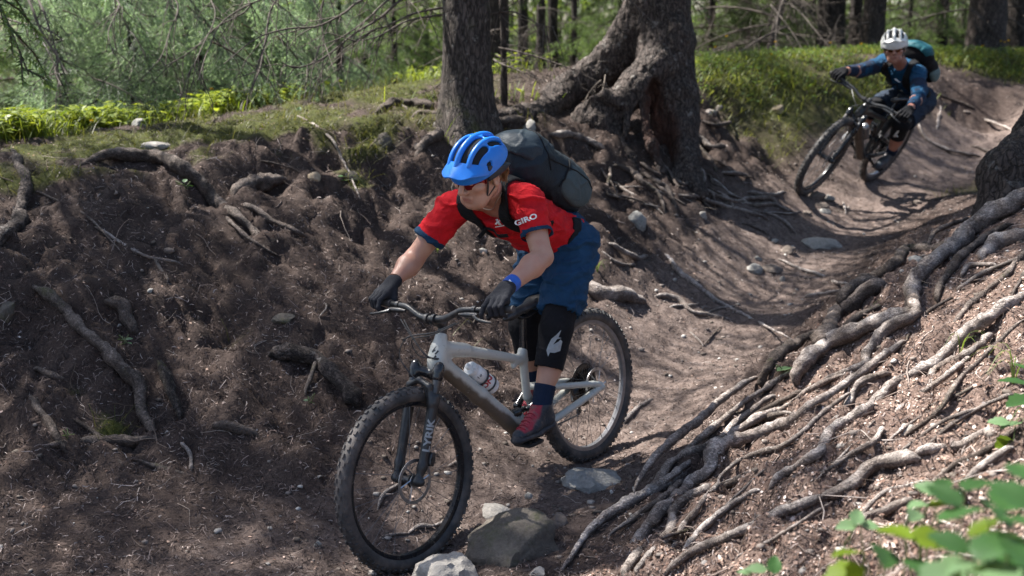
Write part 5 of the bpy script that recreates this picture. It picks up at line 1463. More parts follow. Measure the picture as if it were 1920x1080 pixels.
# ---- packs
def backpack(rd, tax, J, label, mats, size, off, tb, straps, seed, extra=None):
    sp, la, cu = tax; ctr = J['pelvis'] + sp * off[0] - cu * off[1] + la * off[2]
    base = ctr - sp * size[0] * 0.9
    o = empty('backpack', base, label, 'backpack')
    def pk(name, s, mat, amp, fr=(12, 12, 12), sd=3, amp2=0.0):
        v, f = s.mesh(1)
        v = wrinkle(v, f, amp, fr, sd + seed, amp2=amp2)
        return link(name, mesh_np(name, v - base, f), mat, o)
    A = (sp, la, -cu)
    T = lambda x, y, z: ctr + sp * x + la * y - cu * z
    a, b, c = size
    s = SDF(ctr - 0.36, ctr + 0.36, 0.005)
    s.box(T(-0.02, 0, 0), (a * 0.86, b, c * 0.85), A, 0.07, 0); s.ell(T(-a * 0.30, 0, c * 0.45), (a * 0.62, b * 0.92, c * 0.75), A, 0.06); s.ell(T(a * 0.62, 0, c * 0.15), (a * 0.42, b * 0.92, c * 0.9), A, 0.06)
    pk('pack_body', s, mats[0], 0.006, (9, 9, 9), 3, 0.006)
    s = SDF(ctr - 0.36, ctr + 0.36, 0.005)
    s.ell(T(a * 0.70, 0, c * 0.30), (a * 0.45, b * 1.0, c * 0.95), A, 0); s.box(T(a * 0.5, 0, c * 0.62), (a * 0.32, b * 0.86, c * 0.35), A, 0.03, 0.04); s.ell(T(a * 0.55, 0, -c * 0.55), (a * 0.75, b * 0.98, c * 0.85), A, 0.0, 'sub')
    pk('pack_lid', s, mats[1], 0.0065, (13, 13, 13), 7, 0.005)
    for y in (-1, 1):
        s = SDF(ctr - 0.36, ctr + 0.36, 0.005)
        s.ell(T(-a * 0.45, y * b * 0.86, c * 0.05), (a * 0.52, 0.035, c * 0.80), A, 0)
        s.ell(T(-a * 0.45, y * b * 0.62, c * 0.05), (a * 0.60, 0.035, c * 0.9), A, 0, 'sub')
        pk('side_pocket', s, mats[2], 0.005, (12, 12, 12), 11, 0.004)
    if extra: extra(o, base, T, pk)
    for pts, w, th, mat, nm in straps: strap(rd, pts, tb, w, th, mat, nm, o, base)
    return o, base, T
PACKD = fabric('dark_slate_nylon', (0.013, 0.021, 0.029), 0.5, 900); PACKG = fabric('grey_green_nylon', (0.050, 0.070, 0.076), 0.55, 900); PACKL = fabric('slate_nylon', (0.024, 0.036, 0.046), 0.42, 900)
WEB = fabric('black_webbing', (0.009, 0.010, 0.012), 0.7, 1500)
sp1, la1, cu1 = tax1; nk1 = J1['neck']
def sh_strap(J, tax, sd, y0=0.085):
    sp, la, cu = tax; y = 1 if sd == 'L' else -1; nk = J['neck']
    return [nk - sp * 0.12 + la * y * (y0 - 0.01) - cu * 0.13, nk - sp * 0.03 + la * y * y0 - cu * 0.10, nk + sp * 0.055 + la * y * (y0 + 0.01) - cu * 0.01, nk + sp * 0.02 + la * y * (y0 + 0.008) + cu * 0.09, nk - sp * 0.08 + la * y * y0 + cu * 0.13, nk - sp * 0.19 + la * y * (y0 + 0.035) + cu * 0.12, nk - sp * 0.27 + la * y * (y0 + 0.075) + cu * 0.05]
st_ = [(sh_strap(J1, tax1, sd, 0.078 if sd == 'L' else 0.088), 0.056, 0.011, WEB, 'shoulder_strap') for sd in 'LR']
st_.append(([nk1 - sp1 * 0.085 + la1 * y + cu1 * 0.17 for y in (-0.08, -0.04, 0, 0.04, 0.08)], 0.018, 0.005, WEB, 'chest_strap'))
st_.append(([J1['pelvis'] + sp1 * 0.10 + la1 * 0.145 * math.sin(a) + cu1 * 0.12 * math.cos(a) for a in np.linspace(-2.0, 2.0, 11)], 0.045, 0.010, WEB, 'hip_belt'))
pack1, pb1, PT1 = backpack(r1, tax1, J1, 'dark slate backpack worn by the rider in the red jersey', (PACKD, PACKL, PACKG), (0.250, 0.150, 0.118), (0.268, 0.192, 0.0), tb1, st_, 0)
m_ = MB()
for x, z in ((0.10, 0.085), (-0.02, 0.105)):
    m_.tube(catmull([PT1(x, -0.12, z - 0.03), PT1(x, 0, z + 0.005), PT1(x, 0.12, z - 0.03), PT1(x - 0.02, 0.145, -0.02)], 16), 0.005, 6)
m_.v = [tuple(np.asarray(a) - pb1) for a in m_.v]; m_.build('compression_strap', WEB, pack1)
def on_pack(o, base, T, path, r, mat, name, lift=0.001):
    hs = [c for c in o.children if c.name.split('.')[0] in ('pack_body', 'pack_lid', 'side_pocket')]; tr = [bvh_of(c) for c in hs]; ctr_ = T(0, 0, 0); out = []
    for q_ in catmull([T(*p) for p in path], 30):
        d_ = nrm(ctr_ + (q_ - ctr_) * [1, 1, 1] * 0 - q_); best = None
        for b_ in tr:
            h_ = b_.ray_cast(Vector(q_ - base - d_ * 0.12), Vector(d_), 0.5)
            if h_[0] is not None and (best is None or h_[3] < best[1]): best = (np.array(h_[0]) + base - d_ * lift, h_[3])
        if best: out.append(best[0])
    if len(out) > 4:
        m_ = MB().tube(out, r, 6); m_.v = [tuple(np.asarray(a) - base) for a in m_.v]; m_.build(name, mat, o)
for P0, T0, B0 in ((pack1, PT1, pb1),):
    on_pack(P0, B0, T0, [(0.10, 0.17, -0.02), (0.17, 0.16, 0.06), (0.19, 0.0, 0.16), (0.17, -0.16, 0.06)], 0.0035, WEB, 'zip')
    for y in (-1, 1):
        on_pack(P0, B0, T0, [(-0.27, y * 0.13, 0.02), (-0.15, y * 0.19, 0.06), (0.02, y * 0.19, 0.05), (0.12, y * 0.15, 0.02)], 0.0035, WEB, 'seam_piping')
        on_pack(P0, B0, T0, [(-0.25, y * 0.09, 0.10), (-0.1, y * 0.10, 0.17), (0.06, y * 0.10, 0.17), (0.18, y * 0.09, 0.13)], 0.0055, WEB, 'seam_piping')
        on_pack(P0, B0, T0, [(0.0, y * 0.2, -0.08), (-0.02, y * 0.2, 0.0), (-0.04, y * 0.16, 0.10)], 0.0055, WEB, 'compression_strap')

# ---- rider behind
J2 = dict(pelvis=pt(1716, 186, 10.42), hipL=pt(1733, 190, 10.38), hipR=pt(1698, 182, 10.48), knL=pt(1690, 233, 9.98), knR=pt(1634, 203, 10.02),
          neck=pt(1690, 122, 9.98), shL=pt(1722, 137, 9.90), shR=pt(1657, 119, 10.16), elL=pt(1722, 182, 9.62), elR=pt(1612, 133, 9.90))
J2['gripL'] = grip_frame(B2, barpt2, st2, 1); J2['gripR'] = grip_frame(B2, barpt2, st2, -1)
for sd in 'LR':
    g = J2['grip' + sd]; e = nrm(J2['el' + sd] - g['c'])
    J2['wr' + sd] = g['c'] - g['fwd'] * 0.045 + g['up'] * 0.035 + e * 0.045
pL2, pR2 = pedal_top(B2, pedL2, 1), pedal_top(B2, pedR2, -1)
for sd, p, tl in (('L', pL2, -0.1), ('R', pR2, 0.0)):
    fd = nrm(B2.f * math.cos(tl) + B2.u * math.sin(tl)); fu = nrm(np.cross(fd, B2.l)); fu = fu if fu[2] > 0 else -fu
    J2['heel' + sd] = p - fd * 0.165 + fu * 0.017; J2['toe' + sd] = p + fd * 0.10 + fu * 0.017; J2['ball' + sd] = p + fu * 0.045; J2['footup' + sd] = fu
    J2['an' + sd] = p - fd * 0.112 + fu * 0.118
J2['head'] = pt(1677, 88, 9.80); J2['hax'] = head_axes((-0.30, -0.93, -0.16), 4)
SKIN2 = skin_mat('skin_ruddy', (0.40, 0.20, 0.145), (0.36, 0.155, 0.11))
JACK = fabric('blue_jersey', (0.007, 0.050, 0.110)); GRSH = fabric('dark_blue_grey_shorts', (0.022, 0.032, 0.050))
SHOEG = solid('grey_shoe', (0.045, 0.055, 0.065), 0.6, 0, 0.3, 30, dirt=(0.13, 0.10, 0.09), dirt_scale=22, dirt_amt=0.4)
HWHITE = solid('white_helmet', (0.66, 0.66, 0.64), 0.4, 0, 0.05, 14)
LENS2 = solid('amber_lens', (0.10, 0.035, 0.012), 0.1, 0.5, 0.25, 9)
q2 = dict(beard=0.35, J=J2, label='rider in a blue long sleeved top and white helmet on the black bike', base=pL2, skin=SKIN2, hs=1.02, h=0.0055, sleeve='long', collar=0.050, vn=-0.035, vc=0.012,
          wr=0.010, top_name='long_sleeve_top', top=JACK, shorts=GRSH, short_t=0.84, short_r=0.088, pad=PADF, pad_t=0.42, sock=NAVY, sock_t=0.80, shoe=SHOEG, sole=SOLEB, lace=SHOEG, glove=PADF)
r2, body2, shirt2, tb2, shorts2, tax2, H2 = make_rider(q2)
H2h, he2 = helmet_parts(r2, J2['head'], J2['hax'], 0.98, HWHITE, DARKL, solid('pale_rim', (0.5, 0.5, 0.49), 0.45), HWHITE, 0.030)
glasses(r2, H2h, LENS2, GLOSSB)
# darker forearms of the top
for sd in 'LR':
    S, E, W = J2['sh' + sd], J2['el' + sd], J2['wr' + sd]
    limb_part(r2, 'sleeve', [S + (E - S) * 0.45, E, E + (W - E) * 0.80], [0.066, 0.0565, 0.040], 0.0045, NAVY, 0.0035, (11, 11, 11), 5, hollow=0.004)
tchest = pt(1683, 152, np.dot(J2['neck'], CF) - 0.05) - r2.base
polymesh('chest_emblem', [[(-0.03, 0.02), (-0.01, 0.018), (0.01, 0.0), (0.03, -0.012), (0.01, -0.010), (-0.012, 0.004)]], WHITEP, shirt2, lambda x, y: tchest + CR * x + CU * y, tb2, 0.002, CF)
kd = np.dot(J2['knL'], CF) - 0.06
polymesh('pad_badge', [[(1681, 256), (1685, 244), (1688, 245), (1684, 257)]], WHITEP, J2['padL'], lambda x, y: pt(x, y, kd) - r2.base, bvh_of(J2['padL']), 0.002, CF)
PTEAL = fabric('teal_nylon', (0.020, 0.105, 0.130), 0.45, 900); PGREY = fabric('pale_teal_mesh', (0.12, 0.19, 0.20), 0.6, 900)
st_ = [(sh_strap(J2, tax2, sd, 0.085), 0.058, 0.012, WEB, 'shoulder_strap') for sd in 'LR']
sp2, la2, cu2 = tax2; nk2 = J2['neck']
st_.append(([nk2 - sp2 * 0.12 + la2 * y + cu2 * 0.17 for y in (-0.08, -0.04, 0, 0.04, 0.08)], 0.020, 0.006, WEB, 'chest_strap'))
st_.append(([J2['pelvis'] + sp2 * 0.12 + la2 * 0.145 * math.sin(a) + cu2 * 0.12 * math.cos(a) for a in np.linspace(-2.0, 2.0, 11)], 0.05, 0.010, WEB, 'hip_belt'))
pack2, pb2, PT2 = backpack(r2, tax2, J2, 'teal and black backpack worn by the rider in the blue top', (PADF, PTEAL, PGREY), (0.225, 0.135, 0.085), (0.335, 0.175, 0.02), tb2, st_, 40)

# ================================================================== trees, boughs, roots
BARK = bark_mat('spruce_bark', (0.030, 0.023, 0.020), (0.125, 0.098, 0.086), (0.26, 0.24, 0.22), 0.0, 0.3, 0.9)
BARKM = bark_mat('mossy_bark', (0.030, 0.025, 0.022), (0.130, 0.105, 0.092), (0.24, 0.23, 0.21), 0.35, 0.3, 0.9)
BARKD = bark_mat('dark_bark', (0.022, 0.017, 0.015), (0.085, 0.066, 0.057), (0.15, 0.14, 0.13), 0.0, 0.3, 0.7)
ROOTM = rootbark_mat('root_bark', (0.125, 0.095, 0.080), (0.340, 0.280, 0.245), (0.62, 0.56, 0.52), 0.2)
ROOTD = rootbark_mat('dark_root_bark', (0.050, 0.037, 0.030), (0.165, 0.128, 0.108), (0.30, 0.25, 0.22), 0.8)
ROOTP = rootbark_mat('pale_root_bark', (0.19, 0.15, 0.13), (0.46, 0.395, 0.355), (0.68, 0.62, 0.58), 0.0)
DEADW = solid('dead_wood', (0.075, 0.060, 0.050), 0.9, 0, 0.45, 40)
DEADP = solid('pale_dead_wood', (0.22, 0.185, 0.155), 0.9, 0, 0.4, 40)
NEEDLE = leafy('needles', (1, 1, 1), 0.30, 0.38, 0.55)
NEEDLEP = leafy('pale_needles', (1, 1, 1), 0.30, 0.40, 0.45, 'tint', (1.05, 1.15, 0.85))
def stem_tube(name, pts, rs, mat, parent, n=24, amp=0.0, fr=(14, 14, 5), seed=0, base=None):
    v, f = tube_q(pts, rs, n)
    if amp:
        nn = normals(v, f); a = fbm(v, fr, 3, seed); b = np.abs(fbm(v, np.asarray(fr) * 2.2, 2, seed + 3))
        v = v + nn * (amp * (a - 0.8 * b))[:, None]
    # closing lids
    b0 = np.zeros(3) if base is None else np.asarray(base)
    return link(name, mesh_np(name, v - b0, f), mat, parent)

# ---- a spruce bough: drooping axis, side twigs, needles (x = outwards)
def bough_mesh(seed, L=1.25, ntw=30, dens=1.0, droop=0.45, green=(0.060, 0.100, 0.045), tip=(0.17, 0.26, 0.085), wood=(0.085, 0.065, 0.05), mat=None):
    r = np.random.default_rng(seed); V, Fc, T = [], [], []; off = 0
    def addtube(p, rad):
        nonlocal off
        v, f = tube_q(p, rad, 3); f = np.concatenate([f[:, [0, 1, 2]], f[:, [0, 2, 3]]])
        V.append(v); Fc.append(f + off); T.append(np.repeat([wood], len(v), 0)); off += len(v)
    def needles(p, q, step, ln, k0, k1):
        nonlocal off
        d = q - p; Ld = np.linalg.norm(d); n = max(3, int(Ld / step)); d = d / (Ld + 1e-9)
        t = (np.arange(n) + r.random(n)) / n; b = p + np.outer(t * Ld, d)
        u = nrm(np.cross(d, [0.1, 0.2, 1])); w = np.cross(d, u); a = r.uniform(0, 2 * math.pi, n)
        side = np.cos(a)[:, None] * u * 1.25 + np.sin(a)[:, None] * w * 0.8
        dr = d * 0.75 + side * 0.85; dr /= np.linalg.norm(dr, axis=1)[:, None]
        wd = np.cross(dr, np.cross(d, side)); wd /= np.linalg.norm(wd, axis=1)[:, None] + 1e-9
        wd = np.cross(dr, r.normal(size=(n, 3))); wd /= np.linalg.norm(wd, axis=1)[:, None] + 1e-9
        l = ln * r.uniform(0.75, 1.2, n)[:, None]; wv = 0.0030 * wd
        v = np.stack([b - wv, b + wv, b + dr * l], 1).reshape(-1, 3)
        c = np.asarray(green) * (1 - (k0 + (k1 - k0) * t)[:, None]) + np.asarray(tip) * (k0 + (k1 - k0) * t)[:, None]
        c = c * r.uniform(0.7, 1.3, n)[:, None]
        V.append(v); Fc.append(np.arange(3 * n).reshape(-1, 3) + off); T.append(np.repeat(c, 3, 0)); off += 3 * n
    x = np.linspace(0, 1, 14)
    ax_ = np.stack([L * x * (1 - 0.12 * x), 0.05 * L * np.sin(3 * x + r.uniform(0, 6)), L * (0.10 * x - droop * x ** 2)], 1)
    addtube(ax_, np.linspace(0.011, 0.002, 14) * L)
    for i in range(ntw):
        t = 0.10 + 0.9 * (i + r.random()) / ntw; p = np.array([np.interp(t, x, ax_[:, k]) for k in range(3)])
        s = 1 if i % 2 else -1; ln = L * (0.36 * (1 - t) ** 0.7 + 0.07) * r.uniform(0.7, 1.15)
        a = D2R(r.uniform(38, 62)); d = np.array([math.cos(a), s * math.sin(a), -0.18 - 0.35 * t + r.normal() * 0.22]); d = nrm(d)
        m = p + d * ln * 0.55; q = p + d * ln + np.array([0, 0, -0.20 * ln])
        addtube(np.array([p, m, q]), [0.0035, 0.0025, 0.0012])
        needles(p, m, 0.0044 / dens, 0.021, 0.0, 0.25); needles(m, q, 0.0036 / dens, 0.021, 0.25, 1.0)
        k = int(ln / 0.055)
        for j in range(k):
            tt = 0.25 + 0.7 * (j + r.random()) / max(1, k); b = p + (q - p) * tt; s2 = 1 if j % 2 else -1
            d2 = nrm(d * 0.75 + np.cross(d, [0, 0, 1.0]) * s2 * 0.7 + np.array([0, 0, -0.35 + 0.2 * r.normal()])); l2 = ln * 0.36 * (1 - tt * 0.6) * r.uniform(0.7, 1.3)
            needles(b, b + d2 * l2, 0.0040 / dens, 0.020, 0.15, 1.0)
    v, f, c = np.concatenate(V), np.concatenate(Fc), np.concatenate(T)
    m = mesh_np('bough', v, f, False); vcol(m, c); m.materials.append(mat or NEEDLE); return m
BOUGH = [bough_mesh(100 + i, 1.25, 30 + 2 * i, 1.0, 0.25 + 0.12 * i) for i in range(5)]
BOUGHP = [bough_mesh(150 + i, 1.1, 30, 1.0, 0.25 + 0.12 * i, (0.135, 0.195, 0.150), (0.35, 0.45, 0.25), (0.12, 0.10, 0.085), NEEDLEP) for i in range(4)]  # paler, glaucous copy of the boughs; sunlight put into the needle colour
BOUGHD = [bough_mesh(170 + i, 1.3, 26, 0.7, 0.35, (0.030, 0.045, 0.022), (0.07, 0.10, 0.035)) for i in range(3)]  # darker copy for the right-hand wood; its shade put into the colour
# ---- bare dead branches
def dead_mesh(seed, L=1.4, pale=False):
    r = np.random.default_rng(seed); parts = []
    x = np.linspace(0, 1, 12); a0 = r.uniform(-0.25, 0.35)
    ax_ = np.stack([L * x, L * 0.10 * np.sin(2.5 * x + r.uniform(0, 6)), L * (a0 * x - r.uniform(0.25, 0.6) * x ** 2)], 1)
    parts.append(tube_q(ax_, np.linspace(0.012, 0.0025, 12), 5))
    for i in range(26):
        t = r.uniform(0.12, 1.0); p = np.array([np.interp(t, x, ax_[:, k]) for k in range(3)]); ln = L * r.uniform(0.10, 0.38) * (1.15 - t)
        d = nrm([r.uniform(0.2, 1.0), r.choice([-1, 1]) * r.uniform(0.3, 1.0), r.uniform(-1.0, 0.25)])
        q = p + d * ln * 0.5 + r.normal(size=3) * 0.02; e = q + nrm(d + [0, 0, -0.6]) * ln * 0.5 + r.normal(size=3) * 0.02
        parts.append(tube_q(np.array([p, q, e]), [0.0042, 0.003, 0.0012], 3))
        for j in range(3):
            b = q + (e - q) * r.random(); g = b + nrm(d + r.normal(size=3) * 0.8 + [0, 0, -0.5]) * ln * 0.35
            parts.append(tube_q(np.array([b, g]), [0.002, 0.0008], 3))
    v, f = cat_mesh(parts); m = mesh_np('dead_branch', v, f); m.materials.append(DEADP if pale else DEADW); return m
DEAD = [dead_mesh(200 + i, 1.5) for i in range(5)]; DEADL = [dead_mesh(220 + i, 1.2, True) for i in range(2)]
def place(name, mesh, parent, loc, rz, tilt, sc, roll=0.0):
    o = bpy.data.objects.new(name, mesh); COL.objects.link(o); o.parent = parent
    o.location = loc; o.rotation_euler = (roll, tilt, rz); o.scale = (sc, sc, sc); return o

def trunk_tree(px, py, d, hw, label, mat, group=None, hgt=9.0, dead=6, boughs=0, lean=(0, 0), seed=0, flare=1.5, crown=0, n=26, dz=(0.3, 1.6), pal=None, detail=True, cz=(3.0, 8.5), csc=2.0):
    """a spruce stem standing where the photograph shows it, with its bare lower branches"""
    r = np.random.default_rng(900 + seed); p = pt(px, py, d); g, _ = drop(p[0], p[1]); g = g - [0, 0, 0.08]
    R = hw * d / F
    t = empty('spruce', g, label, 'tree', group)
    z = np.concatenate([np.linspace(0, 1.6, 46 if detail else 14), np.linspace(1.75, hgt, 14)])
    rs = R * (1 + (flare - 1) * np.exp(-z / 0.22)) * (1 - 0.75 * np.clip((z - 1) / (hgt * 1.15), 0, 1))
    pts = np.stack([lean[0] * z + 0.015 * np.sin(z * 1.3 + seed), lean[1] * z, z], 1)
    v, f = tube_q(pts, rs, n)
    a = np.arctan2(v[:, 1], v[:, 0]); zz = v[:, 2]
    fl = np.exp(-zz / 0.20) * R * 0.35 * np.sin(a * 4 + seed * 1.7) 
    rad = nrm_rows(np.stack([v[:, 0], v[:, 1], 0 * zz], 1)) if False else np.stack([np.cos(a), np.sin(a), 0 * a], 1)
    w = v + g
    v = v + rad * (fl + 0.010 * fbm(w, (16, 16, 6), 3, seed) - 0.009 * np.abs(fbm(w, (34, 34, 12), 2, seed + 4)))[:, None]
    link('trunk', mesh_np('trunk', v, f), mat, t)
    for i in range(dead):
        zz = r.uniform(*dz); az = r.uniform(0, 2 * math.pi)
        place('dead_branch', DEAD[int(r.integers(len(DEAD)))], t, (lean[0] * zz + R * 0.8 * math.cos(az), lean[1] * zz + R * 0.8 * math.sin(az), zz), az, r.uniform(-0.2, 0.5), r.uniform(0.6, 1.25), r.uniform(-0.6, 0.6))
    for i in range(boughs):
        zz = r.uniform(dz[0] + 0.2, dz[1] + 0.6); az = r.uniform(0, 2 * math.pi); M = (pal or BOUGH)
        place('bough', M[int(r.integers(len(M)))], t, (R * 0.8 * math.cos(az), R * 0.8 * math.sin(az), zz), az, r.uniform(0.0, 0.5), r.uniform(0.8, 1.3), r.uniform(-0.3, 0.3))
    for i in range(crown):
        k = (i + 0.5) / crown; zz = cz[0] + (cz[1] - cz[0]) * k; az = i * 2.4 + r.uniform(-0.3, 0.3)
        place('bough', BOUGH[int(r.integers(len(BOUGH)))], t, (lean[0] * zz, lean[1] * zz, zz), az, r.uniform(-0.05, 0.25), csc * (1.15 - 0.55 * k) * r.uniform(0.85, 1.15))
    return t
GT = 'spruce trunks standing in the wood behind'
sp_tree = trunk_tree(872, 262, 8.12, 43, 'straight spruce trunk rising just behind the rider in the blue helmet', BARKM, None, 10, 3, 0, (0.004, 0), 1, 1.75, 26, 44, (0.9, 1.7))
sapling = trunk_tree(942, 205, 9.0, 6.0, 'thin pole-like sapling trunk right of the straight spruce', BARK, None, 5, 3, 0, (0.0, 0), 2, 1.5, 0, 12, (0.3, 1.4))
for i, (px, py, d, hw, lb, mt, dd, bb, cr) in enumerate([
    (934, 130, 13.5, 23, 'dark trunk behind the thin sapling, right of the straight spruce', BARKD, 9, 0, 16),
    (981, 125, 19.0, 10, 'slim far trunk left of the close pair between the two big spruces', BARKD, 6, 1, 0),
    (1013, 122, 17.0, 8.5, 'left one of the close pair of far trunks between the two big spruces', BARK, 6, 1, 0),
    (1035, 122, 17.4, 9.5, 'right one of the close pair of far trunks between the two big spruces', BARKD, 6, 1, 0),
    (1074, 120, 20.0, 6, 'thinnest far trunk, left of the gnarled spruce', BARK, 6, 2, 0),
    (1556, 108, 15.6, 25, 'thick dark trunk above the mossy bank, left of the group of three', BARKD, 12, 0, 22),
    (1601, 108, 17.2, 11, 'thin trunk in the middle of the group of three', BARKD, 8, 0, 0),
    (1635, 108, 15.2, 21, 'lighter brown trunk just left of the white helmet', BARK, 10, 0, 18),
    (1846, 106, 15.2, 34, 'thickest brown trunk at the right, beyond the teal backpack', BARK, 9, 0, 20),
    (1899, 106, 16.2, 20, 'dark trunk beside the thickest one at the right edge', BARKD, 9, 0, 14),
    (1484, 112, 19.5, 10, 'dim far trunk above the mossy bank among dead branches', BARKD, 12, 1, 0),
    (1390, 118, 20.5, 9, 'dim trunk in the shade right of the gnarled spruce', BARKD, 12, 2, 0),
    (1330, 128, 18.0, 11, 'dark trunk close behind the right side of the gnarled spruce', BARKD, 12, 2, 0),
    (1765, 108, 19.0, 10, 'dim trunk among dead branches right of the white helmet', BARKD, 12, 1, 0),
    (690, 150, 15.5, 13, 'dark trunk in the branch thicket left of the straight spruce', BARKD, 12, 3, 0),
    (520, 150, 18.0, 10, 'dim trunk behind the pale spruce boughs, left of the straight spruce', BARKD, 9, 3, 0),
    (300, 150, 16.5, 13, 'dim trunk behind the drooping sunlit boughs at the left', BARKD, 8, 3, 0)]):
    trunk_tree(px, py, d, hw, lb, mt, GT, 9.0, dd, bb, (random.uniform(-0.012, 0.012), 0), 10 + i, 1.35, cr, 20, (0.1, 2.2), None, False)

# ---- gnarled spruce standing on its roots
def gnarled():
    base, _ = ground_at(1268, 318)
    t = empty('spruce', base, 'gnarled spruce on arching thick roots with a red rotten hollow', 'tree')
    Q = lambda px, py, d: pt(px, py, d)
    lo = Q(925, 330, 9.4); hi = Q(1330, -60, 9.6)
    s = SDF((Q(925, 200, 9.0)[0], 8.3, Q(1280, 345, 9.0)[2] - 0.1), (Q(1330, 200, 9.2)[0], 10.1, 0.55), 0.0125)
    k = 0.05
    s.chain([Q(1229, -90, 9.2), Q(1232, 0, 9.2), Q(1246, 90, 9.15), Q(1258, 170, 9.1)], [0.245, 0.25, 0.225, 0.20], k)
    s.chain([Q(1258, 150, 9.15), Q(1266, 230, 9.1), Q(1270, 300, 9.05), Q(1268, 345, 9.0)], [0.205, 0.18, 0.17, 0.21], k)
    s.chain([Q(1270, 280, 9.0), Q(1292, 335, 8.9), Q(1312, 365, 8.8)], [0.10, 0.075, 0.05], k)
    # back arch: sweeps left and down behind the sapling
    s.chain([Q(1200, 45, 9.25), Q(1160, 105, 9.35), Q(1112, 143, 9.4), Q(1064, 168, 9.4), Q(1040, 193, 9.2), Q(1018, 212, 9.0), Q(975, 222, 8.72), Q(930, 226, 8.5)], [0.20, 0.165, 0.145, 0.12, 0.105, 0.10, 0.085, 0.07], k)
    s.chain([Q(1085, 150, 9.5), Q(1040, 166, 9.65), Q(1022, 178, 9.75)], [0.06, 0.05, 0.04], k)
    # front arch
    s.chain([Q(1262, 75, 9.05), Q(1232, 122, 8.98), Q(1196, 160, 8.95), Q(1164, 188, 8.95), Q(1142, 200, 9.0)], [0.16, 0.155, 0.135, 0.11, 0.085], k)
    s.chain([Q(1170, 190, 8.9), Q(1140, 182, 8.85), Q(1115, 186, 8.9), Q(1092, 205, 9.0), Q(1080, 222, 9.05)], [0.075, 0.05, 0.042, 0.035, 0.03], 0.03)
    # block under the front arch
    s.chain([Q(1148, 205, 9.05), Q(1122, 225, 9.0), Q(1095, 232, 9.05), Q(1080, 240, 9.1)], [0.14, 0.14, 0.10, 0.07], k)
    s.chain([Q(1140, 215, 9.0), Q(1146, 262, 8.95), Q(1166, 300, 8.85)], [0.12, 0.10, 0.07], k)
    s.chain([Q(1160, 270, 8.9), Q(1180, 300, 8.8), Q(1190, 320, 8.75)], [0.055, 0.05, 0.045], k)
    # shreds of old wood
    s.cap(Q(1211, 185, 8.9), Q(1208, 245, 8.85), 0.040, 0.025, 0.02); s.cap(Q(1176, 205, 8.88), Q(1172, 255, 8.83), 0.03, 0.025, 0.02); s.cap(Q(1212, 248, 8.85), Q(1238, 318, 8.8), 0.035, 0.06, 0.03)
    # hollow
    s.ell(Q(1234, 255, 8.86), (0.15, 0.20, 0.32), None, 0.03, 'sub'); s.ell(Q(1226, 205, 8.86), (0.09, 0.16, 0.22), None, 0.03, 'sub')
    s.cap(Q(1190, 252, 8.8), Q(1192, 270, 9.0), 0.045, 0.04, 0.02, 'sub')
    s.cap(Q(1211, 190, 8.86), Q(1209, 243, 8.80), 0.034, 0.022, 0.01); s.cap(Q(1214, 250, 8.80), Q(1240, 322, 8.76), 0.03, 0.05, 0.02)
    v, f = s.mesh(1)
    n = normals(v, f)
    v = v + n * (0.022 * fbm(v, (5, 5, 4), 2, 3) + 0.011 * fbm(v, (17, 17, 10), 3, 7) - 0.012 * np.abs(fbm(v, (32, 32, 20), 2, 11)))[:, None]
    # rotten red wood inside the hollow
    c1, c2 = Q(1234, 255, 8.90), Q(1226, 205, 8.90)
    ins = np.maximum(np.exp(-(((v - c1) / [0.155, 0.21, 0.33]) ** 2).sum(1) ** 3), np.exp(-(((v - c2) / [0.10, 0.17, 0.23]) ** 2).sum(1) ** 3))
    m, nt, b = new_mat('gnarled_bark'); s_ = N(nt)
    m2 = BARK.copy(); m2.name = 'gnarled_bark'; bpy.data.materials.remove(m)
    nt = m2.node_tree; s_ = N(nt); b = nt.nodes['Principled BSDF']; old = b.inputs['Base Color'].links[0].from_socket
    o = s_.coord((1, 1, 0.2)); rr = s_.ramp(s_.noise(o, 30, 5, 0.7), [(0.3, (0.020, 0.009, 0.006)), (0.55, (0.070, 0.028, 0.017)), (0.75, (0.15, 0.065, 0.042))])
    s_.l(s_.mix(s_.attr('rot').outputs['Fac'], old, rr), b.inputs['Base Color'])
    me = mesh_np('trunk', v - base, f); vcol(me, ins, 'rot')
    link('trunk', me, m2, t)
    r = np.random.default_rng(5)
    for i in range(12):
        kk = (i + 0.5) / 12; zz = 3.0 + 5.5 * kk; tp = Q(1229, -90, 9.2) - base
        if i == 0: link('upper_trunk', mesh_np('upper_trunk', *tube_q(np.array([tp + [0, 0, -0.3], tp + [-0.05, 0, 2.0], tp + [-0.1, 0, 8.0]]), [0.245, 0.21, 0.09], 26)), BARK, t)
        place('bough', BOUGH[int(r.integers(5))], t, (tp[0], tp[1], zz), i * 2.4, r.uniform(-0.05, 0.2), 2.1 * (1.15 - 0.55 * kk))
    for (px, py, d, az, ti, sc) in ((1132, 150, 9.1, 2.6, 0.9, 0.42), (1140, 165, 9.05, 3.6, 1.1, 0.35), (1125, 140, 9.1, 4.4, 1.0, 0.4)):
        place('dead_twig', DEADL[0], t, Q(px, py, d) - base, az, ti, sc)
    return t
gnarl = gnarled()

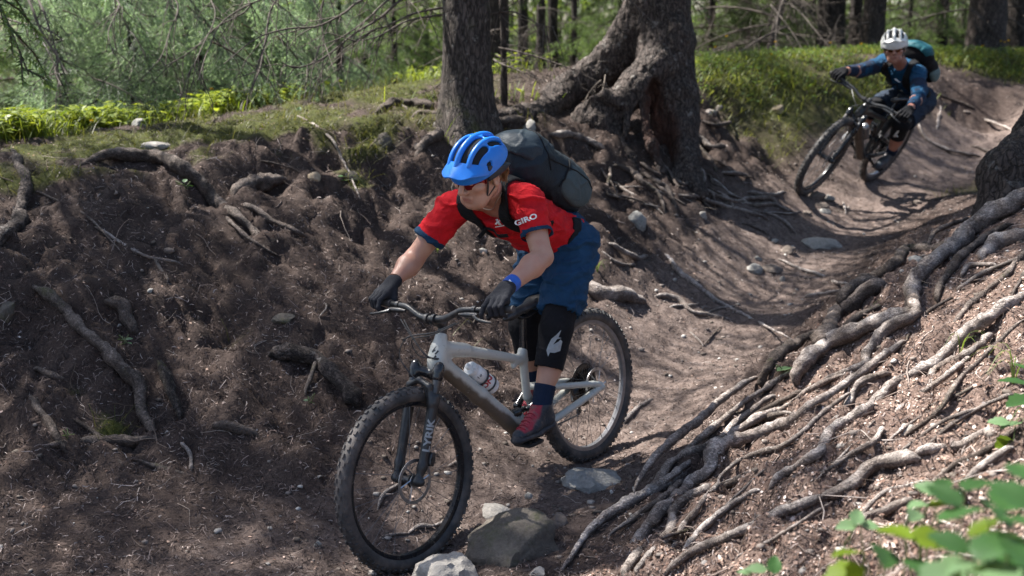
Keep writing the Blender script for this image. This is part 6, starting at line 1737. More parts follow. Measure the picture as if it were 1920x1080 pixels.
# ---- tree at the right edge, of which only the root collar is in view
def right_tree():
    b = pt(1958, 330, 6.75); g, _ = drop(b[0], b[1])
    t = empty('spruce', g - [0, 0, 0.05], 'dark root collar of a spruce cut off by the right edge, above the big roots', 'tree')
    Q = pt
    s = SDF(Q(1815, 420, 6.5) - [0.05, 0.5, 0.1], Q(2230, -200, 6.9) + [0.2, 0.6, 0.1], 0.013)
    s.chain([Q(2110, -200, 7.0), Q(2080, 60, 6.95), Q(2040, 200, 6.9), Q(2010, 300, 6.85), Q(2000, 420, 6.8)], [0.26, 0.27, 0.30, 0.34, 0.42], 0.08)
    s.chain([Q(1990, 285, 6.8), Q(1935, 305, 6.72), Q(1893, 325, 6.66), Q(1885, 400, 6.62)], [0.22, 0.17, 0.150, 0.17], 0.08)
    v, f = s.mesh(1); n = normals(v, f)
    v = v + n * (0.018 * fbm(v, (6, 6, 5), 2, 33) + 0.012 * fbm(v, (18, 18, 10), 3, 37) - 0.012 * np.abs(fbm(v, (34, 34, 20), 2, 41)))[:, None]
    o = t.location
    link('trunk', mesh_np('trunk', v - np.array(o), f), BARKD, t)
    r = np.random.default_rng(77); tp = Q(2110, -200, 7.0) - np.array(o)
    link('upper_trunk', mesh_np('upper_trunk', *tube_q(np.array([tp + [0, 0, -0.2], tp + [0.1, 0, 2.5], tp + [0.2, 0, 8.0]]), [0.26, 0.21, 0.09], 22)), BARKD, t)
    for i in range(20):
        kk = (i + 0.5) / 20; place('bough', BOUGH[int(r.integers(5))], t, (tp[0] + 0.1, tp[1], 3.4 + 5.0 * kk), i * 2.4, r.uniform(-0.05, 0.2), 1.9 * (1.15 - 0.55 * kk))
    return t
rtree = right_tree()

# ---- tree left of the frame whose boughs hang in
def left_tree():
    g, _ = drop(-5.3, 9.3)
    t = empty('spruce', g, 'spruce outside the left edge whose bare and sunlit drooping boughs hang in', 'tree')
    link('trunk', mesh_np('trunk', *tube_q(np.array([[0, 0, -0.1], [0, 0, 0.2], [0, 0, 3], [0, 0, 9]]), [0.28, 0.2, 0.17, 0.06], 20)), BARKD, t)
    return t
ltree = left_tree()
def shade_crown(t, n, z0, z1, sc, seed):
    r = np.random.default_rng(seed)
    for i in range(n):
        k = (i + 0.5) / n
        place('bough', BOUGH[int(r.integers(5))], t, (0, 0, z0 + (z1 - z0) * k), i * 2.4 + r.uniform(-0.3, 0.3), r.uniform(-0.05, 0.25), sc * (1.15 - 0.55 * k) * r.uniform(0.85, 1.15))
shade_crown(sp_tree, 7, 4.0, 9.0, 1.7, 2)
def added_shade_tree():  # unseen tree added out of frame to throw shade on the left bank
    g, _ = drop(-4.7, 6.7)
    t = empty('spruce', g, 'unseen spruce added just outside the left edge, its crown shading the left bank', 'tree')
    link('trunk', mesh_np('trunk', *tube_q(np.array([[0, 0, -0.1], [0, 0, 0.2], [0, 0, 3], [0, 0, 9]]), [0.26, 0.19, 0.16, 0.05], 20)), BARKD, t)
    shade_crown(t, 25, 2.6, 8.8, 1.9, 3)
    return t
ltree2 = added_shade_tree()

# ---- drawn branches: (owner, depth start, depth end, half width in px, points)
def drawn_branch(owner, d0, d1, hw, pts, seed, twigs=10, mat=None):
    o = np.array(owner.location); r = np.random.default_rng(seed); n = len(pts)
    p = catmull([pt(x, y, d0 + (d1 - d0) * i / (n - 1)) for i, (x, y) in enumerate(pts)], 22) - o
    r0 = hw * (d0 + d1) / 2 / F; parts = [tube_q(p, np.linspace(r0, r0 * 0.35, 22), 6)]
    for k in range(twigs):
        i = int(r.integers(2, 21)); ln = r.uniform(0.12, 0.5); tg = nrm(p[min(21, i + 1)] - p[i - 1])
        d = nrm(tg * r.uniform(0.2, 1) + r.normal(size=3) * 0.5 + [0, 0, -0.6]); q = p[i] + d * ln * 0.5; e = q + nrm(d + [0, 0, -0.7] + r.normal(size=3) * 0.2) * ln * 0.5
        parts.append(tube_q(np.array([p[i], q, e]), [0.0040, 0.0028, 0.0010], 4))
        for j in range(3):
            b = q + (e - q) * r.random(); g = b + nrm(d + r.normal(size=3) * 0.9) * ln * 0.3; parts.append(tube_q(np.array([b, g]), [0.002, 0.0008], 3))
    v, f = cat_mesh(parts); return link('branch', mesh_np('branch', v, f), mat or DEADW, owner)
for i, (ow, d0, d1, hw, ps) in enumerate([
    (sp_tree, 8.0, 7.6, 2.6, [(832, 14), (777, 25), (725, 49), (699, 57), (640, 92)]), (sp_tree, 8.0, 7.5, 2.4, [(834, 27), (764, 39), (704, 70), (650, 78)]),
    (sp_tree, 8.0, 7.3, 3.2, [(836, -60), (751, 0), (712, 34), (666, 62), (606, 109), (557, 127), (528, 117)]), (sp_tree, 8.0, 7.4, 2.6, [(836, -70), (728, 0), (689, 36), (640, 70), (590, 90)]),
    (sp_tree, 8.0, 7.0, 2.8, [(838, -90), (678, 0), (647, 23), (596, 49), (538, 54), (479, 73), (420, 120)]), (sp_tree, 8.0, 7.2, 2.8, [(838, -120), (600, -40), (518, 0), (497, 78), (487, 130), (468, 176)]),
    (sp_tree, 8.0, 7.6, 2.0, [(838, -110), (660, -40), (606, 0), (606, 78), (603, 135), (580, 192)]), (sp_tree, 8.0, 7.8, 1.8, [(900, 30), (960, 22), (1010, 45), (1040, 50)]),
    (ltree, 8.6, 7.6, 3.6, [(-200, -120), (20, -60), (54, 0), (78, 61), (108, 108), (103, 133), (115, 161)]), (ltree, 8.6, 7.7, 2.8, [(-200, -130), (40, -60), (72, 0), (89, 42), (108, 105), (126, 140)]),
    (ltree, 8.8, 8.0, 2.8, [(-160, -10), (0, 32), (42, 44), (67, 46), (100, 60)]), (ltree, 8.6, 7.6, 2.6, [(-220, -180), (300, -80), (467, 0), (403, 53), (361, 94), (294, 133)]),
    (ltree, 8.6, 7.8, 2.2, [(-220, -160), (160, -60), (219, 0), (219, 22), (203, 61), (212, 100)]), (ltree, 8.6, 7.6, 2.2, [(-200, -150), (240, -70), (330, 0), (318, 60), (300, 110), (262, 150)]),
    (ltree, 8.8, 7.4, 2.0, [(-200, -170), (300, -60), (400, 10), (378, 90), (352, 140)]), (sp_tree, 8.0, 7.0, 2.2, [(838, -140), (560, -30), (430, 30), (392, 90), (372, 150)])]):
    drawn_branch(ow, d0, d1, hw, ps, 300 + i, 13)
r_ = np.random.default_rng(61)
for i in range(64):   # sunlit sprays hanging from the left tree
    px, py, d = r_.uniform(-20, 560), r_.uniform(-90, 150), r_.uniform(8.8, 11.5)
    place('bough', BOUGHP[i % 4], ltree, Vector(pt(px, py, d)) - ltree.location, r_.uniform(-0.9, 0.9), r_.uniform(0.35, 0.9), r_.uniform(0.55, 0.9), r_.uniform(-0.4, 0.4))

# ---- young spruces and low growth in the wood behind
def young_spruce(px, d, hgt, label, group, pal, nb, seed, spread=1.0, py=150, zlow=0.05):
    r = np.random.default_rng(seed); p = pt(px, py, d); g, _ = drop(p[0], p[1])
    t = empty('young_spruce', g, label, 'tree', group)
    link('trunk', mesh_np('trunk', *tube_q(np.array([[0, 0, -0.05], [0, 0, hgt * 0.5], [0.03, 0, hgt]]), [0.045, 0.03, 0.008], 7)), BARKD, t)
    for i in range(nb):
        k = (i + r.random() * 0.8) / nb; z = hgt * (zlow + (0.95 - zlow) * k); az = i * 2.399 + r.uniform(-0.3, 0.3)
        place('bough', pal[int(r.integers(len(pal)))], t, (0, 0, z), az, r.uniform(-0.15, 0.35), spread * (1.1 - 0.75 * k) * r.uniform(0.8, 1.2))
    return t
YL = 'pale sunlit spruces behind the left bank'
lab = ['pale young spruce with drooping sunlit boughs at the far left of the bank', 'pale young spruce behind the yellow green grass at the left', 'pale young spruce left of the thin hanging branch', 'pale young spruce behind the moss cushion in the left bank top', 'grey green young spruce left of the straight trunk']
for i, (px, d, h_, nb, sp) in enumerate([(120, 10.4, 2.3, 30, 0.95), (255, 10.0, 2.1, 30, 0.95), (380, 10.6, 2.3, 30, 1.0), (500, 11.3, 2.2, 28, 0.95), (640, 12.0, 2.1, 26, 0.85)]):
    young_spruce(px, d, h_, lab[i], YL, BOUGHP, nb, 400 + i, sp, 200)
YM = 'young spruces massed in the shade of the wood behind'
k_ = 0
for i, (px, d, h_, nb, sp) in enumerate([(-40, 14, 2.8, 22, 1.1), (60, 15.5, 2.6, 20, 1.2), (190, 14.5, 2.8, 22, 1.2), (330, 15, 2.6, 22, 1.2), (450, 15.5, 2.6, 22, 1.2), (570, 15, 2.4, 20, 1.1), (740, 14.5, 2.0, 18, 0.9), (800, 18, 2.4, 18, 1.1), (890, 21, 2.4, 16, 1.1), (960, 24, 2.0, 14, 1.2), (1050, 25, 2.0, 14, 1.2), (1120, 22, 2.2, 16, 1.2), (1160, 17, 1.8, 14, 0.9), (1330, 15.5, 2.2, 18, 1.0), (1400, 16, 2.0, 18, 1.0), (1450, 18, 2.2, 18, 1.1), (1520, 20, 2.0, 16, 1.1), (1590, 23, 2.2, 16, 1.2), (1700, 19, 2.0, 14, 1.1), (1740, 22, 2.2, 14, 1.2), (1800, 20, 2.2, 16, 1.2), (1880, 21, 2.2, 16, 1.2), (1960, 18, 2.4, 18, 1.1), (680, 19, 2.6, 20, 1.3), (250, 19, 3.0, 20, 1.4), (420, 20, 3.0, 20, 1.4)]):
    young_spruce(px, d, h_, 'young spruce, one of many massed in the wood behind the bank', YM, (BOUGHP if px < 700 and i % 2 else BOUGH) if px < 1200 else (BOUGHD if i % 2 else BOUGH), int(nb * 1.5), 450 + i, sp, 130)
# dead tangle to the right of the gnarled tree
tang = trunk_tree(1432, 118, 14.2, 7, 'dead leaning pole with a tangle of bare branches above the mossy bank', DEADW, None, 3.0, 30, 0, (0.25, 0.05), 71, 1.2, 0, 8, (0.05, 1.5), None, False)

# ---- far-off wood as one mass of leaf clumps
def far_wood():
    r = np.random.default_rng(9); n = 130000
    x = r.uniform(-26, 34, n); y = r.uniform(22, 46, n); z = r.uniform(-2.0, 7.5, n) 
    p = np.stack([x, y, z], 1); keep = (fbm(p, (0.32, 0.32, 0.42), 3, 5) + 0.35 * fbm(p, (1.5, 1.5, 1.5), 1, 8)) > -0.30
    p = p[keep]; n = len(p)
    a = r.normal(size=(n, 3)); a /= np.linalg.norm(a, axis=1)[:, None]; b = np.cross(a, r.normal(size=(n, 3))); b /= np.linalg.norm(b, axis=1)[:, None]
    sz = r.uniform(0.07, 0.20, n)[:, None]
    v = np.stack([p - a * sz, p + b * sz * 0.45, p + a * sz, p - b * sz * 0.45], 1).reshape(-1, 3)
    m = mesh_np('far_wood', v, np.arange(4 * n).reshape(-1, 4), False)
    k = np.clip(0.5 + 0.6 * fbm(p, (0.4, 0.4, 0.5), 2, 15), 0, 1)[:, None]
    c = np.array([0.035, 0.060, 0.024]) * (1 - k) + np.array([0.15, 0.205, 0.065]) * k

    vcol(m, np.repeat(c * r.uniform(0.7, 1.3, n)[:, None], 4, 0)); return m
tag(link('far_wood', far_wood(), leafy('far_leaves', (1, 1, 1), 0.0, 0.5)), 'far green wood seen as one mass between the trunks', kind='stuff')

# ================================================================== roots
EDGE = np.array([(1050, 4.35), (1080, 4.42), (1180, 4.75), (1300, 5.15), (1430, 5.65), (1550, 6.05), (1700, 6.45), (1800, 6.65), (1900, 6.85), (1960, 6.9)])
def root(owner, pts, hw, mat, right=False, lift=0.45, name='root', sides=None, taper=(True, True), seed=0, lab=None, arch=0.0):
    """hw: half width in photograph pixels along the root (list or number); the root lies on the ground where the photograph shows it"""
    n = len(pts); hw = np.interp(np.linspace(0, 1, n), np.linspace(0, 1, np.size(hw)), np.atleast_1d(hw).astype(float))
    P3, RR, NN = [], [], []
    for (px, py), w in zip(pts, hw):
        h, nn = ground_at(px, py); d = h @ CF if h is not None else 99
        if right and d > np.interp(px, EDGE[:, 0], EDGE[:, 1]) + 0.18:
            d = float(np.interp(px, EDGE[:, 0], EDGE[:, 1])); h = pt(px, py, d); g, nn = drop(h[0], h[1])
        if nn[2] < 0: nn = -nn
        r = w * d / F; P3.append(h + nn * r * (lift + (0.06 if right else 0.05)) + (nn * 0.006 if right else 0)); RR.append(r); NN.append(nn)
    L = np.linalg.norm(np.diff(P3, axis=0), axis=1).sum(); m = int(max(10, min(120, L / max(0.012, np.mean(RR) * 0.6))))
    p = catmull(P3, m); r = catmull(np.array(RR)[:, None] * [1, 1, 1], m)[:, 0]; nn = catmull(NN, m)
    t = np.linspace(0, 1, m)
    if arch: p = p + nn * (arch * np.sin(t * math.pi))[:, None]
    lift2 = 0.0
    e = 0.05 if right else 0.10
    if taper[0]: p = p - nn * (r * 1.3 * np.clip(1 - t / e, 0, 1) ** 2)[:, None]; r = r * (0.55 + 0.45 * np.clip(t / e, 0, 1))
    if taper[1]: p = p - nn * (r * 1.3 * np.clip(1 - (1 - t) / e, 0, 1) ** 2)[:, None]; r = r * (0.4 + 0.6 * np.clip((1 - t) / e, 0, 1))
    p = p + fbm(p, (9, 9, 9), 2, 71 + seed) [:, None] * nn * r[:, None] * 0.25 + np.cross(nn, np.gradient(p, axis=0) / (np.linalg.norm(np.gradient(p, axis=0), axis=1)[:, None] + 1e-9)) * (fbm(p, (7, 7, 7), 2, 91 + seed) * r * 0.45)[:, None]
    r = r * (1 + 0.24 * fbm(p, (11, 11, 11), 3, 51 + seed))
    sides = sides or (14 if np.mean(RR) > 0.022 else 9 if np.mean(RR) > 0.010 else 6)
    v, f = tube_q(p, r, sides)
    rm = np.repeat(r, sides); n_ = normals(v, f)
    v = v + n_ * (rm * (0.24 * fbm(v, (24, 24, 24), 3, 23 + seed) - 0.16 * np.abs(fbm(v, (60, 60, 60), 2, 29 + seed))))[:, None]
    if owner is None:
        base = P3[-1]
        o = link(name, mesh_np(name, v - base, f), mat); o.location = base
        if lab: tag(o, lab, 'root')
        return o
    o = link(name, mesh_np(name, v - np.array(owner.location), f), mat, owner)
    return o
RB = [
    ([(1940, 378), (1920, 386), (1837, 435), (1777, 484), (1732, 525), (1721, 562), (1722, 592)], [16, 17, 16, 15, 16], ROOTM, 0.85), 
    ([(1722, 585), (1699, 594), (1642, 615), (1556, 649), (1511, 686), (1494, 724)], [12, 15, 16, 15], ROOTM, 0.6), 
    ([(1726, 582), (1710, 598), (1669, 622), (1635, 660), (1622, 684)], [9, 12, 11, 8], ROOTM, 0.5),
    ([(1815, 440), (1755, 472), (1699, 477), (1678, 506), (1646, 526), (1597, 549), (1576, 578)], [8, 11, 13, 14, 12], ROOTD, 0.45), 
    ([(1660, 532), (1605, 562), (1567, 592), (1550, 632), (1533, 650)], [13, 17, 18, 15], ROOTD, 0.4),
    ([(1540, 625), (1485, 654), (1447, 688), (1430, 724)], [10, 13, 12, 9], ROOTD, 0.35),
    ([(1935, 548), (1875, 592), (1815, 630), (1770, 672), (1722, 706), (1671, 729), (1623, 771), (1565, 814), (1541, 852), (1479, 891), (1442, 917)], [12, 12, 11, 11, 10, 8], ROOTP, 0.65),
    ([(1672, 655), (1642, 686), (1589, 723), (1527, 766), (1479, 800), (1407, 824), (1355, 850), (1335, 886), (1297, 919), (1249, 963), (1211, 1006), (1165, 1062)], [8, 8, 10, 11, 14, 18, 15, 12, 12, 10], ROOTP, 0.6),
    ([(1668, 700), (1618, 723), (1594, 761), (1556, 802)], [8, 9, 8, 5], ROOTM, 0.45),
    ([(1452, 880), (1374, 910), (1307, 934), (1268, 967), (1249, 1001), (1198, 1048), (1170, 1085)], [8, 11, 12, 11, 10], ROOTM, 0.5),
    ([(1484, 774), (1417, 790), (1364, 824), (1268, 867), (1235, 905), (1215, 930)], [6, 7, 8, 7, 5], ROOTM, 0.4),
    ([(1478, 760), (1335, 838), (1268, 895), (1201, 939), (1158, 963), (1110, 1001), (1086, 1030), (1050, 1076)], [8, 10, 11, 12, 11, 9, 6, 4], ROOTM, 0.5),
    ([(1424, 708), (1364, 742), (1307, 795), (1240, 852), (1188, 924)], [5, 7, 8, 8, 5], ROOTM, 0.45),
    ([(1725, 864), (1647, 881), (1589, 915), (1479, 962), (1383, 1006), (1311, 1039), (1245, 1078)], [15, 16, 12, 11, 10, 9, 7], ROOTP, 0.55),
    ([(1868, 810), (1791, 838), (1719, 856)], [9, 11, 10], ROOTP, 0.5), ([(1900, 838), (1845, 880), (1810, 905)], [6, 7, 5], ROOTP, 0.5), ([(1712, 940), (1670, 958), (1618, 976)], [7, 10, 7], ROOTP, 0.4),
    ([(1925, 448), (1868, 466), (1842, 488)], [15, 15, 11], ROOTM, 0.5), ([(1912, 489), (1856, 510), (1795, 547)], [5, 5, 4], ROOTM, 0.6), ([(1871, 499), (1819, 502), (1803, 520)], [4, 5, 4], ROOTM, 0.6),
    ([(1924, 508), (1908, 535), (1895, 566)], [4, 4, 3], ROOTD, 0.8), ([(1866, 630), (1819, 671), (1759, 697), (1744, 728)], [8, 9, 9, 6], ROOTM, 0.55), ([(1822, 412), (1762, 435), (1738, 468)], [4, 5, 4], ROOTD, 0.6),
    ([(1740, 905), (1660, 930), (1600, 990)], [4, 5, 3], ROOTM, 0.5), ([(1830, 770), (1760, 800), (1690, 850)], [4, 4, 3], ROOTM, 0.6), ([(1795, 745), (1700, 800), (1650, 842)], [3, 4, 3], ROOTM, 0.6),
    ([(1437, 880), (1380, 935), (1340, 975)], [3, 3.5, 2], ROOTP, 0.8), ([(1510, 735), (1440, 770), (1395, 790)], [5, 6, 4], ROOTD, 0.5), ([(1455, 742), (1400, 775), (1362, 815), (1340, 860)], [6, 7, 7, 4], ROOTM, 0.4),
    ([(1790, 560), (1740, 590), (1700, 640)], [3, 4, 3], ROOTD, 0.6), ([(1880, 690), (1800, 745), (1740, 765)], [3, 4, 3], ROOTD, 0.6), ([(1560, 870), (1500, 925), (1470, 950)], [3, 4, 2], ROOTM, 0.6),
    ([(1275, 1000), (1225, 1035), (1195, 1078)], [7, 8, 6], ROOTM, 0.4), ([(1240, 1012), (1290, 998), (1330, 985)], [3, 4, 3], ROOTD, 0.6), ([(1640, 790), (1590, 850), (1530, 900)], [3, 3.5, 2], ROOTM, 0.7),
    ([(1590, 700), (1520, 735), (1470, 770), (1400, 800), (1330, 838), (1285, 872), (1230, 920)], [4, 6, 7, 7, 6, 5], ROOTM, 0.45), ([(1500, 690), (1455, 715), (1400, 755), (1345, 800), (1290, 850), (1255, 880), (1205, 930)], [4, 6, 6, 7, 6, 5], ROOTM, 0.4),
    ([(1700, 640), (1650, 672), (1600, 695), (1555, 712), (1500, 745)], [5, 7, 7, 6, 4], ROOTP, 0.5), ([(1600, 735), (1545, 780), (1490, 830), (1440, 850), (1385, 870), (1345, 905)], [4, 5, 6, 6, 5, 4], ROOTM, 0.5), ([(1850, 640), (1800, 690), (1740, 735), (1690, 770), (1640, 830), (1590, 862), (1520, 905)], [4, 6, 7, 7, 6, 5, 3], ROOTM, 0.5),
    ([(1920, 600), (1860, 660), (1800, 720), (1760, 775), (1700, 820), (1650, 858)], [4, 5, 6, 5, 4, 3], ROOTD, 0.55), ([(1350, 905), (1320, 945), (1290, 985), (1262, 1020), (1245, 1060)], [5, 7, 7, 6, 5], ROOTM, 0.4), ([(1425, 920), (1370, 955), (1330, 985), (1300, 1020), (1270, 1060)], [5, 7, 8, 7, 5], ROOTP, 0.45),
    ([(1330, 850), (1280, 900), (1240, 940), (1190, 975), (1140, 1010)], [4, 6, 7, 6, 4], ROOTM, 0.4), ([(1900, 740), (1840, 765), (1785, 800), (1740, 840)], [4, 5, 5, 3], ROOTM, 0.6), ([(1915, 800), (1850, 850), (1790, 880), (1730, 920)], [4, 6, 6, 4], ROOTD, 0.5), ([(1560, 940), (1500, 985), (1440, 1020), (1380, 1050)], [3, 4, 5, 3], ROOTM, 0.5),
    ([(1900, 420), (1850, 452), (1800, 492), (1768, 530), (1760, 570)], [6, 8, 9, 8, 5], ROOTD, 0.5), ([(1925, 470), (1890, 520), (1840, 560), (1800, 600), (1770, 650)], [5, 6, 7, 6, 4], ROOTD, 0.5), ([(1650, 575), (1610, 600), (1570, 640), (1545, 670)], [5, 7, 7, 5], ROOTD, 0.4), ([(1480, 700), (1430, 745), (1390, 765)], [4, 5, 3], ROOTD, 0.4)]
for i, (ps, hw, mt, lf) in enumerate(RB): root(rtree, ps, hw, mt, True, lf, seed=i)
GR = [
    ([(1147, 311), (1180, 322), (1202, 342), (1230, 364), (1249, 402)], [6, 7, 6, 4], ROOTD), ([(1200, 324), (1230, 342), (1249, 356), (1270, 400)], [5, 6, 6, 4], ROOTD), ([(1026, 251), (1072, 256), (1102, 267), (1136, 280)], [5, 7, 7, 5], ROOTM),
    ([(1291, 250), (1313, 264), (1333, 278), (1366, 274)], [7, 8, 7, 4], ROOTM), ([(1354, 199), (1333, 214), (1289, 220)], [5, 7, 4], ROOTM), ([(1352, 324), (1380, 326), (1405, 331)], [3, 4, 3], ROOTM), ([(1319, 353), (1369, 378), (1400, 375)], [3, 4, 3], ROOTM),
    ([(1290, 362), (1350, 386), (1410, 401), (1444, 414)], [3, 5, 5, 3], ROOTM), ([(1358, 381), (1417, 386), (1460, 384)], [4, 5, 3], ROOTM), ([(1384, 375), (1440, 373), (1458, 387), (1496, 403)], [4, 5, 4, 2], ROOTM), ([(1408, 393), (1462, 412), (1495, 441)], [3, 3.5, 2], ROOTM), ([(1400, 359), (1440, 367), (1474, 360)], [3, 4, 3], ROOTM),
    ([(1246, 474), (1275, 514), (1309, 540), (1335, 562), (1372, 581), (1432, 611), (1492, 639)], [5, 6, 6, 5, 4, 3, 2], ROOTP), ([(1226, 554), (1267, 562), (1297, 585), (1327, 592), (1376, 600)], [5, 6, 5, 4, 2], ROOTP), ([(1080, 527), (1130, 548), (1170, 556), (1212, 567)], [12, 15, 13, 8], ROOTM),
    ([(1300, 265), (1330, 300), (1345, 330)], [4, 5, 3], ROOTD), ([(1310, 228), (1345, 235), (1372, 228)], [3, 4, 3], ROOTD), ([(1140, 455), (1190, 485), (1215, 480)], [5, 6, 4], ROOTM), ([(1125, 470), (1160, 495), (1192, 497)], [3, 4, 3], ROOTM), ([(1300, 300), (1320, 330), (1312, 352)], [3.5, 4, 3], ROOTM), ([(1255, 575), (1300, 573), (1310, 569)], [3, 3, 2], ROOTP),
    ([(1168, 795), (1192, 770), (1225, 748)], [4, 5, 4], ROOTP), ([(1328, 585), (1352, 578), (1380, 575)], [2, 2.5, 2], ROOTP), ([(1440, 398), (1480, 402), (1502, 396)], [2, 2.5, 2], ROOTM), ([(1388, 418), (1425, 432), (1450, 452)], [2.5, 3, 2], ROOTD), ([(1716, 214), (1730, 255), (1770, 281), (1842, 294)], [3, 4, 4, 3], ROOTM), ([(1762, 198), (1760, 222), (1756, 244)], [3, 3.5, 3], ROOTP), ([(1806, 208), (1850, 226), (1902, 246)], [2.5, 3, 2.5], ROOTM), ([(1820, 275), (1850, 285), (1880, 292)], [3, 3.5, 2.5], ROOTD), ([(1752, 176), (1790, 190), (1830, 205)], [2.5, 3, 2], ROOTD)]
for i, (ps, hw, mt) in enumerate(GR): root(gnarl, ps, hw, mt, False, 0.45, seed=60 + i)
rg = np.random.default_rng(31)
for i in range(22):
    x0, y0 = rg.uniform(1120, 1340), rg.uniform(285, 365); dx, dy = rg.uniform(25, 130), rg.uniform(15, 75); k_r = rg.uniform(1.6, 3.4)
    root(gnarl, [(x0, y0), (x0 + dx * 0.33 + rg.normal() * 8, y0 + dy * 0.3 + rg.normal() * 7), (x0 + dx * 0.66 + rg.normal() * 8, y0 + dy * 0.7 + rg.normal() * 7), (x0 + dx, y0 + dy)], [k_r, k_r * 1.1, k_r * 0.9, k_r * 0.5], (ROOTD, ROOTM)[i % 2], False, 0.5, seed=200 + i)
SR = [([(826, 250), (800, 268), (780, 300)], [10, 9, 4], ROOTD), ([(815, 205), (775, 196), (735, 200), (700, 215)], [9, 11, 10, 5], ROOTD), ([(828, 216), (790, 214), (770, 222)], [5, 6, 3], ROOTD), ([(900, 232), (940, 232), (985, 228)], [12, 12, 10], ROOTD)]
for i, (ps, hw, mt) in enumerate(SR): root(sp_tree, ps, hw, mt, False, 0.3, seed=90 + i)
LR = [
    ([(14, 276), (37, 313), (50, 353), (47, 393), (30, 430), (-4, 462)], [7, 9, 10, 12, 14, 17], BARK, 'scaly curved root hanging over the bank at the far left edge', 0.5),
    ([(150, 309), (207, 302), (287, 307), (337, 323), (373, 350), (407, 383), (443, 413), (473, 440), (496, 464)], [7, 12, 13, 13, 13, 11, 9, 8, 7], ROOTD, 'thick dark root arching down from the mossy lip of the left bank', 0.6),
    ([(410, 380), (473, 393), (507, 417), (547, 433), (575, 444)], [6, 7, 6, 5, 3], ROOTD, 'thin root forking right from the thick arching root', 0.6),
    ([(400, 380), (433, 417), (473, 453), (526, 482)], [3, 4, 4, 2.5], ROOTD, 'thin root forking left beside the thick arching root', 0.6),
    ([(64, 537), (107, 560), (127, 593), (153, 623), (187, 657), (227, 693), (250, 723), (267, 767), (277, 803), (294, 826)], [8, 11, 11, 12, 12, 13, 13, 11, 9, 6], ROOTD, 'long grey root slanting down the left bank', 0.6),
    ([(198, 565), (230, 577), (247, 600), (258, 626)], [9, 12, 11, 7], ROOTD, 'short stub of root beside the long slanting root', 0.5),
    ([(296, 676), (313, 703), (323, 733), (330, 767), (338, 790)], [5, 11, 12, 9, 6], BARKM, 'short upright root stub with green moss on its top', 0.5),
    ([(506, 665), (547, 668), (587, 687), (620, 713), (653, 743), (676, 764)], [13, 18, 18, 16, 14, 10], BARK, 'fat bark covered root bulging from the bank left of the front wheel', 0.45),
    ([(399, 799), (433, 803), (487, 820)], [6, 10, 4], ROOTD, 'smooth grey root hump low on the left bank', 0.3),
    ([(58, 740), (80, 780), (103, 817), (125, 850)], [6, 8, 7, 4], ROOTD, 'slanting root low at the left edge', 0.6), ([(64, 691), (95, 705), (125, 714)], [5, 6, 3], ROOTD, 'short level root above the slanting one at the left edge', 0.5),
    ([(138, 785), (180, 820), (230, 873)], [3, 4.5, 3], ROOTD, 'thin straight root crossing the level root at the lower left', 0.8), ([(80, 838), (167, 833), (233, 833), (294, 822)], [6, 9, 10, 6], ROOTD, 'level root at the foot of the long slanting root', 0.35),
    ([(178, 425), (260, 477), (343, 498)], [3, 4, 3.5], ROOTM, 'thin pale root across the dark undercut of the left bank', 0.8), ([(288, 485), (300, 508), (314, 529)], [3, 3.5, 3], ROOTM, 'short pale root hanging below the thin one', 0.8),
    ([(338, 830), (357, 857), (358, 884)], [4, 5.5, 4], ROOTM, 'small bent grey root end in the needles', 0.6), ([(238, 858), (300, 877), (366, 895)], [3, 5, 3], ROOTD, 'low dark root half buried in needles below the stub', 0.3),
    ([(440, 366), (483, 347), (534, 336)], [10, 15, 11], ROOTD, 'dark soil crusted root knob in the upper bank', 0.4),
    ([(708, 956), (723, 927), (756, 908)], [3, 5, 4], ROOTP, 'bent pale root seen through the front wheel below the hub', 0.6), ([(763, 1002), (787, 988), (813, 987), (841, 975)], [3, 5, 4, 2.5], ROOTP, 'wavy pale root seen through the lower front wheel', 0.6), ([(712, 1009), (740, 1003), (768, 1001)], [2.5, 3, 2], ROOTM, 'thin root left of the wavy one inside the front wheel', 0.6),
    ([(838, 875), (858, 868), (876, 872)], [3, 4, 2], ROOTM, 'thin root just right of the fork leg behind the wheel', 0.6)]
for i, (ps, hw, mt, lb, lf) in enumerate(LR): root(None, ps, hw, mt, False, lf + (0.45 if 'fat' in lb or 'long grey' in lb or 'thick dark' in lb else 0.2), 'exposed_root', lab=lb, seed=110 + i)
TW = [([(1458, 485), (1500, 506), (1537, 517), (1567, 531), (1612, 535)], [2.5, 3.5, 3.5, 3, 2], 'long thin pale root lying across the trail', 0.7), ([(1508, 558), (1545, 553), (1584, 545)], [4, 4, 2.5], 'short pale root beside the right bank on the trail', 0.7), ([(1580, 380), (1586, 402)], [2.5, 2.5], 'short pale stick upright on the trail below the black bike', 0.7),
    ([(488, 301), (560, 323), (590, 365)], [2, 2.5, 2], 'thin bare stick in the upper bank', 1.2), ([(558, 218), (615, 259), (645, 300), (660, 337), (676, 378)], [3, 3.2, 3, 2.4, 1.6], 'long pale broken twig hanging down the bank', 1.5), ([(0, 332), (97, 373), (167, 410), (236, 482)], [2.2, 2.5, 2.2, 1.5], 'long straight thin stick across the left bank', 1.5),
    ([(592, 668), (584, 705), (576, 744)], [4, 4.5, 3.5], 'short dark stick leaning on the fat root', 3.0), ([(740, 192), (752, 199), (764, 206)], [2, 2.5, 2], 'short white stick near the straight spruce', 1.0), ([(1292, 622), (1310, 640), (1318, 650)], [2, 2, 1.5], 'forked pale twig on the trail beyond the rear wheel', 0.8), ([(1318, 650), (1332, 634), (1352, 612)], [1.5, 2, 1.5], 'other arm of the forked twig on the trail', 0.8), ([(595, 560), (612, 575), (598, 595)], [1.8, 2, 1.6], 'curled pale rootlet in the bank left of the handlebar', 1.5)]
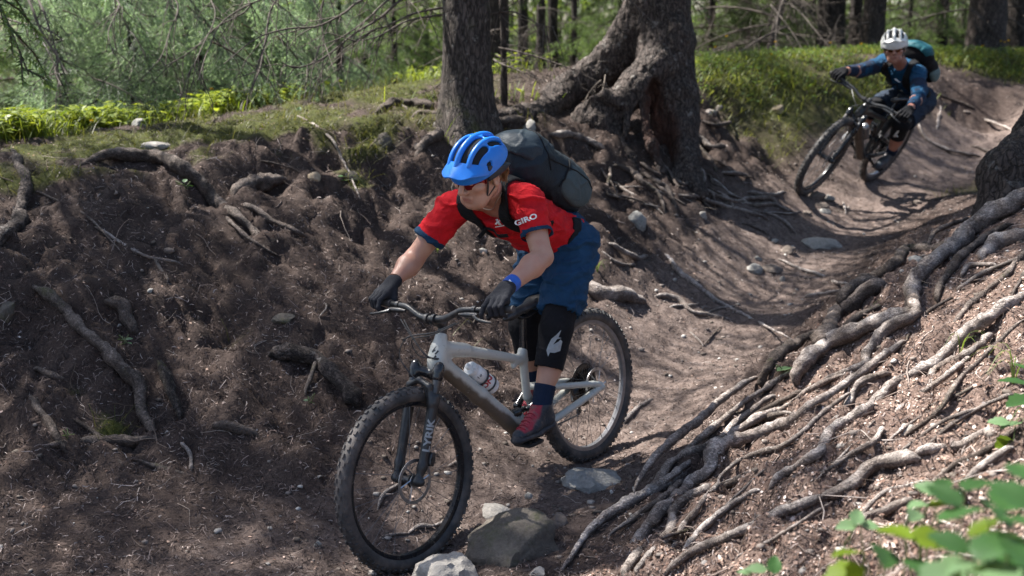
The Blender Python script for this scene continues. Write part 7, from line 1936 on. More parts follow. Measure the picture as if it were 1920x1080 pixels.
for i, (ps, hw, lb, lf) in enumerate(TW): tag(root(None, ps, hw, ROOTP if 'pale' in lb or 'white' in lb else ROOTD, False, lf, 'stick', lab=lb, seed=140 + i), cat='stick')

# ================================================================== stones
def stone_mat(name, a, b_, moss=0.0, sc=1.0):
    m, nt, b = new_mat(name); s = N(nt); o = s.coord()
    n1 = s.noise(o, 9 * sc, 6, 0.65); n2 = s.noise(o, 70 * sc, 4, 0.7)
    c = s.ramp(s.math('ADD', s.math('MULTIPLY', n1, 0.6), s.math('MULTIPLY', n2, 0.4)), [(0.33, a), (0.66, b_)])
    d = s.ramp(s.noise(o, 5 * sc, 5, 0.7), [(0.52, (0, 0, 0)), (0.7, (1, 1, 1))])
    c = s.mix(s.math('MULTIPLY', d, 0.55), c, (0.085, 0.062, 0.05))
    if moss:
        c = s.mix(s.math('MULTIPLY', s.ramp(s.noise(o, 7 * sc, 5, 0.7), [(0.6 - moss * 0.3, (0, 0, 0)), (0.78 - moss * 0.25, (1, 1, 1))]), 0.8), c, (0.055, 0.062, 0.022))
    s.l(c, b.inputs['Base Color']); b.inputs['Roughness'].default_value = 0.88; b.inputs['Specular IOR Level'].default_value = 0.3
    h = s.math('ADD', n1, s.math('MULTIPLY', n2, 0.35)); s.bump(h, 0.012 / sc, b)
    return m
STG = stone_mat('grey_stone', (0.15, 0.145, 0.135), (0.36, 0.35, 0.325)); STP = stone_mat('pale_stone', (0.20, 0.185, 0.165), (0.42, 0.39, 0.35))
STM = stone_mat('mossy_stone', (0.050, 0.043, 0.036), (0.150, 0.130, 0.108), 0.32); STB = stone_mat('brown_stone', (0.10, 0.080, 0.066), (0.24, 0.195, 0.165)); STT = stone_mat('tan_stone', (0.22, 0.17, 0.115), (0.42, 0.34, 0.24))
def ico(n):
    import bmesh
    bm = bmesh.new(); bmesh.ops.create_icosphere(bm, subdivisions=n, radius=1.0)
    v = np.array([x.co[:] for x in bm.verts]); f = np.array([[q.index for q in x.verts] for x in bm.faces]); bm.free(); return v, f
ICO3, ICO4, ICO2 = ico(3), ico(4), ico(2)
def stone_shape(seed, rad, planes=9, sharp=0.78, icov=ICO3):
    r = np.random.default_rng(seed); v, f = icov; v = v.copy()
    for k in range(planes):
        n = r.normal(size=3); n /= np.linalg.norm(n); d = r.uniform(0.55, 0.9) * sharp / 0.78; e = v @ n - d
        v = v - np.where(e > 0, e, 0)[:, None] * n * 0.92
    v = v + fbm(v, (1.8,) * 3, 3, seed)[:, None] * v * 0.13 + fbm(v, (6,) * 3, 3, seed + 3)[:, None] * v * 0.05
    return v * np.asarray(rad), f
def stone(px, py, hw, hh, mat, label, seed, d=None, depth=None, sink=0.35, tilt=0.0, cat='stone', name='stone', planes=9, size4=False, sharp=0.78):
    h, n = ground_at(px, py + hh * 0.55); dd = d or h @ CF; c = pt(px, py, dd)
    w, t = hw * dd / F, hh * dd / F
    v, f = stone_shape(seed, (w * 1.12, depth or w * 0.9, t * (1.12 + 0.3 * sink)), planes, sharp, ICO4 if size4 else ICO3)
    a = D2R(tilt); R_ = np.array([[math.cos(a), 0, math.sin(a)], [0, 1, 0], [-math.sin(a), 0, math.cos(a)]])
    v = v @ R_.T
    c = c - [0, 0, t * 0.30]
    if d is None: c = c + nrm(ray(px, py)) * (depth or w * 0.9) * 0.35
    base = c + [0, 0, v[:, 2].min()]
    o = link(name, mesh_np(name, v - [0, 0, v[:, 2].min()], f), mat); o.location = base
    o.data.set_sharp_from_angle(angle=D2R(38))
    return tag(o, label, cat)
stone(834, 1076, 62, 46, STP, 'pale pointed rock at the bottom edge in front of the front tyre', 1, 4.42, 0.10, 0.2, -12, 'rock', 'rock', 8, True)
stone(964, 1012, 86, 58, STM, 'large dark mossy rock between the front wheel and the roots', 2, None, 0.20, 0.35, -18, 'rock', 'rock', 7, True, 0.85)
stone(1110, 900, 52, 28, STG, 'flat pale grey rock just below the rear tyre', 3, None, 0.12, 0.3, 6, 'rock', 'rock', 8, True)
stone(928, 958, 30, 14, STP, 'small whitish rock touching the left of the large mossy rock', 4, None, 0.06, 0.3, 5)
stone(990, 930, 9, 9, STP, 'tiny white disc shaped stone above the large mossy rock', 5, None, 0.02, 0.1, 30)
stone(1046, 976, 16, 20, STB, 'small brown stone tucked against the right of the large mossy rock', 6, None, 0.05)
stone(1540, 458, 38, 14, STP, 'long flat white stone in the middle of the trail', 7, None, 0.12, 0.3, 6, 'rock', 'rock')
stone(1415, 505, 15, 13, STG, 'round grey stone on the trail beside a flat brown one', 8)
stone(1446, 504, 19, 9, STB, 'flat brown stone touching the round grey one on the trail', 9)
stone(1467, 524, 5, 8, STG, 'small upright grey stone below the flat brown one', 10)
stone(1475, 468, 16, 10, STB, 'dark brown stone just left of the long flat white stone', 11)
stone(1452, 452, 9, 5, STG, 'small flat stone above the dark brown one on the trail', 12)
stone(1421, 484, 7, 6, STG, 'pebble sized stone above the round grey one', 13)
for i, (px, py, w, h, lb) in enumerate([(1530, 368, 17, 10, 'top left stone of the small pile below the black front wheel'), (1552, 372, 13, 7, 'top right stone of the small pile below the black front wheel'), (1541, 385, 13, 6, 'middle stone of the small pile below the black front wheel'), (1546, 396, 12, 6, 'lowest stone of the small pile below the black front wheel'), (1512, 398, 9, 6, 'stone lying off to the left of the small pile')]):
    stone(px, py, w, h, STG if i % 2 else STB, lb, 20 + i)
stone(1195, 413, 17, 18, STG, 'rounded grey stone stuck in the bank behind the rider in red', 30)
stone(597, 1020, 8, 9, STG, 'small grey pebble left of the front tyre', 31)
stone(8, 580, 24, 20, STM, 'rounded mossy stone cut by the left edge', 32)
stone(530, 595, 23, 8, STM, 'flat mossy stone in the middle of the left bank', 33)
stone(590, 330, 12, 9, STT, 'yellowish stone set in the upper bank', 34); stone(714, 262, 18, 19, STM, 'grey green stone left of the straight spruce', 35); stone(785, 273, 13, 8, STB, 'brown stone at the foot of the straight spruce', 36)
stone(292, 273, 24, 9, STP, 'flat white stone on the mossy lip of the left bank', 37); stone(262, 231, 16, 9, STG, 'round grey stone in the bright grass at the left', 38)
stone(988, 240, 22, 14, STG, 'pointed grey stone above the slate backpack', 39, None, None, 0.3, -25); stone(660, 331, 15, 11, STM, 'dark stone beside the hanging pale twig', 40)
stone(1460, 204, 13, 9, STT, 'tan stone in the mossy bank left of the black bike', 41); stone(1700, 803, 20, 11, STP, 'pale stone among the chips on the right slope', 42); stone(1655, 512, 10, 8, STP, 'pale stone wedged at the edge of the right bank', 43)
stone(1007, 1072, 17, 10, STP, 'pale stone half out of the bottom edge beside the roots', 44); stone(316, 470, 10, 7, STB, 'brown stone in the dark undercut of the left bank', 45); stone(1720, 350 + 30, 8, 5, STB, 'reddish pebble on the trail right of the stone pile', 46)
stone(1318, 402, 9, 8, STP, 'white stone among the thin roots right of the gnarled spruce', 47); stone(905, 470, 8, 6, STP, 'pale pebble in the bank just under the red jersey', 48); stone(283, 545, 6, 5, STG, 'grey pebble in the left bank above the root stub', 49)
stone(1720, 484, 16, 6, STG, 'flat grey green stone at the foot of the right bank edge', 50)

# ================================================================== scatter on the ground mesh
A0, A1, A2, A3 = (gverts[gfaces[:, k]] for k in range(4))
FC = (A0 + A1 + A2 + A3) / 4
FA = np.linalg.norm(np.cross(A2 - A0, A3 - A1), axis=1) * 0.5
ZF = np.stack([trail, moss, soil, warm, behind, left], 1)[gfaces].mean(1)
Dq = np.linalg.norm(FC, axis=1)
dep = FC @ CF; sxp = np.abs(FC @ CR) / np.maximum(dep, 0.1); syp = (FC @ CU) / np.maximum(dep, 0.1)
VIS = smooth(1.0, 0.75, np.maximum(0, sxp - 960 / F) * np.maximum(dep, 0.1) / 0.9 + 0.6) * (dep > 1.2) * (dep < 22)
FNb = np.cross(A2 - A0, A3 - A1); FNb /= np.linalg.norm(FNb, axis=1)[:, None] + 1e-12
def scatter(n, w, seed):
    r = np.random.default_rng(seed); p = FA * w; p = p / p.sum()
    cdf = np.cumsum(p); i = np.minimum(np.searchsorted(cdf, r.random(n)), len(p) - 1); u, v = r.random(n)[:, None], r.random(n)[:, None]
    pos = (A0[i] * (1 - u) + A1[i] * u) * (1 - v) + (A3[i] * (1 - u) + A2[i] * u) * v
    return pos, FNb[i], i, r
def bits(pos, nn, r, ln, wd, lift, updown=0.35, bend=0.25):
    """little flat strips lying about: two quads each, slightly bent"""
    n = len(pos); t = r.normal(size=(n, 3)); t = t - nn * (t * nn).sum(1)[:, None] * 1.0; t /= np.linalg.norm(t, axis=1)[:, None]
    t = t + nn * (r.normal(size=n) * updown)[:, None]; t /= np.linalg.norm(t, axis=1)[:, None]
    b = np.cross(nn, t); b /= np.linalg.norm(b, axis=1)[:, None] + 1e-9; b = b + nn * (r.normal(size=n) * 0.5)[:, None]
    ln = ln[:, None]; wd = wd[:, None]; c = pos + nn * lift[:, None]; k = nn * (np.abs(r.normal(size=n)) * bend)[:, None] * ln + b * (r.normal(size=n) * bend)[:, None] * ln
    v = np.stack([c - t * ln - b * wd, c - t * ln + b * wd, c + k - b * wd, c + k + b * wd, c + t * ln - b * wd * 0.5, c + t * ln + b * wd * 0.5], 1).reshape(-1, 3)
    o = np.arange(n)[:, None] * 6
    return v, np.concatenate([o + [0, 1, 3, 2], o + [2, 3, 5, 4]])
LITM = leafy('litter', (1, 1, 1), 0.0, 0.0, 0.95)
dens = 1 / np.clip(Dq, 2.3, 40) ** 1.25
# needles and twiglets
n = 420000
w = VIS * dens * (1 - 0.4 * ZF[:, 0]) * (1 - 0.72 * ZF[:, 1]) * (1 - 0.35 * ZF[:, 3]) * (1 - 0.6 * ZF[:, 2])
pos, nn, i, r = scatter(n, w, 1)
clump = 0.5 + 0.5 * fbm(pos, (9, 9, 9), 2, 77)
keep = r.random(n) < np.clip(0.30 + 0.9 * clump, 0, 1); pos, nn, i, clump = pos[keep], nn[keep], i[keep], clump[keep]; n = len(pos)
big = r.random(n) < 0.03
ln = np.where(big, r.uniform(0.022, 0.05, n), r.uniform(0.006, 0.016, n)); wd = np.where(big, 0.0017, r.uniform(0.0008, 0.0019, n))
v, f = bits(pos, nn, r, ln, wd, r.uniform(0.000, 0.010, n) * (0.4 + clump), 0.30, 0.25)
pal = np.array([(0.026, 0.018, 0.016), (0.058, 0.040, 0.034), (0.110, 0.080, 0.069), (0.20, 0.155, 0.137), (0.34, 0.285, 0.26)])
c = pal[r.choice(5, n, p=[0.27, 0.30, 0.25, 0.14, 0.04])] * r.uniform(0.8, 1.2, n)[:, None] * np.where(ZF[i, 2:3] > 0.5, 0.7, 1.0)
m = mesh_np('needle_litter', v, f, False); vcol(m, np.repeat(c, 6, 0)); tag(link('needle_litter', m, LITM), 'dead brown needles and twiglets covering the banks', kind='stuff')
# bark chips and cone scales on the right slope, flakes on the trail
n = 60000
w = VIS * (0.03 + ZF[:, 3] * 1.0) * dens
pos, nn, i, r = scatter(n, w, 2); s_ = r.uniform(0.004, 0.0095, n)
a = r.normal(size=(n, 3)); a = a - nn * (a * nn).sum(1)[:, None]; a /= np.linalg.norm(a, axis=1)[:, None]; nt_ = nn + r.normal(size=(n, 3)) * 0.45; nt_ /= np.linalg.norm(nt_, axis=1)[:, None]
b = np.cross(nt_, a); b /= np.linalg.norm(b, axis=1)[:, None]; cc = pos + nn * (r.uniform(0.001, 0.007, n))[:, None]; S1, S2 = s_[:, None], (s_ * r.uniform(0.45, 0.9, n))[:, None]
v = np.stack([cc - a * S1, cc - a * S1 * 0.3 + b * S2 + nt_ * S1 * 0.25, cc + a * S1, cc - a * S1 * 0.2 - b * S2 + nt_ * S1 * 0.2], 1).reshape(-1, 3)
pal2 = np.array([(0.10, 0.062, 0.048), (0.19, 0.120, 0.092), (0.31, 0.215, 0.170), (0.43, 0.325, 0.275), (0.58, 0.49, 0.44)])
c = pal2[r.choice(5, n, p=[0.22, 0.30, 0.26, 0.15, 0.07])] * r.uniform(0.8, 1.2, n)[:, None]
m = mesh_np('bark_chips', v, np.arange(4 * n).reshape(-1, 4), False); vcol(m, np.repeat(c, 4, 0)); tag(link('bark_chips', m, LITM), 'pinkish cone scales and bark chips strewn over the right slope', kind='stuff')
# pebbles
n = 5200
w = VIS * dens ** 1.0 * (0.12 + 1.0 * ZF[:, 0] + 0.5 * ZF[:, 3]) * (1 - ZF[:, 1])
pos, nn, i, r = scatter(n, w, 3); iv, if_ = ico(1); s_ = 0.004 + 0.014 * r.random(n) ** 4
V = (iv[None] * (1 + 0.25 * r.normal(size=(n, len(iv), 1))) * np.stack([r.uniform(0.7, 1.3, n), r.uniform(0.7, 1.3, n), r.uniform(0.4, 0.8, n)], 1)[:, None] * s_[:, None, None] + (pos + nn * (s_ * 0.15)[:, None])[:, None]).reshape(-1, 3)
Fp = (if_[None] + (np.arange(n) * len(iv))[:, None, None]).reshape(-1, 3); pal3 = np.array([(0.11, 0.09, 0.075), (0.19, 0.16, 0.14), (0.30, 0.275, 0.25), (0.44, 0.42, 0.39)])
m = mesh_np('pebbles', V, Fp, False); vcol(m, np.repeat(pal3[r.choice(4, n, p=[0.4, 0.33, 0.2, 0.07])], len(iv), 0)); tag(link('pebbles', m, LITM), 'small pebbles and clods strewn on the trail', kind='stuff')
# fine dead rootlets and twigs
def squiggles(n, w, seed, lo, hi, rad, cols, name, label, lift=0.006, kind='stuff', droop=0.0, snap=False):
    pos, nn, i, r = scatter(n, w, seed); parts, C_ = [], []
    for k in range(n):
        L = r.uniform(lo, hi); t = r.normal(size=3); t -= nn[k] * (t @ nn[k]); t = nrm(t)
        if droop: t = nrm(t * 0.7 + np.array([0, 0, -droop]))
        m_ = 6; p = [pos[k] + nn[k] * lift]; d = t
        for q in range(m_):
            d = nrm(d + r.normal(size=3) * 0.38); d = nrm(d - nn[k] * (d @ nn[k]) * 0.75); p.append(p[-1] + d * L / m_)
        if snap:
            q3 = []
            for a_ in p:
                h_ = GB.find_nearest(Vector(a_)); q3.append(np.array(h_[0]) + nn[k] * rad * 0.6)
            p = catmull(q3, 10)
        p = np.array(p); rr = rad * r.uniform(0.6, 1.5); parts.append(tube_q(p, np.linspace(rr, rr * 0.4, len(p)), 4)); C_.append(np.repeat([np.asarray(cols[int(r.integers(len(cols)))]) * r.uniform(0.75, 1.25)], len(p) * 4, 0))
    v, f = cat_mesh(parts); m = mesh_np(name, v, f); vcol(m, np.concatenate(C_)); return tag(link(name, m, LITM), label, kind=kind)
squiggles(800, VIS * dens * (0.25 + ZF[:, 5] + 0.9 * ZF[:, 2]) * (1 - 0.9 * ZF[:, 0]), 11, 0.08, 0.30, 0.0017, [(0.20, 0.155, 0.13), (0.09, 0.065, 0.05), (0.30, 0.25, 0.215)], 'fine_rootlets', 'fine dead rootlets hanging from the cut banks', 0.008, 'stuff', 0.5)
squiggles(260, VIS * dens * ZF[:, 3], 13, 0.20, 0.55, 0.0030, [(0.30, 0.245, 0.215), (0.40, 0.34, 0.305), (0.18, 0.14, 0.12)], 'thin_roots', 'thin pale roots threading through the chips of the right slope', 0.004, 'stuff', 0.0, True)
squiggles(900, VIS * dens * (0.35 + 0.7 * ZF[:, 3]) * (1 - 0.55 * ZF[:, 0]), 12, 0.06, 0.22, 0.0021, [(0.22, 0.175, 0.15), (0.10, 0.075, 0.06), (0.33, 0.28, 0.25), (0.07, 0.05, 0.04)], 'fallen_twigs', 'thin fallen twigs lying on the needles', 0.004, 'stuff', 0.0, True)

# ================================================================== moss, grass, ground leaves
GRASSM = leafy('grass_blades', (1, 1, 1), 0.0, 0.45, 0.5)
def blades(n, w, seed, h0, h1, wd, c0, c1, name, label, curl=0.6, lean=0.35, clumps=0.0):
    pos, nn, i, r = scatter(n, w, seed)
    if clumps:
        k = fbm(pos, (3.2, 3.2, 3.2), 2, seed + 7); keep = k > clumps * r.uniform(-1, 1, n); pos, nn = pos[keep], nn[keep]; n = len(pos)
    h = r.uniform(h0, h1, n)[:, None]; a = r.uniform(0, 2 * math.pi, n); dr = np.stack([np.cos(a), np.sin(a), 0 * a], 1); sd = np.stack([-np.sin(a), np.cos(a), 0 * a], 1)
    up = nn * 0.4 + np.array([0, 0, 0.6]) + dr * (r.uniform(0, 1, n) * lean)[:, None]; up /= np.linalg.norm(up, axis=1)[:, None]; cu = (r.uniform(0.2, 1.0, n) * curl)[:, None]; W_2 = wd * r.uniform(0.7, 1.3, n)[:, None]
    b = pos - nn * 0.004
    v = np.stack([b - sd * W_2, b + sd * W_2, b + up * h * 0.5 + dr * cu * h * 0.12 - sd * W_2 * 0.85, b + up * h * 0.5 + dr * cu * h * 0.12 + sd * W_2 * 0.85,
                  b + up * h * 0.85 + dr * cu * h * 0.42 - sd * W_2 * 0.5 - [0, 0, 0], b + up * h * 0.85 + dr * cu * h * 0.42 + sd * W_2 * 0.5, b + up * h * (1.0 - 0.25 * cu) + dr * cu * h * 0.75, b + up * h * (1.0 - 0.25 * cu) + dr * cu * h * 0.75], 1).reshape(-1, 3)
    o = np.arange(n)[:, None] * 8; f = np.concatenate([o + [0, 1, 3, 2], o + [2, 3, 5, 4], o + [4, 5, 7, 6]])
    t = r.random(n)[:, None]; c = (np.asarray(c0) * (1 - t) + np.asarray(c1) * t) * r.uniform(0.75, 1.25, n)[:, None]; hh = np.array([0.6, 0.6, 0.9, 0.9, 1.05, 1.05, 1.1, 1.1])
    m = mesh_np(name, v, f); vcol(m, (c[:, None] * hh[None, :, None]).reshape(-1, 3)); return tag(link(name, m, GRASSM), label, kind='stuff')
crestL = smooth(-0.85, -0.68, FC[:, 2]) * smooth(0.2, -0.7, FC[:, 0] - 0.10 * (FC[:, 1] - 7)) * (FC[:, 1] > 6.0) * (FC[:, 1] < 12)
backL = (0.06 + 0.94 * smooth(-1.3, -2.2, FC[:, 0])) * smooth(-0.2, 0.5, fbm(FC, (1.6, 1.6, 1.6), 2, 47)) * smooth(0, 0.25, (FC[:, 1] - (7.05 + 0.25 * (FC[:, 0] + 3.2)) ) / 1.0) * crestL
mR = np.clip(smooth(1.7, 0.6, np.hypot((FC[:, 0] - 3.0) / 1.35, (FC[:, 1] - 11.7) / 1.3)) + smooth(1.25, 0.8, np.hypot((FC[:, 0] - 6.2) / 3.0, (FC[:, 1] - 15.2) / 1.55)), 0, 1) * (ZF[:, 0] < 0.35)
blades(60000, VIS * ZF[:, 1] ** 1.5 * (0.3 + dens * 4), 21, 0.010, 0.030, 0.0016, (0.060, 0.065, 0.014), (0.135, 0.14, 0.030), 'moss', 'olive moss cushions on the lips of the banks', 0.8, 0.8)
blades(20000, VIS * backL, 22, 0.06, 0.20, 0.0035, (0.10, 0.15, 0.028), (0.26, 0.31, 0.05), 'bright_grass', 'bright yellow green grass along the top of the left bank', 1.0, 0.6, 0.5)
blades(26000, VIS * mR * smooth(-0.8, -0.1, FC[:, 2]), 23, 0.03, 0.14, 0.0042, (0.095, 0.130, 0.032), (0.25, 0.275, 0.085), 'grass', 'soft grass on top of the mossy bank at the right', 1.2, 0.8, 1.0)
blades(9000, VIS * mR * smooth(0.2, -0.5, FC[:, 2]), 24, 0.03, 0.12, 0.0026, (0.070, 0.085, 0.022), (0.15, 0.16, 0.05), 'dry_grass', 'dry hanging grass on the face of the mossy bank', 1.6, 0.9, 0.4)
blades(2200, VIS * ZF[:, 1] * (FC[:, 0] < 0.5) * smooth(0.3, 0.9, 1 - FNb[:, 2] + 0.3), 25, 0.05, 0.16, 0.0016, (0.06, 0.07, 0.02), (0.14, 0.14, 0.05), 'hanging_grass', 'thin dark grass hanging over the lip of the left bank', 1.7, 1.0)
def leaf_clumps(n, w, seed, s0, s1, c0, c1, name, label, h0=0.03, h1=0.10):
    pos, nn, i, r = scatter(n, w, seed); k = 5; P_ = np.repeat(pos, k, 0); N_ = np.repeat(nn, k, 0); n2 = len(P_)
    a = r.uniform(0, 2 * math.pi, n2); d = np.stack([np.cos(a), np.sin(a), r.normal(size=n2) * 0.25], 1); sd = np.stack([-np.sin(a), np.cos(a), 0 * a], 1); s = r.uniform(s0, s1, n2)[:, None]
    c = P_ + np.array([0, 0, 1]) * r.uniform(h0, h1, n2)[:, None] + N_ * 0.02 + d * s * 0.5
    v = np.stack([c, c + d * s * 0.5 + sd * s * 0.42 + [0, 0, 0.004], c + d * s * 1.15 - np.array([0, 0, 1]) * s * 0.15, c + d * s * 0.5 - sd * s * 0.42 + [0, 0, 0.004]], 1).reshape(-1, 3); o = np.arange(n2)[:, None] * 4
    t = r.random(n2)[:, None]; cc = (np.asarray(c0) * (1 - t) + np.asarray(c1) * t) * r.uniform(0.75, 1.25, n2)[:, None]
    m = mesh_np(name, v, np.concatenate([o + [0, 1, 2, 3]]), False); vcol(m, np.repeat(cc, 4, 0)); return tag(link(name, m, GRASSM), label, kind='stuff')
leaf_clumps(1700, VIS * mR * smooth(-0.75, -0.2, FC[:, 2]), 31, 0.018, 0.045, (0.05, 0.095, 0.03), (0.13, 0.19, 0.06), 'ground_leaves', 'small round leaves growing through the mossy bank at the right')
leaf_clumps(1100, VIS * backL, 32, 0.03, 0.07, (0.09, 0.145, 0.03), (0.27, 0.32, 0.055), 'bright_leaves', 'bright yellow green leafy plants along the top of the left bank', 0.03, 0.16)

# ---- yellow flowers
PETAL = leafy('yellow_petals', (1, 1, 1), 0.0, 0.25, 0.6); STEM = solid('green_stem', (0.07, 0.10, 0.03), 0.7)
def flower(px, py, d, label, group, hd=0.016):
    top = pt(px, py, d); g, _ = drop(top[0], top[1]); r = np.random.default_rng(int(px * 7 + py))
    H_ = max(0.08, top[2] - g[2]); t = empty('yellow_flower', g, label, 'flower', group); x = r.normal() * 0.03
    link('stem', mesh_np('stem', *tube_q(catmull([[x, 0, -0.02], [x * 0.3, 0.01, H_ * 0.6], [0, 0, H_]], 8), np.linspace(0.0032, 0.0018, 8), 5)), STEM, t)
    vs, fs, cs = [(0, 0, H_)], [], [(0.42, 0.25, 0.01)]
    k = 14
    for j in range(k):
        a = 2 * math.pi * j / k + r.normal() * 0.08; b = a + math.pi / k; q = hd * r.uniform(0.85, 1.1)
        vs += [(0.4 * q * math.cos(a - 0.2), 0.4 * q * math.sin(a - 0.2), H_ + 0.004), (q * math.cos(a), q * math.sin(a), H_ + 0.006 * r.normal()), (0.4 * q * math.cos(a + 0.2), 0.4 * q * math.sin(a + 0.2), H_ + 0.004)]; cs += [(0.60, 0.40, 0.01)] * 3
        fs.append((0, 1 + 3 * j, 2 + 3 * j)); fs.append((0, 2 + 3 * j, 3 + 3 * j))
    v = np.array(vs); tl = D2R(-38); v[:, 1:] = np.stack([(v[:, 1]) * math.cos(tl) - (v[:, 2] - H_) * math.sin(tl), (v[:, 1]) * math.sin(tl) + (v[:, 2] - H_) * math.cos(tl) + H_], 1)
    m = mesh_np('flower_head', v, np.array(fs), False); vcol(m, np.array(cs)); link('flower_head', m, PETAL, t)
FG = 'yellow flowers on tall stems'
for px, py, d, lb in [(1362, 68, 11.9, 'yellow flower on a tall stem near the gnarled spruce, highest of its four'), (1341, 88, 11.8, 'yellow flower nearest the gnarled spruce'), (1365, 116, 11.7, 'low yellow flower above the moss, left one of a pair'), (1376, 112, 11.7, 'low yellow flower above the moss, right one of a pair'), (1454, 78, 12.2, 'lone yellow flower before the dim far trunk'), (1446, 102, 12.2, 'small low yellow flower in front of the dim far trunk'), (1557, 80, 12.6, 'yellow flower in front of the thick dark trunk left of the rider in blue'), (1615, 82, 12.6, 'yellow flower before the group of three trunks left of the white helmet'), (1842, 86, 13.8, 'single yellow flower in front of the thickest right trunk'), (1877, 77, 13.9, 'left of three yellow flowers standing together at the right'), (1884, 79, 13.9, 'middle of three yellow flowers standing together at the right'), (1891, 76, 13.9, 'right of three yellow flowers standing together at the right'),
                       (397, 166, 9.4, 'orange yellow flower against the pale boughs at the left'), (446, 168, 9.4, 'yellow flower right of the orange one before the pale boughs'), (172, 226, 8.3, 'yellow flower low in the bright grass at the left'), (406, 197, 8.9, 'yellow flower in the grass under the orange one'), (490, 172, 9.8, 'yellow flower at the end of the hanging branch left')]:
    flower(px, py, d, lb, FG, 0.019 if d > 11 else 0.016)

# ---- leafy plants with single leaves
def leaf_mesh(name, L, W, serr=0.10, n=9, fold=0.25, cup=0.15, tint=(1, 1, 1), tip=1.0, seed=0):
    r = np.random.default_rng(seed); vs, fs = [], []; ts = np.linspace(0, 1, n)
    for i, t in enumerate(ts):
        w = W * (math.sin(math.pi * min(1, t ** 0.75)) ** 0.8) * (1 + (serr if i % 2 else -serr)); z = -cup * L * t * t
        for s in (-1, -0.5, 0, 0.5, 1): vs.append((L * t + (0.03 * L if abs(s) == 1 and i % 2 else 0), w * s * 0.5, z + fold * w * 0.5 * abs(s) * 0.6 + 0.01 * L * math.sin(7 * t + 3 * s)))
    for i in range(n - 1):
        for j in range(4): a = i * 5 + j; fs.append((a, a + 1, a + 6, a + 5))
    m = mesh_py(name, vs, fs); k = np.array([[1 - 0.12 * (j % 5 == 2)] * 3 for j in range(len(vs))]) * np.asarray(tint); vcol(m, k); return m
LEAFG = leafy('green_leaf', (0.040, 0.100, 0.028), 0.25, 0.40, 0.42); LEAFY = leafy('yellow_green_leaf', (0.13, 0.20, 0.016), 0.15, 0.60, 0.42); LEAFP = leafy('pale_leaf', (0.12, 0.20, 0.095), 0.2, 0.35, 0.42)
def leaf_plant(px, py, d, label, leaves, seed, group=None, L=0.06, name='leafy_plant'):
    """leaves: list of (px, py, depth, size, heading degrees, pitch degrees, material)"""
    h, _ = ground_at(px, py); h = h if h is not None and d is None else pt(px, py, d); g, _n = drop(h[0], h[1]); t = empty(name, g, label, 'plant', group); r = np.random.default_rng(seed)
    for k, (lx, ly, ld, sz, hd, pi_, mt) in enumerate(leaves):
        if ld < 3.2: ld, sz = ld * 0.86, sz * 0.82
        p = pt(lx, ly, ld); m = leaf_mesh('leaf', sz, sz * 0.72, 0.09, 9, 0.3, 0.16, seed=seed + k); m.materials.append(mt); o = link('leaf', m, None, t)
        R_ = Matrix.Rotation(D2R(hd), 3, 'Z') @ Matrix.Rotation(D2R(-pi_), 3, 'Y') @ Matrix.Rotation(D2R(r.uniform(-25, 25)), 3, 'X')
        o.rotation_euler = R_.to_euler(); o.location = Vector(p - g) - R_ @ Vector((sz * 0.5, 0, 0))
        b = np.array(o.location); mid = b * 0.55 + np.array([0.02 * r.normal(), 0.02 * r.normal(), 0.03]); link('stalk', mesh_np('stalk', *tube_q(catmull([[0, 0, -0.02], mid, b], 8), np.linspace(0.0024, 0.0013, 8), 5)), STEM, t)
    return t
Y_, G_, P_l = LEAFY, LEAFG, LEAFP
leaf_plant(1650, 1075, 2.35, 'foreground plant with broad yellow green leaves at the bottom right', [(1678, 995, 2.25, 0.088, -60, 15, Y_), (1745, 1010, 2.25, 0.085, -20, -5, Y_), (1590, 1035, 2.3, 0.080, 200, 10, Y_), (1660, 1040, 2.25, 0.092, -100, 5, G_), (1580, 1075, 2.3, 0.10, 190, -10, Y_), (1720, 1060, 2.2, 0.07, -80, 0, G_)], 1)
leaf_plant(1790, 1085, 2.15, 'foreground plant with hazy green toothed leaves in the bottom right corner', [(1800, 960, 2.1, 0.095, 10, 20, G_), (1880, 1000, 2.05, 0.11, -30, 10, G_), (1850, 1050, 2.0, 0.12, -70, 5, P_l), (1905, 1060, 2.0, 0.11, -20, 0, G_), (1770, 925, 2.15, 0.085, 120, 20, G_), (1890, 930, 2.1, 0.10, 60, 15, G_), (1795, 1065, 2.05, 0.10, -140, 0, P_l), (1915, 880, 2.1, 0.09, 90, 10, G_), (1830, 905, 2.2, 0.08, 40, 10, G_)], 2)
leaf_plant(1730, 1000, 2.6, 'pale leaved sprig just above the yellow green plant', [(1740, 915, 2.6, 0.065, 150, 15, P_l), (1722, 945, 2.6, 0.060, 200, 5, P_l), (1770, 905, 2.6, 0.06, 60, 15, G_), (1715, 965, 2.55, 0.055, -120, 0, P_l), (1760, 945, 2.6, 0.06, 0, 15, Y_)], 3)
leaf_plant(1612, 1010, 2.85, 'small pale three leaved sprig left of the foreground plants', [(1607, 968, 2.8, 0.055, 60, 30, P_l), (1587, 985, 2.8, 0.055, 190, 0, P_l), (1632, 985, 2.8, 0.05, -20, 0, P_l)], 4)
leaf_plant(1440, 1078, 2.95, 'small dark leaf pair at the bottom edge of the right slope', [(1452, 1058, 2.9, 0.055, 70, 45, G_), (1418, 1066, 2.9, 0.06, 180, 5, P_l), (1395, 1072, 2.9, 0.04, 150, 0, P_l)], 5)
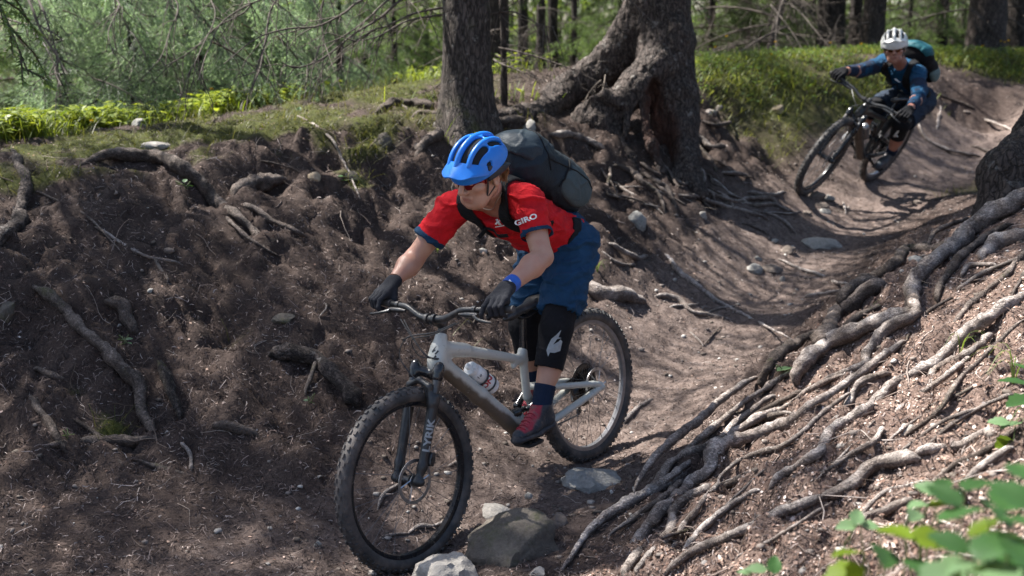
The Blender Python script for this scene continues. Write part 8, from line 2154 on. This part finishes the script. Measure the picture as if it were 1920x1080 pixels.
leaf_plant(1930, 780, 3.5, 'green leafy spray reaching in at the right edge', [(1905, 715, 3.4, 0.10, 170, 15, G_), (1915, 750, 3.3, 0.10, 200, 0, G_), (1895, 795, 3.4, 0.07, 190, -5, P_l), (1872, 790, 3.4, 0.06, 160, 5, P_l), (1885, 830, 3.4, 0.075, 210, 0, Y_), (1925, 690, 3.3, 0.10, 120, 20, G_)], 6)
leaf_plant(1895, 378, 6.6, 'yellow leaved seedling on top of the big root by the right trunk', [(1893, 376, 6.5, 0.075, 20, 25, Y_), (1866, 385, 6.5, 0.06, 170, 10, Y_), (1878, 396, 6.5, 0.05, -60, -10, P_l), (1912, 370, 6.5, 0.05, 10, 25, Y_)], 7)
leaf_plant(1475, 690, None, 'single long green leaf lying at the edge of the right bank', [(1476, 690, 5.5, 0.12, 25, 8, P_l)], 8, None)
leaf_plant(233, 642, None, 'tiny seedling with four pale leaves in the left bank', [(226, 636, 5.38, 0.030, 170, 10, P_l), (242, 635, 5.38, 0.034, 10, 10, P_l), (228, 645, 5.36, 0.028, 200, 0, P_l), (243, 643, 5.36, 0.026, -20, 0, P_l)], 9)
leaf_plant(128, 818, None, 'tiny seedling with two pale leaves low on the left bank', [(122, 816, 5.0, 0.026, 180, 5, P_l), (134, 814, 5.0, 0.026, 0, 15, P_l)], 10)
leaf_plant(580, 752, None, 'tiny pale seedling under the fat root', [(573, 750, 5.35, 0.024, 170, 10, P_l), (586, 755, 5.35, 0.022, -10, 0, P_l)], 11)
leaf_plant(690, 352, None, 'small green seedling in the upper bank beside the hanging twig', [(638, 330, 7.2, 0.04, 170, 10, G_), (645, 338, 7.2, 0.04, 0, 10, P_l)], 12)
leaf_plant(348, 352, None, 'small tuft of leaves under the thick arching root', [(340, 345, 6.55, 0.05, 170, 20, G_), (356, 348, 6.55, 0.045, 10, 10, G_), (347, 338, 6.55, 0.04, 80, 30, P_l)], 13)
leaf_plant(562, 210, None, 'seedling with one white shining leaf on the left bank top', [(561, 204, 8.3, 0.045, 80, 50, P_l)], 14)
leaf_plant(110, 232, None, 'yellow green herb at the far left of the bank top', [(100, 215, 7.7, 0.07, 150, 40, Y_), (118, 212, 7.7, 0.08, 40, 45, Y_), (85, 235, 7.7, 0.07, 190, 10, Y_), (125, 232, 7.7, 0.07, 0, 15, Y_), (60, 238, 7.6, 0.06, 190, 10, Y_)], 15)
leaf_plant(1840, 1090, 1.75, 'blurred leaves closest to the camera in the bottom right corner', [(1860, 1020, 1.9, 0.09, 30, 25, G_), (1905, 975, 1.9, 0.10, -50, 20, G_), (1820, 1060, 1.9, 0.10, 200, 10, P_l), (1915, 1030, 1.85, 0.11, 80, 15, G_), (1780, 1015, 1.95, 0.075, 150, 20, G_), (1870, 960, 1.95, 0.08, 110, 30, G_), (1760, 1075, 1.9, 0.09, -150, 0, P_l), (1845, 985, 2.0, 0.07, 10, 35, Y_), (1900, 925, 2.0, 0.09, 140, 25, G_), (1890, 1078, 1.85, 0.12, -20, 5, P_l)], 16)
# arching grass tufts on the right bank
def tuft(px, py, label, n, h, seed, d=None):
    hh, nn = ground_at(px, py); hh = pt(px, py, d) if d else hh; t = empty('grass_tuft', hh, label, 'grass'); r = np.random.default_rng(seed)
    for k in range(n):
        a = r.uniform(0, 2 * math.pi); dr = np.array([math.cos(a), math.sin(a), 0]); L = h * r.uniform(0.7, 1.3)
        p = catmull([[0, 0, -0.01], dr * L * 0.18 + [0, 0, L * 0.6], dr * L * 0.55 + [0, 0, L * 0.72], dr * L * 0.95 + [0, 0, L * 0.35]], 9); s = np.cross(dr, [0, 0, 1.0]); w = np.linspace(1, 0.15, 9)[:, None] * 0.0028
        v = np.stack([p - s * w, p + s * w], 1).reshape(-1, 3); f = np.array([(2 * i, 2 * i + 1, 2 * i + 3, 2 * i + 2) for i in range(8)]); m = mesh_np('blade', v, f); vcol(m, np.full((18, 3), 1.0)); link('blade', m, LEAFY2, t)
LEAFY2 = leafy('blade_green', (0.14, 0.20, 0.055), 0.3, 0.45, 0.5)
tuft(1700, 625, 'arching grass tuft on the big root fork of the right bank', 11, 0.20, 1, 5.85); tuft(1900, 720, 'grass tuft at the right edge beside the leafy spray', 9, 0.15, 2); tuft(1715, 640, 'sparse grass tuft below the big root fork', 6, 0.12, 3, 5.7); tuft(1800, 665, 'few grass blades on the right slope', 5, 0.15, 4); tuft(820, 475, 'short grass tuft in the bank behind the red jersey', 9, 0.08, 5); tuft(1120, 510, 'short grass tuft behind the blue shorts', 10, 0.08, 6)
